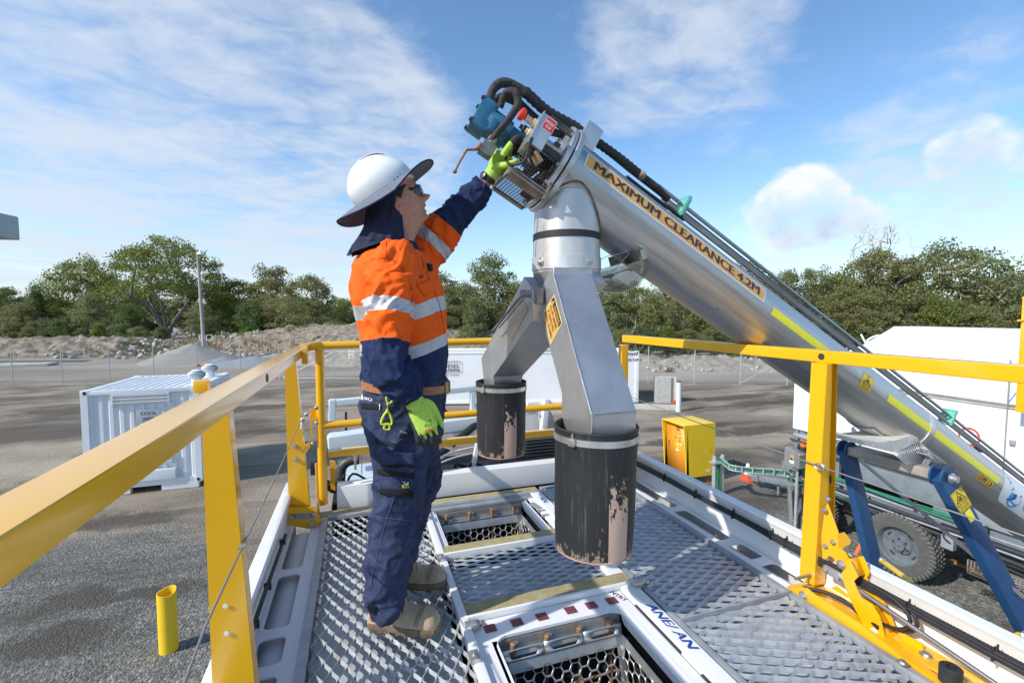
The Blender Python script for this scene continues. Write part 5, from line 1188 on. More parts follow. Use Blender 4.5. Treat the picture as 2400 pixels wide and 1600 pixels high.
# motor, coupling, gearbox
b = MB(); b.lathe([(.058, -.375), (.064, -.365), (.064, -.27), (.052, -.262), (.052, -.15), (.066, -.145), (.066, -.125)], P0, aa, 32)
b.box(A(-.395, 0), (.075, .115, .135), AR, .010); b.box(A(-.345, -.03, 1.93), (.03, .08, .06), AR, .006); mo = b.done('hydraulic_motor', M['blue'], auger)
for dh, dy in ((.055, .045), (.055, -.045), (-.055, .045), (-.055, -.045)):
    b = MB(); b.bolt(A(-.432, dh, 1.97+dy), -aa, .010, .010); b.done('bolt', M['dark'], mo)
b = MB(); b.lathe([(.028, -.20), (.028, -.11), (.055, -.105), (.055, -.07), (.04, -.065), (.04, -.02)], P0, aa, 24)
b.box(A(-.065, .03, 1.93), (.03, .10, .09), AR, .004); b.box(A(-.10, -.05, 1.99), (.05, .08, .05), AR, .01); b.box(A(-.05, -.09, 1.95), (.035, .14, .05), AR, .006); b.done('shaft_coupling', M['dsteel'], auger)
b = MB()
for dh in (.105, -.02): b.box(A(-.095, dh, 1.82), (.13, .012, .028), AR, .002)
b.box(A(-.095, .12, 2.10), (.13, .012, .028), AR, .002); b.done('mount_bar', M['rust'] if 0 else M['dsteel'], auger)
for k, (h, y) in enumerate(((.03, 1.87), (.055, 1.90), (-.005, 1.88))):
    b = MB(); b.lathe([(.012, -.14), (.012, -.03)], A(0, h, y), aa, 12); b.done('stud', M['bolt'], auger)
# guard cage
b = MB(); b.box(A(-.113, -.192, 1.862), (.175, .050, .010), AR, .002); b.box(A(-.113, -.192, 2.075), (.175, .03, .010), AR, .002); b.box(A(-.113, -.178, 1.836), (.175, .012, .034), AR, .002); b.box(A(-.202, -.178, 1.95), (.010, .23, .04), AR, .002)
b.box(A(-.02, -.13, 1.83), (.012, .03, .15), AR, .002); b.cyl(A(-.20, -.185, 1.825), A(-.02, -.185, 1.825), .007, 10); cg = b.done('guard_frame', mat('brown_stained_steel', (.30, .25, .20), .5, .5, var=.35, vs=14, bump=.2, bs=40), auger)
b = MB()
for k in range(13): s = -.195+k*.0142; b.beam(A(s, -.175, 1.832), A(s, -.01, 1.832), .0022, .0022)
for k in range(12): h = -.172+k*.0145; b.beam(A(-.20, h, 1.829), A(-.02, h, 1.829), .0022, .0022, up=(0, 1, 0))
for k in range(13): s = -.195+k*.0142; b.beam(A(s, -.190, 1.885), A(s, -.190, 2.065), .0022, .0022)
for k in range(13): y = 1.885+k*.0148; b.beam(A(-.20, -.191, y), A(-.02, -.191, y), .0022, .0022)
b.done('guard_mesh', M['dark'], auger, None)
b = MB(); b.box(A(-.06, -.13, 1.99), (.05, .09, .07), AR, .010); b.box(A(-.13, -.10, 2.02), (.06, .05, .05), AR, .010); b.done('rusty_block', mat('rusty_brown', (.20, .16, .13), .8, .3, var=.4, vs=20, bump=.5), auger)
# control box with emergency stop
cbx = MB(); cbx.box(A(-.172, -.018, 1.785), (.062, .120, .140), AR, .003); box_ = cbx.done('control_box', M['stainb'], auger)
b = MB(); b.box(A(-.206, -.018, 1.785), (.006, .128, .148), AR, .002); b.done('box_lid', M['stainb'], box_)
b = MB(); fnb = plane_fn(A(-.137, -.018, 1.7245), an, -aa)     # reading direction: along -n ... see corners
fE = plane_fn(A(-.200, .048, 1.7243), aa, an); quad_patch(b, lambda x, y: fE(x, y-.055), .012, 0, .050, .055); sk = b.done('stop_sticker', M['stickW'], box_, None)
b = MB(); quad_patch(b, lambda x, y: fE(x, y-.055)+ac*.0006, .014, .002, .046, .051); b.done('stop_sticker', M['redb'], sk, None)
b = MB(); f2 = lambda x, y: fE(x, y-.055)+ac*.0012; put_text(b, 'EMERGENCY', f2, .016, .028, .042, .012, .02); put_text(b, 'STOP', f2, .025, .009, .024, .012, .02); b.done('sticker_text', M['stickW'], sk, None)
cream = mat('aged_cream_plastic', (.62, .50, .30), .5, var=.25, vs=20)
b = MB(); q = A(-.209, .012, 1.77); b.lathe([(.019, 0), (.019, .012), (.013, .014), (.013, .040), (.016, .044)], q, -aa, 20); b.done('switch_base', cream, box_)
b = MB(); b.lathe([(.012, .040), (.013, .050), (.024, .056), (.026, .066), (.024, .074), (.012, .078)], q, -aa, 24); b.done('emergency_stop', M['redb'], box_)
b = MB(); q = A(-.209, -.035, 1.765); b.lathe([(.016, 0), (.016, .010), (.011, .013), (.011, .022)], q, -aa, 16); b.done('push_button', cream, box_)
b = MB(); q = A(-.209, -.005, 1.82); b.lathe([(.016, 0), (.016, .030), (.010, .034), (.010, .045)], q, -aa, 8); b.box(A(-.23, .03, 1.80), (.02, .03, .02), AR, .003); b.done('cable_gland', M['black'], box_)
b = MB(); b.lathe([(.014, 0), (.017, .012), (.013, .030), (.009, .034)], A(-.175, -.09, 1.76), -an, 16); b.tube([A(-.175, -.12, 1.76), A(-.18, -.15, 1.78), A(-.21, -.16, 1.83), A(-.23, -.12, 1.90), A(-.24, -.05, 1.93)], .006, 8, smooth=5); b.tube([A(-.20, -.07, 1.72), A(-.19, -.12, 1.72), A(-.14, -.15, 1.74), A(-.10, -.12, 1.80)], .007, 8, smooth=5); b.done('black_cable', M['black'], box_)
b = MB(); b.box(A(-.140, -.105, 1.78), (.05, .10, .006), AR@Matrix.Rotation(R_(20), 3, 'Y'), .002); b.done('box_bracket', M['wood'], box_)
# hoses
def sagp(lst): return [A(s, h, y) for s, h, y in lst]
hp = [(-.40, .055, 1.95), (-.415, .125, 1.95), (-.392, .180, 1.95), (-.33, .200, 1.95), (-.25, .200, 1.94), (-.17, .190, 1.94), (-.03, .215, 1.94), (.14, .228, 1.94), (.33, .230, 1.945), (.50, .238, 1.955), (.58, .236, 1.96)]
b = MB(); P = sagp(hp); b.tube(P, [.017, .019, .021, .022, .022, .021, .021, .019, .020, .021, .018], 14, smooth=8); b.done('wrapped_hose', M['hose'], auger)
hp2 = [(-.37, .06, 2.0), (-.385, .11, 2.0), (-.36, .155, 2.0), (-.30, .175, 2.0), (-.2, .165, 2.0), (-.1, .165, 2.0), (.0, .195, 2.0), (.2, .185, 1.98), (.35, .18, 1.97), (.50, .192, 1.97), (.6, .20, 1.97)]
b = MB(); b.tube(sagp(hp2), [.017, .018, .020, .021, .021, .019, .015, .013, .013, .013, .013], 12, smooth=8); b.done('wrapped_hose', M['hose'], auger)
b = MB(); corr(b, sagp([(-.30, .203, 1.94), (-.17, .193, 1.94), (-.05, .212, 1.94), (.0, .220, 1.94)]), .0255, .014, 14); corr(b, sagp([(.11, .226, 1.94), (.25, .232, 1.94), (.40, .236, 1.95)]), .0225, .013, 14); b.done('spiral_guard', M['black'], auger)
b = MB(); b.tube(sagp([(-.355, .05, 1.90), (-.365, .10, 1.87), (-.335, .115, 1.85), (-.302, .085, 1.85), (-.302, .02, 1.86), (-.315, -.05, 1.88), (-.325, -.115, 1.90)]), [.014, .016, .018, .017, .015, .014, .013], 12, smooth=7); b.done('wrapped_hose', M['hose'], auger)
b = MB(); b.tube(sagp([(.30, .155, 1.90), (.42, .165, 1.915), (.55, .178, 1.93), (.70, .185, 1.94)]), .0085, 8, smooth=5); b.done('thin_hose', M['black'], auger)
b = MB(); b.tube(sagp([(.365, .232, 1.945), (.385, .236, 1.945), (.40, .232, 1.948)]), [.020, .025, .019], 10); b.done('hose_tape', mat('brown_tape', (.32, .24, .17), .8, var=.4, vs=30, bump=.6), auger)
# valve and lever
b = MB(); s0, h0 = onA(1141, 352, 1.9); b.box(A(s0, h0, 1.9), (.060, .05, .055), AR, .004); b.lathe([(.02, -.02), (.02, .03)], A(s0, h0+.03, 1.9), an, 12); va = b.done('valve_block', mat('brassy_grey', (.27, .26, .22), .45, .6, var=.3, vs=25), auger)
b = MB(); qs = [onA(x, y, 1.88) for x, y in ((1127, 336), (1118, 350), (1094, 351), (1078, 378), (1066, 402))]; qs = [A(s, h, 1.88) for s, h in qs]
b.tube([qs[0], qs[1]], .010, 10); b.tube(qs[1:], [.006, .006, .005, .005], 10); bmesh.ops.create_uvsphere(b.b, u_segments=14, v_segments=8, radius=.009, matrix=Matrix.Translation(qs[-1])); b.done('lever_handle', M['rust'], va)
# ---------- spout
sp = MB(); cx, cy = .935, 1.97
rings = []
for z, r in ((5.0, .150), (4.9, .152), (4.80, .154), (4.715, .157), (4.713, .161), (4.655, .162), (4.65, .157), (4.640, .156)):
    rings.append([(cx+r*math.cos(2*math.pi*k/48), cy+r*math.sin(2*math.pi*k/48), z) for k in range(48)])
sp.rings(rings, True, False); spo = sp.done('outlet_spout', mat('pale_brushed_steel', (.62, .61, .585), .46, .55, var=.16, vs=9, stretch=(1, 1, .35), bump=.06, bs=30, patch=((.34, .28, .22), 9, .62)), auger)
# weld seam where spout meets the tube
b = MB(); P = []
for k in range(73):
    t = 2*math.pi*k/72; x, y = cx+.156*math.cos(t), cy+.156*math.sin(t); dy = y-1.97; hh = -math.sqrt(max(0, RT**2-dy*dy)); xx = x-P0.x
    # point on tube under side with this x,y : s*aa.x + h*an.x = xx
    s = (xx-hh*an.x)/aa.x; P.append(A(s, hh, y))
b.tube(P, .0055, 8); b.done('weld_seam', mat('weld_seam', (.22, .18, .15), .6, .5, var=.5, vs=60, bump=.6, bs=80), auger)
b = MB(); b.lathe([(.1555, 4.792), (.1575, 4.793), (.1575, 4.822), (.1555, 4.823)], (cx, cy, 0), n=48); b.done('black_band', M['black'], spo)
for a in (-75, -160, 20, 110):
    t = R_(a); d = V((math.cos(t), math.sin(t), 0)); b = MB(); b.lathe([(.020, 0), (.020, .006)], V((cx, cy, 4.685))+d*.159, d, 20); b.bolt(V((cx, cy, 4.685))+d*.165, d, .010, .012); b.done('bolt', M['bolt'], spo)
# transition from round to the two chutes
def ringpt(k, n, z, rect=None, r=.157):
    t = 2*math.pi*k/n
    if rect is None: return V((cx+r*math.cos(t), cy+r*math.sin(t), z))
    x0, x1, y0, y1 = rect; mx, my = (x0+x1)/2, (y0+y1)/2; u, v = math.cos(t), math.sin(t); q = max(abs(u), abs(v)); return V((mx+(x1-x0)/2*u/q, my+(y1-y0)/2*v/q, z))
b = MB(); n = 48; b.rings([[ringpt(k, n, 4.645) for k in range(n)], [ringpt(k, n, 4.585, (.815, 1.055, 1.80, 2.16)) for k in range(n)], [ringpt(k, n, 4.50, (.80, .99, 1.86, 2.12)) for k in range(n)]], True, True)
b.done('spout_transition', M['chute'], auger, 25)
def chute(secs, name):
    """secs: list of (x0,x1,(y,z) front, (y,z) back)"""
    b = MB(); rows = []
    for x0, x1, f, k in secs: rows.append([V((x0, f[0], f[1])), V((x1, f[0], f[1])), V((x1, k[0], k[1])), V((x0, k[0], k[1]))])
    b.rings(rows, True, True); o = b.done(name, M['chute'], auger, 20); md = o.modifiers.new('b', 'BEVEL'); md.width = .003; md.segments = 2; return o, rows
nl, nr = chute([(.800, .990, (1.812, 4.655), (1.985, 4.56)), (.800, .990, (1.812, 4.625), (1.99, 4.50)), (.800, .990, (1.462, 4.088), (1.72, 4.12)), (.800, .990, (1.462, 3.90), (1.72, 3.90))], 'near_chute')
nl.name = 'chute_leg'
fl2, fr2 = chute([(.750, .955, (1.93, 4.56), (2.05, 4.63)), (.750, .955, (1.93, 4.42), (2.09, 4.60)), (.750, .940, (2.570, 4.085), (2.845, 4.17)), (.758, .932, (2.590, 4.03), (2.82, 4.03)), (.765, .925, (2.60, 3.90), (2.81, 3.90))], 'far_chute')
fl2.name = 'chute_leg'
b = MB()
for i in range(1, 3): b.tube([nr[i][0], nr[i+1][0]], .0035, 6)
b.tube([nr[2][0], nr[2][1]], .003, 6); b.done('weld_seam', M['stainb'], nl)
# sticker and pale patch on the chutes
def px_quad(pts, xx, ex=0.0):
    TL, TR, BR, BL = [atX(x, y, xx) for x, y in pts]
    return lambda u, v: (BL*(1-u)+BR*u)*(1-v)+(TL*(1-u)+TR*u)*v
f = px_quad([(1299, 690), (1318, 756), (1290, 808), (1273, 732)], .7985)
b = MB(); quad_patch(b, f, 0, 0, 1, 1); ws = b.done('warning_sticker', mat('pale_yellow_edge', (.80, .66, .30), .4, var=.1), nl, None)
f1 = lambda u, v: f(u, v)+V((-.0006, 0, 0)); b = MB(); quad_patch(b, f1, .04, .05, .92, .66); b.done('sticker_field', M['stickO'], ws, None)
b = MB(); quad_patch(b, f1, .04, .73, .92, .22)
f3 = lambda u, v: f(u, v)+V((-.0012, 0, 0))
for t, u0, v0, w in (('FLOW UNDER', .14, .53, .74), ('IF REMOVED', .16, .33, .68), ('REFIT GUARD', .10, .12, .80)): put_text(b, t, f3, u0, v0, w, .13, .02)
b.done('sticker_text', M['ink'], ws, None)
b = MB(); put_text(b, 'WARNING', f3, .30, .77, .60, .14, .02)
b.face([b.b.verts.new(f3(*q)) for q in ((.10, .76), (.24, .76), (.17, .93))]); b.done('sticker_text', M['stickO'], ws, None)
f = px_quad([(1213, 698), (1236, 724), (1199, 800), (1190, 758)], .7485); b = MB(); b.face([b.b.verts.new(atX(x, y, .7485)) for x, y in ((1216, 697), (1235, 716), (1236, 727), (1199, 799), (1189, 758))]); b.done('pale_patch', mat('pale_tan_patch', (.62, .47, .34), .6, var=.12, vs=20), fl2, None)  # pale tan patch on the left face of the far chute
b = MB(); q0, q1 = atX(1222, 688, .72), atX(1268, 690, .79); b.cyl(q0, q1, .016, 14); b.lathe([(.021, 0), (.021, .012)], q0, (q1-q0), 6); b.box(atX(1262, 693, .775), (.03, .05, .07), None, .004); b.cyl(atX(1224, 690, .70), atX(1156, 774, .70), .007, 10); b.cyl(atX(1232, 694, .70), atX(1170, 768, .70), .004, 8); b.done('locking_lever', M['dsteel'] if 0 else mat('grey_worn_steel', (.28, .27, .26), .5, .6, var=.3, vs=20), auger)
# rubber sleeves
def sleeve_mat():
    m = bpy.data.materials.new('worn_black_rubber'); m.use_nodes = True; nt = m.node_tree; N = nt.nodes; L = nt.links; b = N['Principled BSDF']; b.inputs['Roughness'].default_value = .62
    tc = N.new('ShaderNodeTexCoord'); sp_ = N.new('ShaderNodeSeparateXYZ'); L.new(tc.outputs['Object'], sp_.inputs[0])
    def mt(op, a, c=None):
        x = N.new('ShaderNodeMath'); x.operation = op
        for i, q in ((0, a), (1, c)):
            if q is None: continue
            if isinstance(q, (int, float)): x.inputs[i].default_value = q
            else: L.new(q, x.inputs[i])
        return x.outputs[0]
    def ss(v, a, c, d=0, e=1):
        r = N.new('ShaderNodeMapRange'); r.interpolation_type = 'SMOOTHSTEP'
        for k, q in (('From Min', a), ('From Max', c), ('To Min', d), ('To Max', e)): r.inputs[k].default_value = q
        L.new(v, r.inputs['Value']); return r.outputs[0]
    def nz(sc, st, det=8, ro=.7):
        mp = N.new('ShaderNodeMapping'); mp.inputs['Scale'].default_value = st; L.new(tc.outputs['Object'], mp.inputs[0]); n = N.new('ShaderNodeTexNoise'); n.inputs['Scale'].default_value = sc; n.inputs['Detail'].default_value = det; n.inputs['Roughness'].default_value = ro; L.new(mp.outputs[0], n.inputs[0]); return n.outputs['Fac']
    def mx(f, a, c):
        x = N.new('ShaderNodeMix'); x.data_type = 'RGBA'
        if isinstance(f, float): x.inputs[0].default_value = f
        else: L.new(f, x.inputs[0])
        for i, q in ((6, a), (7, c)):
            if isinstance(q, tuple): x.inputs[i].default_value = (*q, 1)
            else: L.new(q, x.inputs[i])
        return x.outputs[2]
    az = mt('ARCTAN2', sp_.outputs[1], sp_.outputs[0]); lo, hi = R_(-101), R_(-70)
    st = mt('MULTIPLY', ss(az, lo, lo+.02), ss(az, hi, hi-.02)); wide = mt('MULTIPLY', ss(az, lo-.35, lo), ss(az, hi+.35, hi))
    n1 = nz(60, (1, 1, .55)); streak = nz(70, (1, 1, .06), 5, .7); z = sp_.outputs[2]
    worn = mt('MULTIPLY', ss(mt('ADD', n1, ss(z, .42, .04, -.15, .20)), .50, .54), st)
    w2 = mt('MULTIPLY', ss(mt('ADD', n1, ss(z, .40, .0, -.20, .03)), .56, .60), wide)
    low = ss(mt('ADD', n1, ss(z, .08, 0, -.10, .12)), .58, .64); c = mx(ss(streak, .56, .72), (.016, .017, .018), (.070, .075, .080))
    c = mx(ss(nz(6, (1, 1, .7), 5), .60, .74), c, (.050, .058, .064)); c = mx(mt('MULTIPLY', low, .55), c, (.50, .36, .27)); c = mx(mt('MULTIPLY', w2, .8), c, (.44, .22, .15)); c = mx(worn, c, (.56, .38, .29))
    L.new(c, b.inputs['Base Color']); bp = N.new('ShaderNodeBump'); bp.inputs['Strength'].default_value = .5; bp.inputs['Distance'].default_value = .002; L.new(streak, bp.inputs['Height']); L.new(bp.outputs[0], b.inputs['Normal'])
    return m
SM = sleeve_mat(); brown = mat('raw_rubber_edge', (.55, .30, .22), .8, var=.3, vs=30)
def sleeve(x, y, z1, z0, r1, r0, tx=0, ty=0):
    b = MB(); n = 72; H_ = z1-z0; rows = []
    def ring(z, r, wob=0):
        t = (z1-z)/H_
        return [(x+tx*t+r*math.cos(2*math.pi*k/n)*(1+wob*math.sin(2*2*math.pi*k/n+1)+wob*.6*math.sin(6*math.pi*k/n)), y+ty*t+r*math.sin(2*math.pi*k/n)*(1-wob*math.sin(2*2*math.pi*k/n+1)), z) for k in range(n)]
    prof = [(z0, r0*.955), (z0+.004, r0*1.0)]+[(z0+H_*f, (r0+(r1-r0)*min(1, f*1.1))*(1+.012*math.sin(f*6))) for f in (.15, .3, .45, .6, .75, .86)]+[(z1-.055, r1*1.0), (z1-.04, r1*.985), (z1-.02, r1*.985), (z1-.004, r1*1.01), (z1, r1*.99), (z1, r1*.955), (z0+H_*.5, r1*.94), (z0, r0*.955)]
    for z, r in prof: rows.append(ring(z, r, .018))
    b.rings(rows, True, False); o = b.done('rubber_sleeve', SM, auger, 40, loc=(x+tx*.5, y+ty*.5, z0))
    b = MB(); b.rings([ring(z0+.003, r0*1.003, .018), ring(z0-.003, r0*1.0, .018), ring(z0-.003, r0*.95, .018)], True, False); b.done('raw_edge', brown, o)
    b = MB(); b.rings([ring(z, r, .018) for z, r in ((z1-.050, r1*1.0), (z1-.050, r1*1.018), (z1-.026, r1*1.018), (z1-.026, r1*.99))], True, False); b.done('hose_clamp', M['stainb'], o)
    t = R_(-150); b = MB(); q = V((x+r1*1.02*math.cos(t), y+r1*1.02*math.sin(t), z1-.038)); b.box(q, (.03, .022, .03), Matrix.Rotation(t+1.57, 3, 'Z'), .004); b.cyl(q+V((0, 0, -.02)), q+V((0, 0, .03)), .005, 8); b.done('clamp_screw', M['bolt'], o)
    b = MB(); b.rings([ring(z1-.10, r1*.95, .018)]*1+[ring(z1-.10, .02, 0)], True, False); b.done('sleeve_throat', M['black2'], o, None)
    return o
sleeve(.883, 1.575, 4.020, 3.540, .164, .150, -.012, -.01)
sleeve(.842, 2.705, 4.035, 3.585, .158, .146, .0, .0)
# clear inspection hood with steel flap
b = MB(); b.grid([[atY(x, y, yy) for x, y in ((1400, 612), (1425, 600), (1470, 590), (1478, 583))]+[atY(1470, 600, yy), atY(1432, 640, yy), atY(1404, 652, yy)] for yy in (1.87, 1.93, 2.03, 2.08)]); b.done('steel_flap', M['chute'], auger, 25, solid=.003)
b = MB(); c0 = atY(1448, 622, 1.97); rows = []
dn = (V((.30, 0, -.95))).normalized(); uu = V((.95, 0, .30)).normalized()
for i in range(13):
    ph = R_(90*i/12); r = .168*math.cos(ph); rows.append([c0+uu*(r*math.cos(2*math.pi*k/40)*.92)+V((0, 1, 0))*(r*math.sin(2*math.pi*k/40)*.8)+dn*(.135*math.sin(ph)) for k in range(40)])
b.rings(rows, True, False); hd = b.done('clear_hood', M['glass'], auger, 60)
b = MB(); rows = [[c0+uu*(r*math.cos(t)*.94)+V((0, 1, 0))*(r*math.sin(t)*.82)+dn*z for t in [R_(-75+10*k) for k in range(16)]] for r, z in ((.168, .004), (.180, .0), (.180, -.045), (.168, -.045), (.162, .0))]
b.grid(rows); b.done('hood_rim', mat('yellowed_plastic', (.50, .50, .33), .18, var=.2, vs=20, coat=.6), hd)
b = MB(); b.grid([[c0+uu*(-.12+.03*i)+V((0, -.06+.03*j, 0))+dn*(.035+.02*noise.noise(V((i*1.3, j*1.1, 4))))for i in range(7)] for j in range(5)]); b.done('inner_baffle', mat('grimy_baffle', (.17, .15, .12), .7, .2, var=.6, vs=30), hd, 60)
b = MB(); b.grid([[c0+uu*(-.16+.025*i)+V((0, -.05+.03*j, 0))+dn*(.055+.012*noise.noise(V((i*2.3, j*2.1, 9)))) for i in range(4)] for j in range(4)]); b.done('mud_clump', mat('mossy_mud', (.075, .065, .025), .95, var=.6, vs=60, bump=1, bs=90), hd, 60)
# ---------- stickers and tape on the tube
def cfn(dr): return lambda s, th: cyl_pt(s, th, RT+dr)
def arc(mm): return math.degrees(mm/RT)
b = MB(); quad_patch(b, cfn(.0012), .062, 5.5, 1.190, 29.5, 30, 8); stk = b.done('clearance_sticker', M['stickW'], tube, 60)
b = MB(); quad_patch(b, cfn(.0018), .070, 8.2, 1.174, 24.2, 30, 8); b.done('sticker_field', M['stickO'], stk, 60)
b = MB(); put_text(b, 'MAXIMUM CLEARANCE 4.2M', cfn(.0026), .112, 11.6, 1.090, 16.5, .036, 0, 10); b.done('sticker_text', mat('faded_black_ink', (.06, .035, .035), .45, var=.3, vs=20), stk, None)
for nme, s0, s1, t0, t1 in (('a', 1.322, 1.860, -4.5, 10.5), ('b', 2.365, 3.675, -4.0, 12.5)):
    b = MB(); quad_patch(b, cfn(.0014), s0, t0, s1-s0, t1-t0, 20, 4); b.done('reflective_strip', M['reflY'], tube, 60)
b = MB(); quad_patch(b, cfn(.0014), 3.452, -21.5, .185, 14.5, 8, 5); g1 = b.done('weight_sticker', mat('amber_sticker', (.82, .47, .03), .45, var=.1), tube, 60)
b = MB(); put_text(b, 'GVM 1.3t', cfn(.0022), 3.462, -20, .165, 11.5, .012, .1, 6); b.done('sticker_text', M['ink'], g1, None)
def pinch(parent, fn, w=1.0, h=1.0):
    b = MB(); quad_patch(b, fn, 0, 0, 1, 1, 5, 8); p = b.done('pinch_sticker', M['stickY'], parent, 60)
    g = lambda u, v: fn(u, v)+noff(fn, u, v)*.0008
    b = MB(); 
    def ring(pts, q):
        n = len(pts); a = [b.b.verts.new(g(*x)) for x in pts]; c = [b.b.verts.new(g(*x)) for x in q]
        for i in range(n): b.face((a[i], a[(i+1) % n], c[(i+1) % n], c[i]))
    ring([(.10, .45), (.90, .45), (.5, .94)], [(.20, .49), (.80, .49), (.5, .86)])
    for (x, y, ww, hh) in ((.36, .52, .28, .07), (.40, .60, .06, .10), (.48, .60, .05, .13), (.56, .60, .05, .09), (.30, .54, .10, .04)): quad_patch(b, g, x, y, ww, hh)
    put_text(b, 'PINCH POINT', g, .08, .31, .84, .09, .02)
    for k, t in enumerate(('KEEP CLEAR', 'CAN CAUSE SEVERE', 'PERSONAL INJURY')): put_text(b, t, g, .12, .22-k*.075, .76, .05)
    ring([(.03, .03), (.97, .03), (.97, .97), (.03, .97)], [(.055, .045), (.945, .045), (.945, .955), (.055, .955)])
    b.done('sticker_text', M['ink'], p, None); return p
def noff(fn, u, v):
    a = fn(u, v); return (fn(u+.01, v)-a).cross(fn(u, v+.01)-a).normalized()
cf_ = cfn(.0014); pinch(tube, lambda u, v: cf_(2.112+.095*u, -14+33*v))
# white logo sticker at the lower end
b = MB(); rows = []
for i in range(25):
    t = i/24; th = -34+76*t; s0 = 3.735+.10*((th-5)/38)**2*0+.13*(1-math.cos(R_((th-4)*2.1)))*.9
    rows.append([cyl_pt(3.735+.11*(1-max(0, 1-((th-4)/40)**2)**.5)+(5.0-3.735)*k/12, th, RT+.0012) for k in range(13)])
b.grid(rows); lg = b.done('logo_sticker', M['stickW'], tube, 60)
c2 = cfn(.0022)
def blobp(b, pts): b.face([b.b.verts.new(c2(*p)) for p in pts])
def band(b, ctr, wid, fn):
    """ribbon along a centre line in sticker space (s metres, theta degrees)"""
    k = RT*math.pi/180; P = [V((s, th*k, 0)) for s, th in ctr]; A_, B_ = [], []
    for i, p in enumerate(P):
        t = (P[min(i+1, len(P)-1)]-P[max(i-1, 0)]).normalized(); nn = V((-t.y, t.x, 0)); w = wid[i] if isinstance(wid, list) else wid
        A_.append(fn((p+nn*w).x, (p+nn*w).y/k)); B_.append(fn((p-nn*w).x, (p-nn*w).y/k))
    b.grid([A_, B_])
def arcs(cx_, cy_, rx, ry, a0, a1, n=16): return [(cx_+rx*math.cos(R_(a0+(a1-a0)*i/n)), cy_+ry*math.sin(R_(a0+(a1-a0)*i/n))) for i in range(n+1)]
b = MB(); band(b, [(3.80, 31), (3.835, 22), (3.865, 10)]+arcs(3.93, -9, .062, 15, 150, 420, 22), [.012, .016, .019]+[.020]*12+[.016, .012, .008, .005, .004, .003, .003, .002, .002, .002, .002], c2); b.done('logo_mark', M['inklb'], lg, 60)
b = MB(); band(b, [(3.93+.06*math.cos(R_(60-6*i)), -9+15*math.sin(R_(60-6*i))+i*1.6) for i in range(12)]+[(3.82, 31)], .003, c2); b.done('logo_mark', M['inkb'], lg, 60)
b = MB(); band(b, [(3.845, -20), (3.865, -14), (3.89, -8), (3.915, -2), (3.925, 3)], [.003, .016, .020, .019, .006], c2); b.done('logo_mark', M['inkb'], lg, 60)
b = MB(); put_text(b, 'ORICA', c2, 4.05, -20, .62, 30, .03, 0, 8); b.done('logo_mark', M['inklb'], lg, None)
# ---------- pipes on top, clamps
for k, (h, y, r, s0) in enumerate(((.212, 1.955, .0165, .58), (.240, 1.985, .0125, .56), (.249, 1.945, .0085, .50), (.264, 1.965, .0085, .50), (.236, 1.925, .0055, .62), (.190, 1.93, .0065, .68))):
    b = MB(); b.tube([A(s0, h-.002, y), A(1.5, h, y), A(3, h+.002, y), A(5.6, h, y)], r, 14); b.done('steel_pipe', M['pipe'], auger)
for s in (.665, 3.205):
    b = MB(); b.box(A(s, .240, 1.955), (.026, .080, .090), AR, .006); b.box(A(s, .292, 1.955), (.022, .070, .010), AR, .003); b.box(A(s, .240, 1.955), (.014, .084, .11), AR, .002); cl = b.done('pipe_clamp', M['teal'], auger)
    b = MB(); b.box(A(s-.02, .182, 1.955), (.030, .006, .050), AR@Matrix.Rotation(R_(20), 3, 'Y'), .001); b.box(A(s-.03, .166, 1.955), (.05, .05, .006), AR, .001); b.done('clamp_foot', M['stainb'], cl)
# ---------- cradle, mesh basket, strap
b = MB(); b.rings([[cyl_pt(2.845+d, th, RT+e) for th in range(0, 360, 6)] for d, e in ((-.022, .0), (-.022, .004), (.022, .004), (.022, .0))], True, False); b.done('steel_strap', M['stainb'], auger)
b = MB()
rows = []
for i in range(15):
    th = -150+6.0*i; rows.append([cyl_pt(s, th, RT+.006+.05*max(0, math.sin(R_((th+90)*1.0)) if 0 else 0)) for s in (2.50, 2.56, 2.64, 2.72, 2.80)])
b.grid(rows); b.done('cradle', M['galv'], auger, 40, solid=.006)
pad = mat('stained_white_pad', (.62, .59, .52), .7, var=.2, vs=14, bump=.4, bs=30)
b = MB(); s_ = lambda x, y, Y=1.86: onA(x, y, Y)
pts = [(2018, 1030), (2060, 1036), (2105, 1030), (2135, 1020), (2150, 1024), (2155, 1035), (2120, 1050), (2095, 1060), (2060, 1052), (2020, 1042)]
A_ = [b.b.verts.new(atY(x, y, 1.82)) for x, y in pts]; B_ = [b.b.verts.new(atY(x, y, 1.82)+V((.0, .22, .0))) for x, y in pts]; b.face(A_); b.face(B_[::-1])
for i in range(len(A_)): b.face((A_[i], B_[i], B_[(i+1) % len(A_)], A_[(i+1) % len(A_)]))
b.done('cradle_pad', pad, auger, 30)
def wiregrid(b, q, nu, nv, r):
    f_ = lambda u, v: (q[0]*(1-u)+q[1]*u)*(1-v)+(q[3]*(1-u)+q[2]*u)*v
    for i in range(nu+1): b.beam(f_(i/nu, 0), f_(i/nu, 1), r, r)
    for j in range(nv+1): b.beam(f_(0, j/nv), f_(1, j/nv), r, r)
b = MB(); wiregrid(b, [atY(2094, 1061, 1.82), atY(2152, 1034, 1.82), atY(2170, 1080, 1.78), atY(2122, 1088, 1.78)], 13, 9, .0035)
wiregrid(b, [atY(2152, 1034, 1.82), atY(2188, 1062, 1.84), atY(2218, 1085, 1.82), atY(2170, 1080, 1.78)], 10, 9, .0035); b.done('guard_mesh', M['stainb'], auger, None)
b = MB(); b.beam(atY(2160, 1062, 1.77), atY(2178, 1075, 1.77), .05, .004); b.beam(atY(2181, 1066, 1.77), atY(2166, 1092, 1.77), .05, .004, up=(0, 1, 0)); b.done('cradle_plate', M['stainb'], auger)
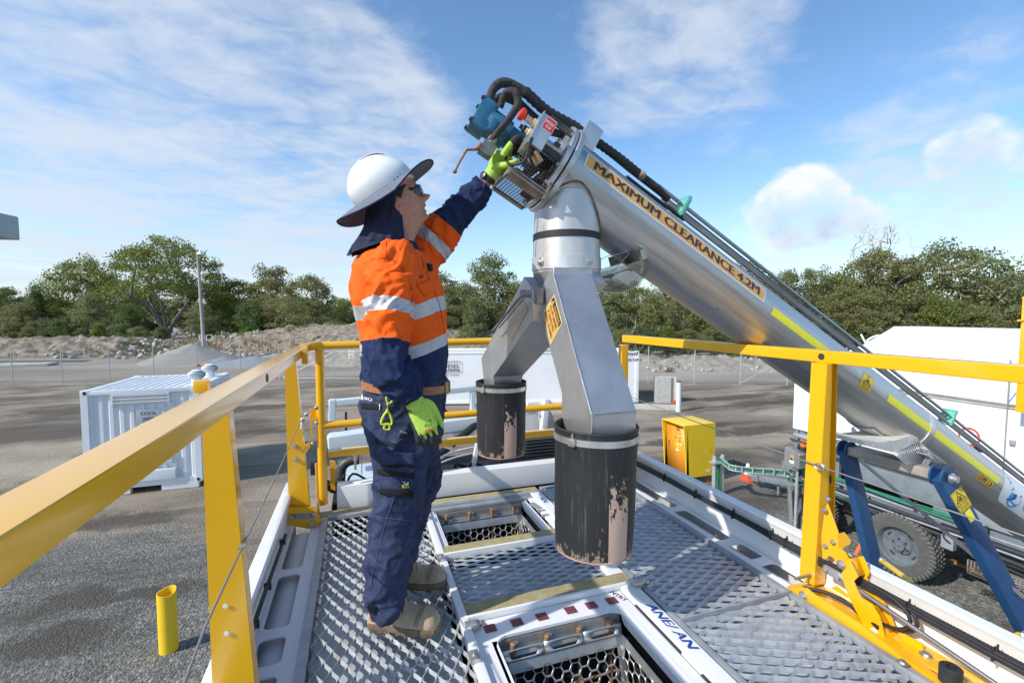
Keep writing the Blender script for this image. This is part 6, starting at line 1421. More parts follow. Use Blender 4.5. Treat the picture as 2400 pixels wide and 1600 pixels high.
b = MB(); wiregrid(b, [atY(2000, 1000, 2.05), atY(2025, 1035, 2.05), atY(2016, 1045, 2.05), atY(1995, 1005, 2.05)], 8, 3, .0035); b.done('guard_mesh', M['stainb'], auger, None)
# cross beam and two blue arms
XB = 3.2
pL, pR = atX(1995, 1055, XB), atX(2193, 1110, XB)
b = MB(); b.beam(pL, pR, .075, .055, bev=.004); b.done('cross_beam', mat('rusty_bare_beam', (.40, .35, .30), .6, .3, var=.25, vs=9, patch=((.30, .15, .08), 7, .58)), auger)
def arm(top, bot, w, t, nm='support_arm'):
    top, bot = V(top), V(bot); d = (bot-top).normalized(); side = V((0, 1, 0)).cross(d).normalized()   # broad faces look along y
    b = MB(); yv = V((0, 1, 0)); b.beam(top, bot, w, t, up=(0, 1, 0), bev=.006)
    for sy in (-1, 1):
        o = top+yv*(sy*t*.5)-yv*.004; b.lathe([(w*.56, 0), (w*.56, .010)], o+d*.0, (0, 1, 0), 32)
    return b.done(nm, M['navyp'], auger)
aL = arm(pL+V((0, .03, .0)), atX(2062, 1345, 3.38)+V((0, .03, 0)), .105, .05); aR = arm(pR-V((0, .03, 0)), atX(2455, 1560, 3.78), .115, .055)
for p in (pL, pR): 
    b = MB(); b.lathe([(.030, 0), (.030, .006), (.020, .007), (.020, .028), (.017, .031)], p-V((0, .075, 0)), (0, -1, 0), 24); b.done('pivot_pin', M['stainb'], auger)
# arm sticker and tape
TL, TR, BR, BL = [atY(x, y, pR.y-.060) for x, y in ((2221, 1125), (2260, 1165), (2237, 1190), (2196, 1150))]
d_ = (atX(2455, 1560, 3.78)-(pR-V((0, .03, 0)))).normalized(); o = pR+V((0, -.0605, 0)); sd = V((0, 1, 0)).cross(d_).normalized()
if sd.x < 0: sd = -sd
fs_ = lambda u, v: o+d_*(.085+.115*u)+sd*(-.052+.104*v)
ps = pinch(aR, lambda u, v: o+d_*(.215-.13*v)+sd*(-.054+.108*u)+V((0, -.001, 0)))
b = MB(); b.grid([[o+d_*(.22+.07*i)+sd*(-.022+.05*j)+V((0, -.001, 0)) for i in (0, 1)] for j in (0, 1)]); b.done('reflective_strip', M['reflY'], aR, None)
b = MB(); b.beam(atX(2012, 1075, 3.1), atX(2400, 1400, 3.6), .02, .02, bev=.004); b.done('stay_rod', M['rust'] if 0 else M['pipe'], auger)
b = MB(); q0, q1 = atX(2066, 1312, 3.3), atX(2135, 1362, 3.1); b.beam(q0, q1, .035, .012, bev=.003); b.beam(atX(2375, 1488, 3.5), atX(2410, 1500, 3.5), .09, .02); b.done('yellow_tie_bar', M['yellow2'], auger)
b = MB(); b.bolt(q0, (0, -1, 0), .02, .02); b.bolt(atX(2397, 1488, 3.5), (0, -1, 0), .02, .02); b.done('bolt', M['bolt'], auger)

# ================================================================== yellow cabinet, cable tray, trailer
yb = thing('yellow_cabinet', 'bright yellow steel cabinet with a recessed orange door, standing on the gravel', 'cabinet', (8.36, 9.95, 0))
Y2 = M['yellow2']; x0, x1, y0, y1, z0, z1 = 7.87, 8.88, 9.52, 10.42, .22, 1.60
b = MB(); b.box(((x0+x1)/2, (y0+y1)/2, z1-.012), (x1-x0, y1-y0, .024), None, .004); b.box(((x0+.12+x1)/2, y0+.012, (z0+z1)/2-.01), (x1-x0-.12, .024, z1-z0-.02)); b.box(((x0+.12+x1)/2, y1-.012, (z0+z1)/2-.01), (x1-x0-.12, .024, z1-z0-.02)); b.box((x1-.012, (y0+y1)/2, (z0+z1)/2-.01), (.024, y1-y0-.05, z1-z0-.03)); b.box(((x0+x1)/2+.1, (y0+y1)/2, z0), (x1-x0-.25, y1-y0, .02)); 
for y in (y0, y1-.024): b.prism([(x0+.12, z0+.002), (x0+.20, z0+.002), (x0+.122, z1-.026), (x0+.004, z1-.026)], (0, y+.024, 0), (1, 0, 0), (0, 0, 1), -.024 if 0 else .024)
b.done('cabinet_body', Y2, yb)
b = MB(); b.grid([[V((x0+.17+.02*(1-t), y, z0+.01+(z1-z0-.05)*t)) for t in (0, 1)] for y in (y0+.03, y1-.03)]); dr = b.done('cabinet_door', M['orange_p'], yb, None, solid=.01)
fd = lambda u, v: V((x0+.160+.02*(1-v), y1-.03-(y1-y0-.06)*u, z0+.01+(z1-z0-.05)*v))
b = MB()
for (u, v, w, h) in ((.42, .90, .22, .035), (.45, .85, .16, .035), (.38, .80, .08, .012), (.52, .79, .16, .012), (.40, .72, .05, .02), (.56, .71, .12, .015), (.38, .68, .07, .03), (.52, .66, .16, .014), (.42, .60, .05, .03), (.55, .62, .10, .02), (.07, .53, .05, .06), (.07, .46, .05, .05)): quad_patch(b, fd, u, v, w, h)
b.done('door_label', mat('brown_label', (.20, .07, .03), .5, var=.2), dr, None)
b = MB(); quad_patch(b, fd, .42, .52, .20, .07); b.face([b.b.verts.new(fd(*q)) for q in ((.40, .58), (.52, .66), (.64, .58), (.52, .47))]); b.done('door_label', M['stickY'], dr, None)
b = MB(); quad_patch(b, fd, .44, .44, .14, .03); quad_patch(b, fd, .60, .575, .10, .03); b.box((x0+.2, y0+.06, z0+.10), (.02, .06, .16)); b.done('door_label', M['stickW'], dr, None)
b = MB()
for x in (x0+.25, x1-.15):
    for y in (y0+.08, y1-.08): b.box((x, y, z0/2), (.07, .07, z0))
b.box(((x0+x1)/2+.1, y0+.1, .03), (x1-x0, .08, .05)); b.done('cabinet_leg', M['rust'], yb)
b = MB()
for q in ((x0+.85, y0-.002, .85), (x1-.12, y0-.002, .9), (x1-.08, y0-.002, .35)): b.lathe([(.012, 0), (.012, .004)], q, (0, -1, 0), 10)
b.done('rivet', M['rust'], yb)
b = MB(); b.box((x1-.2, y0-.003, z0+.12), (.14, .003, .06)); b.done('maker_plate', M['stickW'], yb)

# raised cable tray with green hoses
ct = thing('cable_tray', 'raised galvanised cable ladder carrying green hoses from the yellow cabinet to the grey trailer', 'cable tray', (9.2, 9.6, 0))
tp = [atX(1685, 1068, 8.98), atX(1700, 1082, 9.02), atX(1730, 1093, 9.1), atX(1830, 1100, 9.3), atX(1862, 1106, 9.3), atX(1915, 1128, 9.2), atX(1950, 1140, 9.1)]
tp = [atZ(1688, 1070, .98), atZ(1710, 1088, .92), atZ(1740, 1094, .90), atZ(1790, 1098, .90), atZ(1840, 1103, .90), atZ(1880, 1115, .90), atZ(1930, 1132, .92), atZ(1990, 1158, .95), atZ(2080, 1200, .95)]
for dz, dy in ((0, 0), (-.115, 0)):
    b = MB(); b.tube([p+V((0, dy, dz)) for p in tp], .016, 8, smooth=3); b.done('tray_rail', M['galv'], ct)
b = MB()
for t in (1, 2, 3, 4, 5):
    for f in (.0, .5):
        p = tp[t].lerp(tp[t+1], f); b.box(p+V((-.012, -.012, -.057)), (.03, .03, .15))
b.done('tray_rung', M['galv'], ct)
for k in range(6):
    b = MB(); b.tube([p+V((.02*(k % 2), .02*(k % 3), -.02-.016*k+.006*math.sin(i*1.9+k))) for i, p in enumerate(tp)], .0115, 8, smooth=4); b.done('green_hose', M['green'], ct)
for k in range(4):
    p = tp[0]+V((-.02+.03*k, .0, -.05)); b = MB(); b.tube([p, p+V((-.05, 0, -.03)), p+V((-.06-.01*k, 0, -.35)), p+V((-.03, 0, -.75)), p+V((.05, .0, -.93))], .011, 8, smooth=4); b.done('green_hose', M['green'], ct)
b = MB(); p = tp[0]; b.box(p+V((-.13, .05, -.45)), (.03, .10, .95)); b.box(p+V((.13, .05, -.45)), (.03, .10, .95)); b.box(p+V((-.05, 0, -.12)), (.4, .18, .04)); b.done('tray_leg', M['galv'], ct)
for q in ((1860, 1180), (1886, 1178)):
    b = MB(); g = atZ(q[0], 1205, 0); b.cyl((g.x, g.y, 0), (g.x, g.y, .88), .018, 8); b.done('tray_leg', M['galv'], ct)

# switch box with amber beacon
sb = atZ(1872, 1185, 0); sx = thing('switch_box', 'small stainless control box with sloped lid and amber beacon beside the grey trailer', 'control box', (sb.x, sb.y, 0))
c = atD(1866, 1058, 9.35); u1 = V((1, 0, 0)); 
b = MB(); w, dpt, hh = .22, .34, .30
b.prism([(-.17, -hh), (.17, -hh), (.17, .05), (-.17, -.05) ] if 0 else [(-.17, -hh), (.17, -hh), (.17, .06), (-.17, -.02)], (c.x-.11, c.y, c.z), (0, 1, 0), (0, 0, 1), .22)
b.done('box_body', M['stainb'], sx, 20)
b = MB(); b.box((c.x+.19, c.y-.02, c.z-.12), (.14, .16, .30), None, .01); b.done('black_module', M['black'], sx)
b = MB(); b.lathe([(.075, .10), (.078, .12), (.07, .19), (.045, .215), (.01, .22)], (c.x+.19, c.y-.02, c.z+.0), n=20); b.done('beacon_lens', M['amber'], sx); b = MB(); b.lathe([(.085, .04), (.085, .09), (.07, .10)], (c.x+.19, c.y-.02, c.z), n=20); b.done('beacon_base', M['black'], sx)
b = MB(); b.box((c.x-.112, c.y, c.z-.10), (.004, .07, .07)); b.done('box_label', M['stickY'], sx); b = MB(); b.box((c.x-.112, c.y, c.z-.20), (.004, .10, .06)); b.done('box_label', M['stickW'], sx); b = MB(); b.lathe([(.02, 0), (.02, .03)], (c.x-.112, c.y, c.z-.13), (-1, 0, 0), 10); b.done('rotary_switch', M['black'], sx)
b = MB(); b.cyl((c.x+.05, c.y, 0), (c.x+.05, c.y, c.z-.28), .03, 10); b.done('box_post', M['galv'], sx)
rn = random.Random(9)
for k in range(7):
    b = MB(); x = c.x+rn.uniform(-.1, .3); b.tube([(x, c.y, c.z-.25), (x+rn.uniform(-.05, .05), c.y, c.z-.45), (c.x+rn.uniform(-.1, .4), c.y+.1, c.z-.65), (c.x+.5, c.y-.3, c.z-.75)], .010, 8, smooth=4); b.done('green_hose', M['green'] if k % 3 else M['black'], sx)
b = MB(); b.tube([(c.x+.30, c.y, c.z+.05), (c.x+.33, c.y, c.z-.3), (c.x+.28, c.y, c.z-.7)], .010, 8); b.done('green_hose', M['green'], sx)

# ---- grey machinery trailer with white hopper body
tr = thing('hopper_trailer', 'grey wheeled machinery trailer carrying a big white hopper body, behind the auger', 'trailer', (9.9, 4.5, 0))
GM = M['trail']; XS = 8.75
def wheel(x, y, r, w, nm):
    b = MB(); prof = [(r*.60, -w/2), (r*.86, -w/2*1.06), (r*.965, -w*.46), (r, -w*.38), (r*1.004, 0), (r, w*.38), (r*.965, w*.46), (r*.86, w/2*1.06), (r*.60, w/2)]
    b.lathe(prof+prof[:1], (x, y, r), (1, 0, 0), 56, cap=False); 
    wo = b.done('tyre', mat('dusty_tyre', (.085, .083, .078), .9, var=.25, vs=18, bump=.5, bs=40), tr)
    b = MB()
    for k in range(46):
        a = 2*math.pi*k/46
        for s_, sg in ((-.40, 1), (-.14, -1), (.14, 1), (.40, -1)):
            c_ = V((x+s_*w, y+math.cos(a+sg*.03)*(r-.004), r+math.sin(a+sg*.03)*(r-.004))); b.box(c_, (w*.20, .034, .026), Matrix.Rotation(a, 3, 'X'))
        c_ = V((x-w*.490, y+math.cos(a)*r*.93, r+math.sin(a)*r*.93)); b.box(c_, (.012, .075, .026), Matrix.Rotation(a, 3, 'X'))
    b.done('tread_block', mat('dusty_tread', (.14, .136, .125), .95, var=.3, vs=20), wo, None)
    b = MB(); b.lathe([(r*.60, -w*.46), (r*.575, -w*.40), (r*.55, -w*.12), (r*.30, -w*.05), (r*.26, -w*.18), (r*.16, -w*.20), (r*.15, -w*.36), (r*.06, -w*.38), (r*.02, -w*.38)], (x, y, r), (1, 0, 0), 48, cap=False); rim = b.done('rim', mat('dusty_shaded_rim', (.13, .15, .165), .6, .1, var=.3, vs=9, patch=((.20, .18, .15), 8, .58)), wo)  # rim colour darkened to stand for shade under the trailer
    b = MB()
    for k in range(6): a = 2*math.pi*k/6+.3; b.bolt((x-w*.20, y+math.cos(a)*r*.21, r+math.sin(a)*r*.21), (-1, 0, 0), .013, .02)
    for k in range(4): a = 2*math.pi*k/4+.6; b.box((x-w*.088, y+math.cos(a)*r*.43, r+math.sin(a)*r*.43), (.012, .09, .035), Matrix.Rotation(a+1.57, 3, 'X'), .005)
    b.done('wheel_nuts', M['dark'], rim)
wheel(8.72, 5.02, .53, .26, 'near'); wheel(8.80, 6.72, .47, .24, 'far'); wheel(9.45, 6.72, .47, .24, 'inner'); wheel(11.2, 5.02, .53, .26, 'off side')
def bx_(nm, m, c, d, bev=.01, rot=None, par=tr): b = MB(); b.box(c, d, rot, bev); return b.done(nm, m, par)
bx_('chassis_rail', GM, (9.15, 4.2, 1.02), (.12, 7.0, .24)); bx_('chassis_rail', GM, (10.9, 4.2, 1.02), (.12, 7.0, .24)); bx_('chassis_rail', GM, (10.0, 6.9, .95), (1.9, .15, .2))
bx_('running_board', M['galvd'], (8.95, 2.9, .62), (.35, 2.2, .05)); bx_('equipment_box', GM, (8.85, 3.1, 1.42), (.35, 3.0, .50), .015); bx_('equipment_box', GM, (8.80, 5.0, 1.60), (.30, 1.6, .34), .015); bx_('equipment_box', GM, (8.75, 1.4, 1.0), (.5, 1.3, .7), .02); bx_('equipment_box', mat('grey_panel', (.25, .29, .32), .45, var=.06), (8.62, 3.6, 1.52), (.03, 1.3, .30), .006)
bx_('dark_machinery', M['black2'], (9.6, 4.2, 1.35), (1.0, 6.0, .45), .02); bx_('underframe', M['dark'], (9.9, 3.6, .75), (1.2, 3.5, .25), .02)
for z, x, r, mm, nm in ((1.90, 8.72, .05, M['galvd'], 'pipe_run'), (1.80, 8.66, .035, M['stainb'], 'pipe_run'), (1.83, 8.60, .02, M['dark'], 'pipe_run'), (1.22, 8.70, .03, M['galvd'], 'pipe_run'), (1.14, 8.62, .03, M['dark'], 'pipe_run'), (1.06, 8.66, .025, M['stainb'], 'pipe_run'), (.95, 8.7, .03, M['dark'], 'pipe_run')):
    b = MB(); b.tube([(x, y, z+.015*math.sin(y*1.3+z*9)) for y in [7.1-.5*k for k in range(13)]], r, 10); b.done(nm, mm, tr)
for k in range(4):
    b = MB(); b.tube([(8.60+.012*(k % 2), y, 1.36-.024*k+.018*math.sin(y*2+k)) for y in [7.0-.40*j for j in range(8)]], .011, 8, smooth=2); b.done('green_hose', M['green'], tr)
for k in range(5): y = 6.6-.9*k; bx_('hose_clip', M['dark'], (8.61, y, 1.31), (.05, .03, .16), .003)
bx_('junction_box', M['galvd'], (8.62, 3.35, 1.17), (.10, .22, .16)); bx_('junction_box', M['galvd'], (8.64, 4.35, .92), (.10, .16, .20)); 
b = MB(); wiregrid(b, [V((8.62, 4.1, .78)), V((8.62, 2.3, .78)), V((8.62, 2.3, .58)), V((8.62, 4.1, .58))], 44, 6, .010); b.done('mesh_guard', mat('rusty_mesh', (.33, .27, .22), .7, .3, var=.4, vs=6), tr, None)
b = MB(); b.tube([(8.6, 4.4, 1.12), (8.56, 4.38, 1.0), (8.6, 4.3, .92)], .012, 8, smooth=4); b.tube([(8.60, 4.2, .98), (8.55, 3.6, .90), (8.55, 3.0, .86)], .018, 8, smooth=4); b.done('black_hose', M['black'], tr)
b = MB(); b.beam((9.4, 5.6, .30), (9.6, 2.6, .30), .12, .06); b.beam((9.0, 3.9, .26), (10.2, 3.2, .26), .10, .05); b.done('rusty_bar', M['rust'], tr)
b = MB(); b.beam((8.50, 7.0, .85), (8.46, 6.9, .02), .06, .04) ; b.beam(atX(1907, 1160, 8.55), atX(1878, 1240, 8.45), .05, .04); b.done('support_leg', M['stainb'], tr)
b = MB(); b.beam(atX(2005, 1300, 8.1), atX(2022, 1268, 8.2), .06, .03, bev=.005); b.done('orange_chock', mat('orange_handle', (.75, .16, .05), .45), tr)
bx_('blue_label', M['inklb'], (8.58, 2.55, 1.15), (.01, .22, .22)); bx_('white_label', M['stickW'], (8.58, 2.2, 1.10), (.01, .3, .2)); bx_('pink_valve', mat('pink_red_plastic', (.75, .16, .15), .4), (8.58, 6.5, 1.62), (.08, .10, .12)); bx_('red_part', mat('pink_red_plastic', (.75, .16, .15), .4), (8.58, 6.4, 1.72), (.03, .03, .14))
for k in range(7): bx_('valve', M['black'], (8.56, 1.9-.12*k, 1.28), (.07, .07, .10), .01)
# draw bar
b = MB(); d0 = V((9.95, 7.1, .55)); d1 = atZ(1778, 1118, .28); b.beam(d0, d1, .20, .14, bev=.02); b.beam(d0+V((.35, 0, .1)), d0+(d1-d0)*.45, .12, .10, bev=.01); b.beam(d0-V((.35, 0, -.1)), d0+(d1-d0)*.45, .12, .10, bev=.01); b.done('draw_bar', GM, tr)
b = MB(); b.box(d1+(d1-d0).normalized()*.02, (.26, .22, .20), None, .05, ); b.cyl(d1+(d1-d0).normalized()*.1, d1+(d1-d0).normalized()*.3, .05, 12); b.done('coupling', GM, tr); b = MB(); q = V((d1.x+.1, d1.y-.5, 0)); b.cyl((q.x, q.y, 0), (q.x, q.y, .4), .03, 10); b.done('jockey_leg', GM, tr)
# white hopper body
hw = mat('hopper_white', (.80, .81, .81), .5, var=.03, vs=.7, bump=.1, bs=1.2, patch=((.60, .57, .51), 2.4, .69)); XF = 8.88; YE = 7.28; YN_ = -1.5
ze, zb_ = 3.15, 2.00
b = MB(); prof = [(XF, zb_), (XF, ze), (XF+.03, ze+.03), (11.05, 3.80), (11.95, 4.17), (12.6, 4.17), (12.6, zb_)]
b.rings([[V((x, y, z)) for x, z in prof] for y in (YE, YN_)], True, True); b.done('hopper_body', hw, tr, 25)
b = MB(); b.box((XF-.012, (YE+YN_)/2, ze+.0), (.03, YE-YN_, .03)); b.box((XF-.006, (YE+YN_)/2, ze-.05), (.02, YE-YN_, .012)); b.done('lid_seam', mat('seam_grey', (.28, .26, .22), .7, var=.4, vs=3), tr)
b = MB(); b.box((XF-.01, 3.88, 2.9), (.03, .012, 1.8)); b.box((XF-.02, 3.80, 2.62), (.05, .06, .07), None, .008); b.done('hopper_latch', M['galvd'], tr)
b = MB(); b.grid([[V((XF+.02, YE, zb_)), V((XF+.02, YN_, zb_))], [V((9.8, YE-.8, 1.45)), V((9.8, YN_, 1.45))], [V((11.0, YE-.8, 1.45)), V((11.0, YN_, 1.45))]]); b.face([b.b.verts.new(q) for q in (V((XF+.02, YE, zb_)), V((9.8, YE-.8, 1.45)), V((11.0, YE-.8, 1.45)), V((12.6, YE, zb_)))]); b.done('hopper_funnel', GM, tr, 20, solid=.01)
for y in (7.2, 6.3): b = MB(); b.beam((XF+.05, y, zb_-.02), (XF+.05, y, 1.1), .07, .07); b.done('hopper_leg', GM, tr)
b = MB(); b.beam((XF+.06, 7.15, 1.95), (9.3, 5.6, 1.55), .05, .05); b.beam(V((8.95, 7.15, 1.9)), V((10.4, 7.15, 1.35)), .05, .05); b.done('brace', GM, tr)
for y in (6.1, 4.9, 2.6):
    b = MB(); b.box((XF-.004, y, 2.57), (.012, .02, 1.10), None, .002); b.done('panel_seam', hw, tr)
b = MB()
for k in range(26): b.lathe([(.010, 0), (.008, .006)], (XF-.001, 7.15-.27*k, 2.06), (-1, 0, 0), 8)
b.done('rivet', M['galvd'], tr)
# no smoking sign
fn = lambda u, v: V((XF-.016, 4.90-.42*u, 2.33+.42*v)); q = atX(2300, 1003, XF); q2 = atX(2255, 1050, XF)
fn = lambda u, v: V((XF-.016, q.y+.30-.34*u, q.z-.36+.38*v))
b = MB(); b.box((XF-.01, q.y+.13, q.z-.17), (.01, .36, .40), None, .004); sg = b.done('sign_plate', M['stickW'], tr)
b = MB(); 
def annul(b, f, cx_, cy_, r0, r1, n=32):
    A_ = [b.b.verts.new(f(cx_+r0*math.cos(2*math.pi*k/n), cy_+r0*math.sin(2*math.pi*k/n))) for k in range(n)]; B_ = [b.b.verts.new(f(cx_+r1*math.cos(2*math.pi*k/n), cy_+r1*math.sin(2*math.pi*k/n))) for k in range(n)]
    for k in range(n): b.face((A_[k], A_[(k+1) % n], B_[(k+1) % n], B_[k]))
annul(b, fn, .5, .5, .40, .32); b.grid([[fn(.25, .70), fn(.30, .75)], [fn(.70, .25), fn(.75, .30)]]); b.done('sign_symbol', M['redb'], sg, None)
fn2 = lambda u, v: V((XF-.016, q2.y+.33-.55*u, q2.z-.06+.10*v)); b = MB(); b.box((XF-.01, q2.y+.04, q2.z-.03), (.01, .62, .26), None, .004); b.done('sign_plate', M['stickW'], tr); b = MB(); put_text(b, 'NO SMOKING', fn2, 0, 0, 1, 1, .02); b.done('sign_symbol', M['ink'], sg, None)
# roof-edge hose and pennant
b = MB(); b.tube([atX(2030, 805, 11.5), atX(2037, 795, 11.6), atX(2055, 787, 11.8), atX(2062, 787, 11.9)], .03, 8, smooth=4); b.cyl(atX(2030, 806, 11.4), atX(2018, 783, 11.4), .02, 8); b.done('roof_hose', M['white2'], tr)
# yellow upright with a hook at the right edge, standing in front of the hopper
yp = tr
q = atD(2404, 800, 6.2); b = MB(); b.beam((q.x, q.y, atD(2400, 968, 6.2).z), (q.x, q.y, atD(2400, 695, 6.2).z), .095, .06, bev=.005); b.beam((q.x, q.y, atD(2400, 955, 6.2).z), (XF+.1, q.y, atD(2400, 955, 6.2).z), .06, .06); b.done('upright_bar', M['yellow'], yp); b = MB(); p = atD(2386, 751, 6.2); b.cyl(p, p+cr*.12, .016, 12); b.done('upright_peg', M['yellow'], yp)

# ================================================================== the worker
from mathutils.bvhtree import BVHTree
YC = 1.915
def remesh(b, vox, name, m, parent=None, smooth=2, disp=None, pal=None):
    me = bpy.data.meshes.new('tmp'); bmesh.ops.recalc_face_normals(b.b, faces=b.b.faces[:]); b.b.to_mesh(me); b.b.free()
    o = bpy.data.objects.new('tmp', me); COL.objects.link(o); r = o.modifiers.new('r', 'REMESH'); r.mode = 'VOXEL'; r.voxel_size = vox
    s = o.modifiers.new('s', 'SMOOTH'); s.iterations = smooth; s.factor = .5
    dg = bpy.context.evaluated_depsgraph_get(); out = bpy.data.meshes.new_from_object(o.evaluated_get(dg)); bpy.data.objects.remove(o); bpy.data.meshes.remove(me)
    out.name = name; out.materials.clear()
    for q in (m if isinstance(m, (list, tuple)) else [m]): out.materials.append(q)
    if disp:
        nn = [v.normal.copy() for v in out.vertices]
        for v, n in zip(out.vertices, nn): v.co = v.co+n*disp(v.co)
    if pal:
        for p in out.polygons: p.material_index = pal(p.center, p.normal)
    return link(name, out, parent, None)
def cr_interp(rows, sub):
    out = []
    for i in range(len(rows)-1):
        p0, p1, p2, p3 = rows[max(i-1, 0)], rows[i], rows[i+1], rows[min(i+2, len(rows)-1)]
        for k in range(sub):
            t = k/sub; out.append(tuple(.5*((2*b_)+(c-a)*t+(2*a-5*b_+4*c-d)*t*t+(-a+3*b_-3*c+d)*t**3) for a, b_, c, d in zip(p0, p1, p2, p3)))
    out.append(tuple(rows[-1])); return out
def sil(l, r, py, Y, hy):
    """ring from its outline in the photo: left, right and height pixel on the plane y=Y; hy = half size across"""
    c = atY((l+r)/2, py, Y); hx = (atY(r, py, Y)-atY(l, py, Y)).length/2; return (c.x, c.y, c.z, hx, hy)
def loft_h(b, rows, n=64, e=2.2, sub=6, wr=None, cap=True):
    R = []
    for (x, y, z, hx, hy) in cr_interp(rows, sub):
        ring = []
        for k in range(n):
            t = 2*math.pi*k/n; c, s = math.cos(t), math.sin(t); q = (abs(c)**e+abs(s)**e)**(-1/e)
            p = V((x+hx*c*q, y+hy*s*q, z))
            if wr: p = p+V((c, s, 0))*wr(p)
            ring.append(p)
        R.append(ring)
    b.rings(R, True, cap); return R
def nz_(p, s, o=0): return noise.noise(V((p[0]*s+o, p[1]*s-o, p[2]*s+2*o)))
def fold(p, s, st=(1, 1, 1), o=0):
    q = V((p[0]*st[0], p[1]*st[1], p[2]*st[2])); w = V((nz_(q, s*.6, o+3), nz_(q, s*.6, o+7), nz_(q, s*.6, o+11)))*.05
    n = noise.noise((q+w)*s+V((o, o, o))); return (1-min(1, abs(n)*2.6))**1.5-.35
skin = mat('weathered_skin', (.52, .25, .165), .5, var=.16, vs=50, bump=.25, bs=120, patch=((.58, .26, .19), 30, .62))
def cloth(name, col, var=.08, seam=0): return mat(name, col, .85, var=var, vs=30, bump=.25, bs=260, rvar=.05, spec=.25)
C_or = cloth('hi_vis_orange_cloth', (.95, .125, .008)); C_nv = cloth('navy_cotton', (.018, .030, .085), .25); C_tr = cloth('worn_navy_work_cotton', (.033, .043, .092), .45)
C_si = mat('silver_reflective_tape', (.50, .52, .54), .5, .25, var=.10, vs=24, bump=.15, bs=100); C_bk = cloth('black_canvas', (.014, .014, .016), .3)
C_gr = mat('lime_glove_knit', (.46, .70, .09), .75, var=.10, vs=60, bump=.4, bs=300); C_gb = mat('black_glove_coating', (.035, .036, .038), .7, var=.4, vs=60, bump=.5, bs=200)
C_bt = mat('dusty_tan_leather', (.46, .34, .215), .8, var=.2, vs=14, bump=.35, bs=90, patch=((.55, .44, .31), 16, .6)); C_so = mat('dusty_sole', (.20, .145, .09), .9, var=.3, vs=20, bump=.4, bs=60)
# ---- skeleton points
SR = V((.115, 1.735, 4.600)); ER = V((.085, 1.655, 4.290)); WR = atY(968, 934, 1.66); KR = atY(1000, 1008, 1.655)
SL = V((.190, 2.085, 4.610)); EL = atY(1050, 527, 2.06); WL = atY(1146, 418, 1.975)
# ---- head rings: front px, bump px + width, back px, half width, exponent
HD = [((930, 378), 0, .03, (878, 392), .045), ((953, 396), 0, .03, (858, 425), .068), ((967, 424), 0, .03, (858, 462), .076), ((979, 437), 1.5, .03, (860, 485), .078), ((984, 446), 1, .012, (862, 500), .0775), ((986, 453), 5, .010, (864, 515), .077),
      ((987, 461), 16, .010, (856, 528), .0755), ((989, 468), 25, .013, (862, 540), .074), ((990, 474), 19, .015, (867, 548), .0725), ((990, 479), 5, .014, (872, 556), .071), ((990, 486), 12, .022, (876, 563), .069), ((990, 493), 4.5, .022, (880, 569), .067),
      ((991, 500), 12.5, .020, (882, 575), .065), ((990, 507), 10.5, .022, (884, 580), .061), ((993, 515), 16, .026, (885, 585), .057), ((988, 525), 7, .03, (886, 591), .055), ((978, 545), 1, .03, (885, 600), .056), ((971, 566), 0, .03, (878, 612), .062), ((975, 592), 0, .03, (868, 630), .075), ((985, 615), 0, .03, (860, 650), .10)]
def head_rings(b):
    R = []; rows = []
    for (f, bp, sg, k, w) in HD:
        F_ = atY(*f, YC); B_ = atY(*k, YC); rows.append((F_.x, F_.z, B_.x, B_.z, w, bp*1.86/1067, sg))
    for (fx, fz, bx_2, bz, w, bp, sg) in cr_interp(rows, 4):
        F_ = V((fx, YC, fz)); B_ = V((bx_2, YC, bz)); m = (F_+B_)/2; h = (F_-B_)/2; ring = []
        for j in range(72):
            t = 2*math.pi*j/72; c, s = math.cos(t), math.sin(t); e = 2.35; q = (abs(c)**e+abs(s)**e)**(-1/e); p = m+h*(c*q)+V((0, 1, 0))*(w*s*q)
            if c > 0: p = p+h.normalized()*(bp*math.exp(-((p.y-YC)/sg)**2))
            ring.append(p)
        R.append(ring)
    b.rings(R, True, True)
b = MB(); head_rings(b)
for sy in (-1, 1):     # ears
    c_ = atY(925, 487, YC)+V((0, sy*.078, 0)); b.tube([c_+V((-.01, 0, .028)), c_+V((.004, sy*.008, .012)), c_+V((0, sy*.008, -.012)), c_+V((.008, 0, -.028))], [.008, .012, .011, .006], 10, smooth=3)
loft_h(b, [(.155, YC, 4.70, .07, .075), (.15, YC, 4.66, .10, .13), (.15, YC, 4.60, .12, .17), (.15, YC, 4.5, .13, .17), (.165, YC, 4.35, .14, .155), (.165, YC, 4.2, .145, .145), (.155, YC, 4.1, .13, .15), (.15, YC, 4.02, .11, .14)], 48, 2.2, 3)
b.tube([SR+V((.02, .05, .01)), SR, ER, WR, WR+(KR-WR)*.35], [.05, .055, .042, .027, .014], 20, smooth=4); b.tube([SL-V((.01, .06, 0)), SL, EL, WL, WL+(WL-EL).normalized()*.03], [.05, .055, .040, .026, .014], 20, smooth=4)
HR_, KR_, AR_ = V((.15, 1.835, 4.06)), V((.165, 1.80, 3.68)), V((.085, 1.775, 3.29)); HL_, KL_, AL_ = V((.17, 1.995, 4.06)), V((.235, 2.0, 3.70)), V((.185, 2.01, 3.30))
for h_, k_, a_ in ((HR_, KR_, AR_), (HL_, KL_, AL_)): b.tube([h_+V((0, 0, .03)), h_*.5+k_*.5, k_, k_*.6+a_*.4, a_+V((0, 0, .04)), a_+V((0, 0, .0))], [.085, .07, .052, .048, .032, .022], 20, smooth=4)
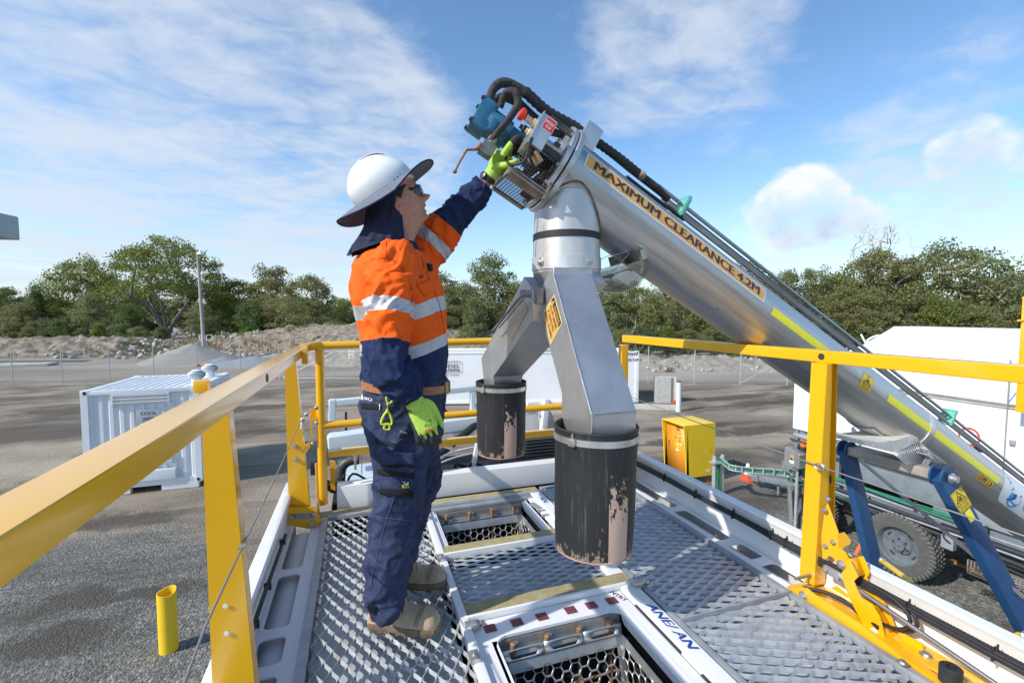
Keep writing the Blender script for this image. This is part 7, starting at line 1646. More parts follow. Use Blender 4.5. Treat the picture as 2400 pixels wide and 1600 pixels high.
def hand(b, palm, fingers, thumb, grow=0.0, flat=.55, up=None, fr=.0095):
    b.tube([p for p, r in palm], [r+grow for p, r in palm], 20, smooth=4, flat=flat, up=up)
    for i, f in enumerate(fingers): b.tube(f, [fr*q+grow for q in (1.15, 1.05, .98, .90)][:len(f)], 12, smooth=4)
    b.tube(thumb, [.0125+grow, .0115+grow, .0105+grow, .0085+grow][:len(thumb)], 12, smooth=4)
# right hand hangs, fingers slightly curled
dR = (KR-WR).normalized(); xR = V((.80, -.25, .30)); xR = (xR-dR*xR.dot(dR)).normalized(); nR = dR.cross(xR)     # nR: towards palm or back
if nR.y < 0: nR = -nR
fR = []
for i, (o, L_, cu1) in enumerate(((.033, .080, .14), (.012, .088, .18), (-.010, .083, .26), (-.031, .068, .36))):
    k = KR+xR*o-dR*.004*abs(i-1); d1 = (dR*.95+nR*.10-V((0, 0, .28))-xR*(.10*i)).normalized(); d2 = (d1+nR*(.35+cu1)-xR*.18).normalized(); d3 = (d2+nR*(.4+cu1)-xR*.10).normalized()
    fR.append([k-dR*.015, k+d1*L_*.42, k+d1*L_*.42+d2*L_*.33, k+d1*L_*.42+d2*L_*.33+d3*L_*.27])
tR = [WR+dR*.025+xR*.026+nR*.008, WR+dR*.050+xR*.048+nR*.018, KR+xR*.050+nR*.028-dR*.01, KR+xR*.046+nR*.032+dR*.022]
pR_ = [(WR-dR*.005, .028), (WR+dR*.02, .030), (WR*.5+KR*.5, .041), (KR-dR*.01, .045), (KR+dR*.008, .040)]
for hl, to in ((atZ(868, 1462, 3.203), atZ(1030, 1476, 3.203)), (atZ(902, 1372, 3.203), atZ(1046, 1366, 3.203))):
    ff_ = to-hl; b.tube([hl+ff_*.24+V((0, 0, .10)), hl+ff_*.28+V((0, 0, .070)), hl+ff_*.45+V((0, 0, .062)), hl+ff_*.75+V((0, 0, .055)), hl+ff_*.90+V((0, 0, .050))], [.024, .024, .022, .018, .012], 14, smooth=3)
hand(b, pR_, fR, tR, -.002, .42, nR.cross(dR) if 0 else nR)
# left hand grips the lower edge of the control box
fL = [[atY(*q) for q in f] for f in (((1177, 366, 1.885), (1192, 343, 1.870), (1208, 325, 1.862), (1223, 320, 1.870)), ((1180, 364, 1.915), (1197, 345, 1.90), (1212, 333, 1.885), (1226, 337, 1.880)),
      ((1183, 366, 1.945), (1202, 350, 1.93), (1215, 344, 1.905), (1224, 353, 1.89)), ((1184, 371, 1.970), (1203, 359, 1.955), (1215, 357, 1.93), (1221, 366, 1.91)))]
tL = [atY(1167, 388, 1.905), atY(1187, 387, 1.875), atY(1206, 381, 1.862), atY(1222, 375, 1.868)]
pL_ = [(atY(1147, 416, 1.972), .027), (atY(1156, 403, 1.962), .030), (atY(1168, 386, 1.945), .042), (atY(1180, 368, 1.930), .044), (atY(1184, 361, 1.925), .036)]
hand(b, pL_, fL, tL, -.002, .50, V((.30, .90, .1)))
person = remesh(b, .0042, 'person', skin, None, 2)
tag(person, 'worker in white hard hat, orange hi-vis shirt and navy trousers reaching up to the auger', 'person')
# ---- gloves
def inhand(k, tips):      # black on palm and fingertips
    def f(c, n): return 0
    return f
segR = fR+[tR]
def palR(c, n):
    side = (c-(WR+KR)/2).dot(xR); along = (c-WR).dot(dR)
    if along < .030: return 0
    if n.dot(nR) > .25: return 1
    if along > (KR-WR).length+.012+.016*math.cos((side+.033)/.0218*2*math.pi): return 1
    if n.dot(xR) < -.62 or side < -.036+along*.05: return 1
    return 0
b = MB(); b.tube([WR-dR*.055, WR-dR*.02, WR+dR*.020, WR+dR*.048], [.033, .034, .034, .026], 24); hand(b, [(WR-dR*.028, .033), (WR-dR*.01, .0325)]+pR_[1:], fR, tR, .0025, .46, nR); gR = remesh(b, .0028, 'glove', [C_gr, C_gb], person, 2, None, palR)
Lt = [f[2] for f in fL]
nL = (fL[0][0]-pL_[0][0]).normalized()
def palL(c, n):
    for f in fL:
        if (c-f[2]).length < .030 or (c-f[3]).length < .022 or (c-(f[1]+f[2])/2).length < .013: return 1
    if (c-tL[3]).length < .022: return 1
    if n.dot(V((.45, .85, -.10)).normalized()) > .35 and (c-WL).length > .05: return 1
    return 0
dL = (pL_[1][0]-pL_[0][0]).normalized(); b = MB(); b.tube([WL+dL*.008, WL+dL*.03, WL+dL*.055], [.031, .032, .026], 24); hand(b, [(atY(1143, 421, 1.978), .030)]+pL_[1:], fL, tL, .0022, .52, V((.30, .90, .1))); gL = remesh(b, .0028, 'glove', [C_gr, C_gb], person, 2, None, palL)
dk = mat('glove_rib_shadow', (.10, .16, .03), .8, var=.1)
b = MB()
for k in range(11):
    o = -.026+.0052*k; q0 = WR-dR*.024+xR*o*.9; q1 = WR+dR*.030+xR*o*1.12; z = -nR*(.0165*math.sqrt(max(.05, 1-(o/.034)**2))+.0035); b.tube([q0+z, (q0+q1)/2+z*1.02, q1+z*1.12], .0009, 5)
b.done('cuff_rib', dk, gR, None)
# ---- shirt: torso and sleeves
def wt(p): return .014*fold(p, 6, (1, 1, .45), 1)+.009*fold(p, 13, (1, 1, .6), 5)+.012*nz_(p, 3.5, 2)
rows = [sil(893, 962, 566, YC, .070), sil(880, 972, 578, YC, .100), sil(866, 982, 588, YC, .135), sil(850, 994, 602, YC, .170), sil(836, 1003, 618, YC, .192), sil(826, 1012, 641, YC, .205), sil(823, 1024, 677, YC, .208), sil(826, 1031, 706, YC, .205), sil(838, 1038, 750, YC, .198), sil(846, 1044, 788, YC, .192), sil(850, 1048, 820, YC, .188), sil(853, 1048, 850, YC, .184), sil(855, 1046, 880, YC, .182), sil(858, 1042, 896, YC, .178)]
b = MB(); R = []; e = 2.3; n = 120
for (x, y, z, hx, hy) in cr_interp(rows, 10):
    ring = []
    for k in range(n):
        t = 2*math.pi*k/n; c, s = math.cos(t), math.sin(t); q = (abs(c)**e+abs(s)**e)**(-1/e); px_ = x+hx*c*q
        tilt = max(0, px_-.19)*.34*min(1, max(0, (4.66-z)/.12))*(1 if z > 4.22 else max(0, (z-4.12)/.10))
        p = V((px_, y+hy*s*q, z+tilt)); 
        if z < 4.19: p.z -= .040*max(0, -s)*(1-abs(c))*(4.19-z)/.05
        p = p+V((c, s, 0))*wt(p); ring.append(p)
    R.append(ring)
zs = [r[0] for r in cr_interp([(q[2],) for q in rows], 10)]
vr = [[b.b.verts.new(p) for p in r] for r in R]
def zone(z):
    if z > 4.70: return 1
    if 4.428 < z < 4.481 or 4.284 < z < 4.332: return 2
    return 0 if z > 4.30 else 1
for (a, c_, z0_, z1_) in zip(vr, vr[1:], zs, zs[1:]):
    b.mi = zone((z0_+z1_)/2)
    for k in range(n): b.face((a[k], a[(k+1) % n], c_[(k+1) % n], c_[k]))
def sleeve_arm(b, path, rad, cuts, n=80, step=.0055, o=0, amp=1.0, flat=1.0):
    """cuts: list of (arc length, material) zones"""
    P = cr_interp([(p.x, p.y, p.z, r) for p, r in zip(path, rad)], 14); pts = [V(q[:3]) for q in P]; L_ = [0]
    for a, c in zip(pts, pts[1:]): L_.append(L_[-1]+(c-a).length)
    tot = L_[-1]; m = int(tot/step); prev = None; x = None; i = 0
    for k in range(m+1):
        s = tot*k/m
        while i < len(L_)-2 and L_[i+1] < s: i += 1
        f = (s-L_[i])/max(1e-6, L_[i+1]-L_[i]); p = pts[i].lerp(pts[i+1], f); r = P[i][3]*(1-f)+P[i+1][3]*f; t = (pts[min(i+2, len(pts)-1)]-pts[max(i-1, 0)]).normalized()
        x = (V((0, -1, 0)) if x is None else x); x = (x-t*x.dot(t)).normalized(); y = t.cross(x); ring = []
        for j in range(n):
            a = 2*math.pi*j/n; d = x*math.cos(a)*flat+y*math.sin(a); q = p+d*r
            tw = V((math.cos(a)*.09, math.sin(a)*.09, s+.05*math.sin(a+o)))
            w = amp*(.0075*fold(tw, 11, (1, 1, 1.4), o)+.0035*fold(tw, 26, (1, 1, 1.2), o+4)+.006*nz_(tw, 7, o))
            ring.append(b.b.verts.new(q+d.normalized()*w))
        if prev:
            b.mi = [mm for (lim, mm) in cuts if s <= lim][0]
            for j in range(n): b.face((prev[j], prev[(j+1) % n], ring[(j+1) % n], ring[j]))
        else: b.mi = cuts[0][1]; b.face(ring[::-1])
        prev = ring
    b.face([b.b.verts.new(v.co) for v in prev]); return tot
aR1 = [SR+V((.025, .07, .035)), SR+V((.015, .00, .035)), SR+V((.0, -.018, -.03)), (SR+ER)/2+V((-.002, -.005, 0)), ER+V((.004, 0, .01)), ER*.6+WR*.4+V((-.004, 0, .0)), ER*.25+WR*.75, WR-dR*.002]
# distances for the bands are measured along that path
def arclen(path, upto):
    P = cr_interp([(p.x, p.y, p.z) for p in path], 14); L_ = 0; best = (9, 0)
    for a, c in zip(P, P[1:]):
        L_ += (V(c)-V(a)).length; d = (V(c)-upto).length
        if d < best[0]: best = (d, L_)
    return best[1]
s1, s2, s3 = [arclen(aR1, V((.10, 1.69, z))) for z in (4.492, 4.440, 4.340)]
sleeve_arm(b, aR1, [.075, .092, .098, .095, .088, .080, .066, .050], [(s1, 0), (s2, 2), (s3, 0), (9, 1)], o=2, amp=2.2, flat=.86)
aL1 = [SL+V((-.09, -.075, -.01)), SL+V((-.02, -.02, -.005)), atY(1012, 568, 2.085), atY(1040, 536, 2.07), EL+V((.01, 0, .018)), atY(1085, 488, 2.035), atY(1115, 455, 2.00), atY(1135, 431, 1.985)]
s1, s2, s3 = [arclen(aL1, atY(x, y, 2.08)) for x, y in ((1000, 578), (1020, 556), (1049, 525))]
sleeve_arm(b, aL1, [.085, .098, .092, .080, .070, .068, .062, .045], [(s1, 0), (s2, 2), (s3, 0), (9, 1)], o=6, amp=2.1)
shirt = b.done('shirt', [C_or, C_nv, C_si], person, None)
# collar
b = MB(); cc = V((.163, YC, 4.715)); rows_ = []
for h, r0, r1 in ((0, .088, .088), (.030, .080, .082), (.045, .076, .080), (.040, .086, .090), (.000, .100, .104), (-.018, .108, .110)):
    ring = []
    for k in range(49):
        t = R_(24+312*k/48); c, s = math.cos(t), math.sin(t); ring.append(cc+V((c*r0-.016*(h < .01)*c, s*r1, h*(1.0)-.055*(c+1)*.5+.012*(1-c))))
    rows_.append(ring)
b.grid(rows_); b.done('collar', C_nv, shirt, 60, solid=.003)
# ---- belt, trousers
def wtr(p):
    d = (3.43-p[2]); return .016*fold(p, 7, (1, 1, .8), 9)+.0060*fold(p, 15, (1, 1, 1.1), 3)+.008*nz_(p, 4, 6)+(.010*fold(p, 8, (.6, .6, 2.4), 8)*min(1, max(0, (3.52-p[2])/.08)))+.010*fold(p, 8, (.7, .7, 2.2), 4)*math.exp(-((p[2]-3.66)/.07)**2)+.008*fold(p, 8, (.8, .8, 1.6), 14)*math.exp(-((p[2]-3.98)/.08)**2)
b = MB()
loft_h(b, [sil(860, 1042, 884, YC, .168), sil(856, 1043, 905, YC, .172), sil(850, 1041, 935, YC, .180), sil(848, 1038, 960, YC, .182), sil(852, 1034, 990, YC, .180), sil(866, 1028, 1020, YC, .165), sil(890, 1015, 1045, YC, .12)], 64, 2.3, 5)
loft_h(b, [sil(866, 1000, 985, 1.835, .095), sil(867, 1006, 1020, 1.825, .105), sil(873, 1010, 1062, 1.815, .102), sil(877, 1004, 1100, 1.81, .098), sil(877, 1000, 1140, 1.80, .094), sil(872, 994, 1180, 1.795, .090), sil(865, 986, 1221, 1.79, .088), sil(860, 973, 1270, 1.785, .086), sil(857, 960, 1325, 1.78, .084), sil(859, 950, 1375, 1.775, .080), sil(860, 947, 1410, 1.77, .078), sil(862, 944, 1436, 1.77, .077)], 48, 2.1, 6)
loft_h(b, [sil(905, 1034, 985, 1.995, .095), sil(912, 1032, 1020, 1.998, .100), sil(916, 1034, 1062, 2.0, .098), sil(918, 1034, 1100, 2.0, .095), sil(916, 1032, 1135, 2.0, .092), sil(906, 1012, 1179, 2.0, .088), sil(896, 998, 1215, 2.0, .086), sil(888, 987, 1260, 2.0, .083), sil(890, 978, 1310, 2.0, .080), sil(898, 964, 1345, 2.0, .076), sil(902, 958, 1368, 2.0, .073), sil(904, 955, 1384, 2.0, .072)], 48, 2.1, 6)
tro = remesh(b, .0058, 'trousers', C_tr, person, 2, wtr)
b = MB(); x, y, z, hx, hy = sil(855, 1044, 900, YC, .176); R = []
for dz, g_ in ((-.016, .003), (-.016, .008), (.015, .008), (.015, .003)):
    R.append([V((x+(hx+g_)*math.cos(t)*(abs(math.cos(t))**2.3+abs(math.sin(t))**2.3)**(-1/2.3), y+(hy+g_)*math.sin(t)*(abs(math.cos(t))**2.3+abs(math.sin(t))**2.3)**(-1/2.3), z+dz+.012*math.cos(t)*-1)) for t in [2*math.pi*k/64 for k in range(64)]])
b.rings(R, True, False); belt = b.done('belt', mat('brown_leather', (.34, .15, .065), .5, var=.2, vs=30), person, 60)
b = MB(); bp = V((x+hx+.012, YC-.03, z-.010)); b.box(bp, (.006, .055, .048), None, .003); b.box(V((x+hx*.93, YC-.10, z-.008)), (.012, .03, .05), Matrix.Rotation(R_(-35), 3, 'Z'), .003); b.done('belt_buckle', mat('old_brass', (.30, .22, .12), .4, .7), belt)
# patches laid on the cloth
def bvh_of(*obs):
    vs, fs = [], []
    for o in obs:
        k = len(vs); vs += [v.co.copy() for v in o.data.vertices]; fs += [tuple(i+k for i in p.vertices) for p in o.data.polygons]
    return BVHTree.FromPolygons(vs, fs)
DG = bpy.context.evaluated_depsgraph_get
person_off = V((0, 0, 0))
T_tro = bvh_of(tro); T_sh = bvh_of(shirt)
def lay(b, tree_, quad, nx, ny, off=.0015, th=0):
    TL, TR, BR, BL = [V((x, y, 0)) for x, y in quad]; G_ = []
    for i in range(nx+1):
        r = []
        for j in range(ny+1):
            u, v = i/nx, j/ny; q = (TL*(1-u)+TR*u)*(1-v)+(BL*(1-u)+BR*u)*v; d = ray(q.x, q.y).normalized(); h = tree_.ray_cast(CAM, d)
            if h[0] is None: h = (CAM+d*(YC-.1)/d.y, -d)
            nn = h[1] if h[1].dot(d) < 0 else -h[1]
            r.append(h[0]+nn*off)
        G_.append(r)
    b.grid(G_)
def c3(x, y): return (780+x/2.239, 840+y/2.239)
def patch(name, tree_, q, m, parent, off=.002, nx=10, ny=8, solid=.0015, conv=c3): b = MB(); lay(b, tree_, [conv(*p) for p in q], nx, ny, off); return b.done(name, m, parent, None, solid=solid)
def c6(x, y): return (720+x/3.92, 860+y/3.92)
def c7(x, y): return (700+x/5.88, 950+y/5.88)
pk_ = patch('cargo_pocket', T_tro, [(1145, 610), (1585, 655), (1575, 1230), (1118, 1195)], C_tr, tro, .010, 16, 16, .004, c7)
for q in ([(1055, 460), (1340, 525), (1335, 580), (1055, 510)], [(1128, 858), (1580, 930), (1570, 1015), (1128, 945)], [(1118, 1115), (1575, 1160), (1560, 1265), (1118, 1190)], [(1190, 795), (1580, 815), (1575, 850), (1210, 830)]):
    patch('black_panel', T_tro, q, C_bk, pk_ if q[0][1] > 500 else tro, .0145 if q[0][1] > 500 else .003, 12, 4, .0015, c7)
patch('black_panel', T_tro, [(495, 330), (675, 345), (670, 395), (498, 380)], C_bk, tro, .003, 8, 4, .0015, c6)
patch('pocket_tag', T_tro, [(668, 342), (675, 342), (673, 396), (667, 396)], M['stickW'], tro, .006, 2, 3, .0008, c6)
patch('pocket_tag', T_tro, [(862, 590), (912, 602), (910, 610), (862, 598)], M['reflY'], tro, .006, 3, 2, .0008, c6)
patch('hem_patch', T_tro, [(183, 1275), (232, 1300), (228, 1345), (190, 1320)], C_bk, tro, .003, 6, 5, .0015)
lb = patch('brand_tag', T_tro, [(1408, 1045), (1512, 1040), (1510, 1108), (1408, 1105)], C_bk, pk_, .0165, 3, 3, .001, c7)
def lay_text(name, tree_, body, quad, m, parent, off, conv, bold=.02, it=0):
    TL, TR, BR, BL = [V((*conv(*p), 0)) for p in quad]; b = MB()
    def f(u, v):
        q = (BL*(1-u)+BR*u)*(1-v)+(TL*(1-u)+TR*u)*v; d = ray(q.x, q.y).normalized(); h = tree_.ray_cast(CAM, d); 
        if h[0] is None: return CAM+d*(1.8/d.y)
        nn = h[1] if h[1].dot(d) < 0 else -h[1]; return h[0]+nn*off
    put_text(b, body, f, 0, 0, 1, 1, bold, it); return b.done(name, m, parent, None)
lay_text('tag_text', T_tro, 'FLEX', [(1425, 1052), (1500, 1050), (1500, 1072), (1425, 1072)], M['stickW'], lb, .0185, c7); lay_text('tag_text', T_tro, 'MOVE', [(1425, 1077), (1500, 1077), (1500, 1100), (1425, 1100)], M['reflY'], lb, .0185, c7)
lay_text('waist_text', T_tro, 'ORICA', [(528, 272), (608, 288), (606, 314), (526, 302)], M['stickW'], tro, .004, c6, .03)
b = MB(); lay(b, T_tro, [c6(508, 252), c6(518, 250), c6(508, 300), c6(498, 300)], 2, 6, .004); lay(b, T_tro, [c6(512, 262), c6(522, 272), c6(516, 306), c6(506, 284)], 2, 6, .004); b.done('waist_text', M['stickW'], tro, None)
# seams of the trousers
def seam(name, tree_, pts, conv, m, parent, r=.0016, off=.001):
    P = []
    for a, c in zip(pts, pts[1:]):
        for k in range(6): t = k/6; P.append((a[0]+(c[0]-a[0])*t, a[1]+(c[1]-a[1])*t))
    P.append(pts[-1]); Q = []
    for q in P:
        d = ray(*conv(*q)).normalized(); h = tree_.ray_cast(CAM, d)
        if h[0]: Q.append(h[0]-d*off)
    b = MB(); b.tube(Q, r, 6); return b.done(name, m, parent, None)
C_st = cloth('stitching_navy', (.075, .095, .19), .2)
seam('seam', T_tro, [(330, 370), (322, 480)], c3, C_st, tro); seam('seam', T_tro, [(318, 740), (280, 850), (240, 1000), (205, 1150), (200, 1290)], c3, C_st, tro); seam('seam', T_tro, [(190, 820), (260, 835), (420, 850)], c3, C_st, tro); seam('seam', T_tro, [(180, 1020), (240, 1080), (300, 1110)], c3, C_st, tro); seam('seam', T_tro, [(425, 860), (395, 960), (370, 1050)], c3, C_st, tro); seam('seam', T_tro, [(150, 225), (250, 235), (330, 250)], c3, C_st, tro)
def cA(x, y): return (780+x/2.8, 320+y/2.8)
C_os = cloth('orange_stitching', (.42, .06, .01), .1)
seam('seam', T_sh, [(350, 690), (352, 790)], cA, C_os, shirt, .0011); seam('seam', T_sh, [(205, 835), (270, 800), (360, 795), (440, 835), (500, 930), (525, 1040), (520, 1110)], cA, C_os, shirt, .0014)
seam('seam', T_sh, [(560, 700), (600, 860), (660, 1000), (700, 1100), (735, 1290)], cA, C_os, shirt, .0014)
patch('chest_pocket', T_sh, [(548, 975), (640, 935), (668, 1010), (600, 1050)], C_or, shirt, .004, 8, 8, .0025, cA)
lay_text('chest_text', T_sh, 'ORICA', [(563, 912), (590, 905), (592, 925), (565, 934)], C_nv, shirt, .003, cA)
b = MB(); lay(b, T_sh, [cA(612, 838), cA(640, 846), (780+642/2.8, 320+885/2.8), cA(625, 885)], 3, 3, .008); b.done('radio_clip', C_bk, shirt, None, solid=.006)
# lettering on the glove
T_g = bvh_of(gR)
lay_text('glove_text', T_g, 'FORCE', [(1088, 578), (1165, 552), (1175, 585), (1090, 612)], M['redb'], gR, .0012, c6, .03, .3); lay_text('glove_text', T_g, 'TX 360', [(1082, 492), (1138, 478), (1140, 496), (1084, 510)], mat('dark_green_ink', (.05, .15, .03), .6), gR, .0012, c6, .02); lay_text('glove_text', T_g, '4X43E', [(1076, 522), (1148, 508), (1150, 540), (1078, 555)], mat('dark_green_ink', (.05, .15, .03), .6), gR, .0012, c6, .0)
# glove clip hanging from the belt
CL = mat('yellow_green_plastic', (.70, .80, .02), .4, var=.05); b = MB()
def cp(x, y, Y=1.712): return atY(*c6(x, y), Y)
def loopt(b, pts, r): P = [cp(*p) for p in pts]; P.append(P[0]); b.tube(P, r, 8, smooth=3)
loopt(b, [(730, 262), (760, 255), (790, 270), (788, 300), (760, 330), (735, 320), (728, 290)], .0032); b.tube([cp(745, 325), cp(738, 345)], .004, 8); b.tube([cp(738, 345), cp(737, 385)], .001, 6); b.tube([cp(735, 385), cp(735, 415)], [.004, .007], 8)
loopt(b, [(725, 412), (700, 450), (680, 500), (690, 525), (735, 520), (770, 528), (778, 500), (768, 455), (745, 412)], .0042); loopt(b, [(715, 530), (705, 560), (725, 572), (750, 572), (757, 562), (750, 530)], .0035); b.done('glove_clip', CL, person)
b = MB(); b.tube([atY(*c6(1075, 262), 1.76), atY(*c6(1090, 300), 1.76), atY(*c6(1120, 250), 1.77), atY(*c6(1128, 300), 1.77), atY(*c6(1128, 380), 1.77)], .0018, 8, smooth=4); b.box(atY(*c6(1140, 420), 1.77), (.014, .004, .022), None, .003); b.done('key_clip', M['stainb'], person)
# ---- boots
def boot(heel, toe, name):
    hx_ = V((toe.x-heel.x, toe.y-heel.y, 0)); L_ = hx_.length; f = hx_.normalized(); s = V((-f.y, f.x, 0)); z0 = heel.z
    st = [(0.0, .026, .060, .030), (.03, .038, .085, .030), (.12, .041, .115, .03), (.26, .042, .135, .03), (.38, .043, .128, .03), (.48, .046, .108, .03), (.60, .051, .092, .03), (.72, .0535, .086, .03), (.83, .0525, .084, .03), (.92, .046, .074, .03), (.975, .034, .056, .03), (1.0, .016, .040, .03)]
    b = MB(); R = []
    for (t, w, zt, zb2) in cr_interp(st, 4):
        c = heel+f*(L_*t); ring = []
        for k in range(32):
            a = 2*math.pi*k/32; ca_, sa_ = math.cos(a), math.sin(a); wid = w*(abs(ca_)**.75*(1 if ca_ > 0 else -1)); zz = zb2-.004+(zt-zb2)*max(0, sa_)**.72 if sa_ > 0 else zb2-.004
            p = c+s*wid+V((0, 0, zz)); p = p+V((s.x*ca_, s.y*ca_, max(0, sa_)))*(.0035*fold(p, 22, (1, 1, 1.6), 3)); ring.append(p)
        R.append(ring)
    b.rings(R, True, True); c = heel+f*(L_*.20); b.tube([c+V((0, 0, .06)), c+V((0, 0, .12)), c+f*.005+V((0, 0, .17))], [.047, .045, .046], 24)
    bt = b.done(name, C_bt, person, 50)
    b = MB(); R = []
    for zz, g_ in ((0.0, .0), (.004, .003), (.020, .004), (.032, .003), (.034, -.003)):
        ring = []
        for k in range(44):
            t = k/44; a = 2*math.pi*t; u = (1-math.cos(a))/2; w = [q for q in cr_interp([(x_[0], x_[1]) for x_ in st], 6)]
            ww = min(w, key=lambda q: abs(q[0]-u))[1]; 
            if u < .08: ww = .040*math.sqrt(max(0, 1-((.08-u)/.08)**2))
            if u > .93: ww = .048*math.sqrt(max(0, 1-((u-.93)/.07)**2))
            sg = 1 if math.sin(a) >= 0 else -1; ring.append(heel+f*(L_*u+(g_ if u > .5 else -g_))+s*(sg*(ww+g_))+V((0, 0, zz+(.006 if .28 < u < .42 and zz < .01 else 0))))
        R.append(ring)
    b.rings(R, True, True); b.done('sole', C_so, bt, 40)
    b = MB()
    for k in range(9):
        u = .10+.09*k
        if .30 < u < .40: continue
        for sg in (-1, 1): b.box(heel+f*(L_*u)+s*(sg*.045*(1 if u > .3 else .85))+V((0, 0, .004)), (.014, .010, .010), Matrix.Rotation(math.atan2(f.y, f.x), 3, 'Z'))
    b.done('sole_lug', C_so, bt)
    b = MB()
    for k in range(4):
        t = .40+.055*k; zt = .126-.022*k+.004; c = heel+f*(L_*t); b.tube([c-s*.026+V((0, 0, zt-.018)), c+V((0, 0, zt+.003)), c+s*.026+f*.012+V((0, 0, zt-.020))], .0022, 6, smooth=4); b.tube([c+s*.024+V((0, 0, zt-.018)), c+f*.006+V((0, 0, zt+.004)), c-s*.028+f*.012+V((0, 0, zt-.022))], .0022, 6, smooth=4)
    c = heel+f*(L_*.40); b.tube([c+V((0, 0, .132)), c-s*.03+V((0, 0, .125)), c-s*.045+f*.01+V((0, 0, .085))], .0022, 6, smooth=4); b.tube([c+V((0, 0, .132)), c-s*.02+f*.03+V((0, 0, .130)), c-s*.045+f*.04+V((0, 0, .09))], .0022, 6, smooth=4); b.done('bootlace', mat('brown_lace', (.20, .12, .07), .8), bt)
    b = MB()
    for d in (.70, .735): c = heel+f*(L_*d); b.tube([c-s*.054+V((0, 0, .045)), c-s*.042+f*.008+V((0, 0, .075)), c+f*.016+V((0, 0, .091)), c+s*.042+f*.008+V((0, 0, .075)), c+s*.054+V((0, 0, .045))], .0016, 6, smooth=4)
    b.done('toe_seam', C_so, bt); return bt
boot(atZ(868, 1462, 3.203), atZ(1030, 1476, 3.203), 'boot'); boot(atZ(902, 1372, 3.203), atZ(1046, 1366, 3.203), 'boot')
# ---- hard hat with cloth brim and neck shade
uf = V((.838, 0, .544)); un = V((-.544, 0, .838)); yv = V((0, 1, 0)); HC = V((.112, YC, 4.944))
b = MB(); R = []
for i in range(22):
    t = i/21; hgt = .150*t; q = max(0, 1-t**2.7)**.5; bul = 1+.06*math.sin(math.pi*min(1, t*1.4)); sh = -.012*t
    R.append([HC+un*(hgt-.010)+uf*(.127*q*bul*math.cos(a)+sh)+yv*(.106*q*bul*math.sin(a)) for a in [2*math.pi*k/64 for k in range(64)]])
b.rings(R, True, True); hat = b.done('hard_hat', mat('white_hat_shell', (.82, .82, .81), .28, var=.03, vs=8, coat=.4), person, 60)
b = MB(); R = []
for j in range(9):
    t = j/8; b0 = R_(28); x_ = .085-.17*t
    R.append([HC+uf*x_+yv*(.030*math.cos(a))+un*((.150*(1-(abs(x_+.0)/.135)**2.6)-.010)+.006*math.sin(a)-.002) for a in [math.pi*k/8 for k in range(9)]])
b.grid(R); b.done('crown_ridge', mat('white_hat_shell', (.82, .82, .81), .28, var=.03, vs=8, coat=.4), hat, 60)
b = MB(); b.box(HC+uf*.122+un*.012, (.03, .05, .02), Matrix((uf, yv, un)).transposed(), .006); b.done('peak', M['white'], hat)
T_h = bvh_of(hat); b = MB()
for q in ((404, 283), (424, 265), (440, 248), (297, 376), (320, 357), (342, 338)):
    d = ray(*cA(*q)).normalized(); h = T_h.ray_cast(CAM, d)
    if h[0]: b.lathe([(.0028, 0), (.0028, .0008)], h[0]-d*.0003, -d, 10)
b.done('vent_hole', M['black2'], hat)
cb = mat('slate_blue_brim_cloth', (.14, .158, .20), .85, var=.15, vs=60, bump=.4, bs=200)
b = MB(); G_ = []
NB = 97
for i in range(13):
    t = i/12; r = []
    for k in range(NB):
        a = 2*math.pi*k/(NB-1); ca_, sa_ = math.cos(a), math.sin(a); rx, ry = .122+(.226-.122)*t, .102+(.180-.102)*t
        drop = t*(.036*abs(sa_)**1.4*(1 if ca_ < 0 else (1-ca_)**1.5)+.002)+(.010*t*t*max(0, -ca_))-.008*t*max(0, ca_)+.004*math.sin(3*a+1)*t
        stc = .0012*(1 if i % 2 else -1)*(0 < i < 12)
        r.append(HC+uf*(rx*ca_)+yv*(ry*sa_)+un*(-.004-drop+stc)-V((0, 0, 1))*(drop*.10))
    G_.append(r)
b.grid(G_); b.done('hat_brim', cb, hat, 60, solid=.0035)
b = MB(); b.tube(G_[-1], .0032, 8, False); b.done('brim_edge', C_nv, hat)
# neck shade
sh_m = cloth('navy_neck_shade', (.020, .026, .055), .25)
b = MB(); G_ = []
for i in range(29):
    t = i/28; r = []
    for k in range(81):
        a = R_(42+276*k/80); ca_, sa_ = math.cos(a), math.sin(a)
        top = HC+uf*(.106*ca_-.004)+yv*(.098*sa_)-un*.030
        rb = .108+.010*max(0, -ca_); bot = V((.105, YC, 4.715))+V((1, 0, 0))*((rb+.01)*ca_*(.72 if ca_ > 0 else 1))+yv*(.125*sa_)+V((0, 0, -.018*max(0, -ca_)+.012*ca_))
        p = top.lerp(bot, t)+V((ca_, sa_, 0))*(.030*math.sin(math.pi*min(1, t*1.15))*-.45+.007*t*math.sin(9*a+2*t)+.004*t*math.sin(17*a))+V((0, 0, .006*math.sin(6*a)*t))
        r.append(p)
    G_.append(r)
rows2 = []
for t_, out_ in ((1.0, .0), (1.08, .012), (1.16, .030)):
    pass
b.grid(G_); b.done('neck_shade', sh_m, hat, 60, solid=.0025)
b = MB(); G2 = []
for i in range(9):
    t = i/8; r = []
    for k in range(61):
        a = R_(75+210*k/60); ca_, sa_ = math.cos(a), math.sin(a); r.append(V((.102, YC, 4.722-.020*t))+V((ca_*(.115+.022*t+.006*math.sin(7*a)), sa_*(.118+.030*t), -.016*math.sin(a*2+1)*t-.012*t*max(0, -ca_)+.004)))
    G2.append(r)
b.grid(G2); b.done('neck_shade', sh_m, hat, 60, solid=.0025)
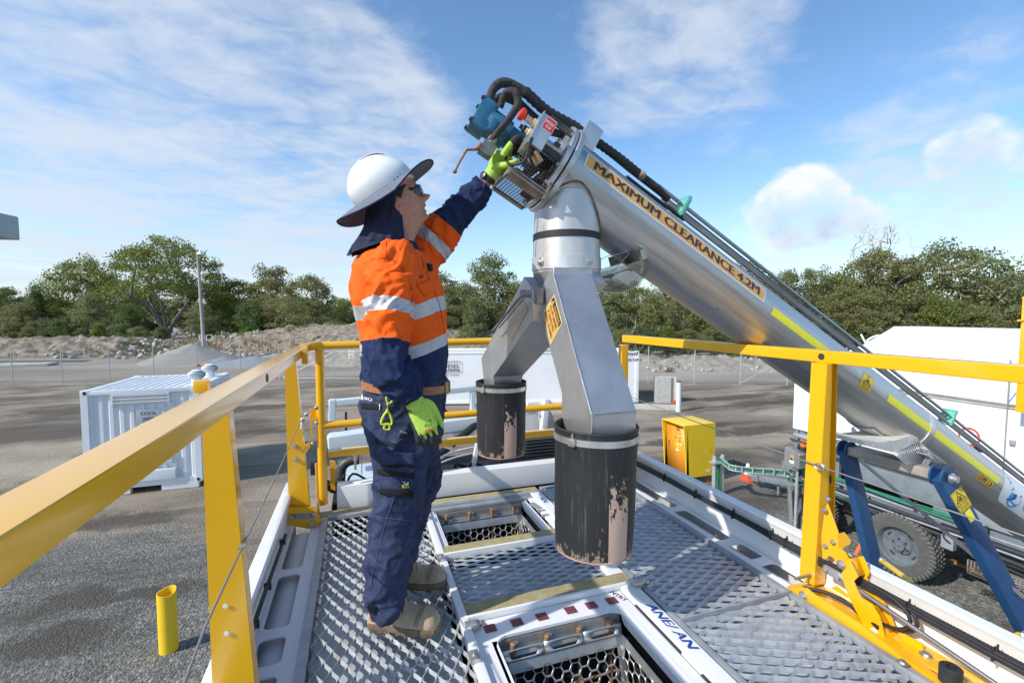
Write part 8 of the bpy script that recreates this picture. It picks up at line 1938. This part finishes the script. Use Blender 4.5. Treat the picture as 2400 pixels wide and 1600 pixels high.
# ---- sunglasses
gl = mat('mirror_sunglass_lens', (.03, .05, .06), .06, .0, var=.5, vs=90, coat=1.0); b = MB()
fu = V((-.30, 0, .954)); ff = V((.954, 0, .30)); ec = atY(984, 452, YC)
G_ = []
for i in range(25):
    ps = R_(-72+144*i/24); hgt = .0235*(1-(abs(ps)/R_(80))**4)*(1-.35*math.exp(-(ps/R_(9))**2)); base = ec+ff*(.062*math.cos(ps)-.052)+yv*(.066*math.sin(ps))
    G_.append([base+fu*(hgt*(-1+2*j/8)*(1 if j > 4 else (1-.75*math.exp(-(ps/R_(12))**2))))+ff*(.004*(1-(2*j/8-1)**2)) for j in range(9)])
b.grid(G_); sgl = b.done('sunglasses', gl, person, 60, solid=.002)
b = MB(); b.tube([g[-1] for g in G_], .0022, 8)
for sy in (-1, 1): q = ec+ff*(.062*math.cos(R_(72))-.050)+yv*(sy*.064)+fu*.008; b.beam(q, q+V((-.068, sy*.014, -.030)), .004, .008); b.box(q+V((-.012, sy*.0035, -.004)), (.02, .005, .012), None, .002)
b.done('glasses_frame', M['black'], sgl)
# ---- watch
b = MB(); t_ = (pL_[1][0]-WL).normalized(); wc = WL-t_*.004; b.lathe([(.030, -.011), (.033, -.010), (.033, .010), (.030, .011)], wc, t_, 32); wa = b.done('wrist_watch', M['black'], person)
b = MB(); xx = (V((-.5, -.6, .6))-t_*V((-.5, -.6, .6)).dot(t_)).normalized(); b.lathe([(.017, 0), (.018, .003), (.017, .008), (.015, .009)], wc+xx*.031, xx, 24); b.done('watch_case', mat('dark_steel', (.12, .12, .13), .3, .8), wa)
# mouth line and nostril
b = MB(); lm = mat('lip_shadow', (.28, .10, .075), .6, var=.1); b.tube([atY(997, 494, YC-.002), atY(990, 494.5, YC-.026), atY(984, 494, YC-.040)], [.0022, .0016, .0008], 8); b.done('mouth', lm, person)

# every separate piece that could be counted is a part of its own
for nm in ('corner_casting', 'casting_hole', 'hatch_side', 'hatch_frame', 'mount_bar', 'yellow_tie_bar', 'base_rail', 'vent_cap', 'grating_edge', 'channel_slot', 'bolt', 'cable_tie', 'louvre_vent', 'door_gear', 'meter_frame', 'drain_hole', 'post_foot',
           'wheel_nuts', 'cabinet_leg', 'rivet', 'stud', 'bracket', 'gate_rail', 'rusty_bar', 'grating_clip', 'brace', 'tray_leg', 'frame', 'sole_lug', 'pocket_tag', 'radiator_slats', 'cuff_rib', 'bolt_hole', 'vent_hole', 'red_dash', 'tray_rung', 'roof_fitting', 'guard_tube', 'white_strut', 'base_plate', 'locking_lever', 'latch_bar', 'door_label', 'panel_seam'):
    for o in [q for q in list(COL.objects) if q.type == 'MESH' and q.parent is not None and (q.name == nm or q.name.rsplit('.', 1)[0] == nm)]:
        if len(o.data.polygons) < 6000 and not o.children: islands(o)
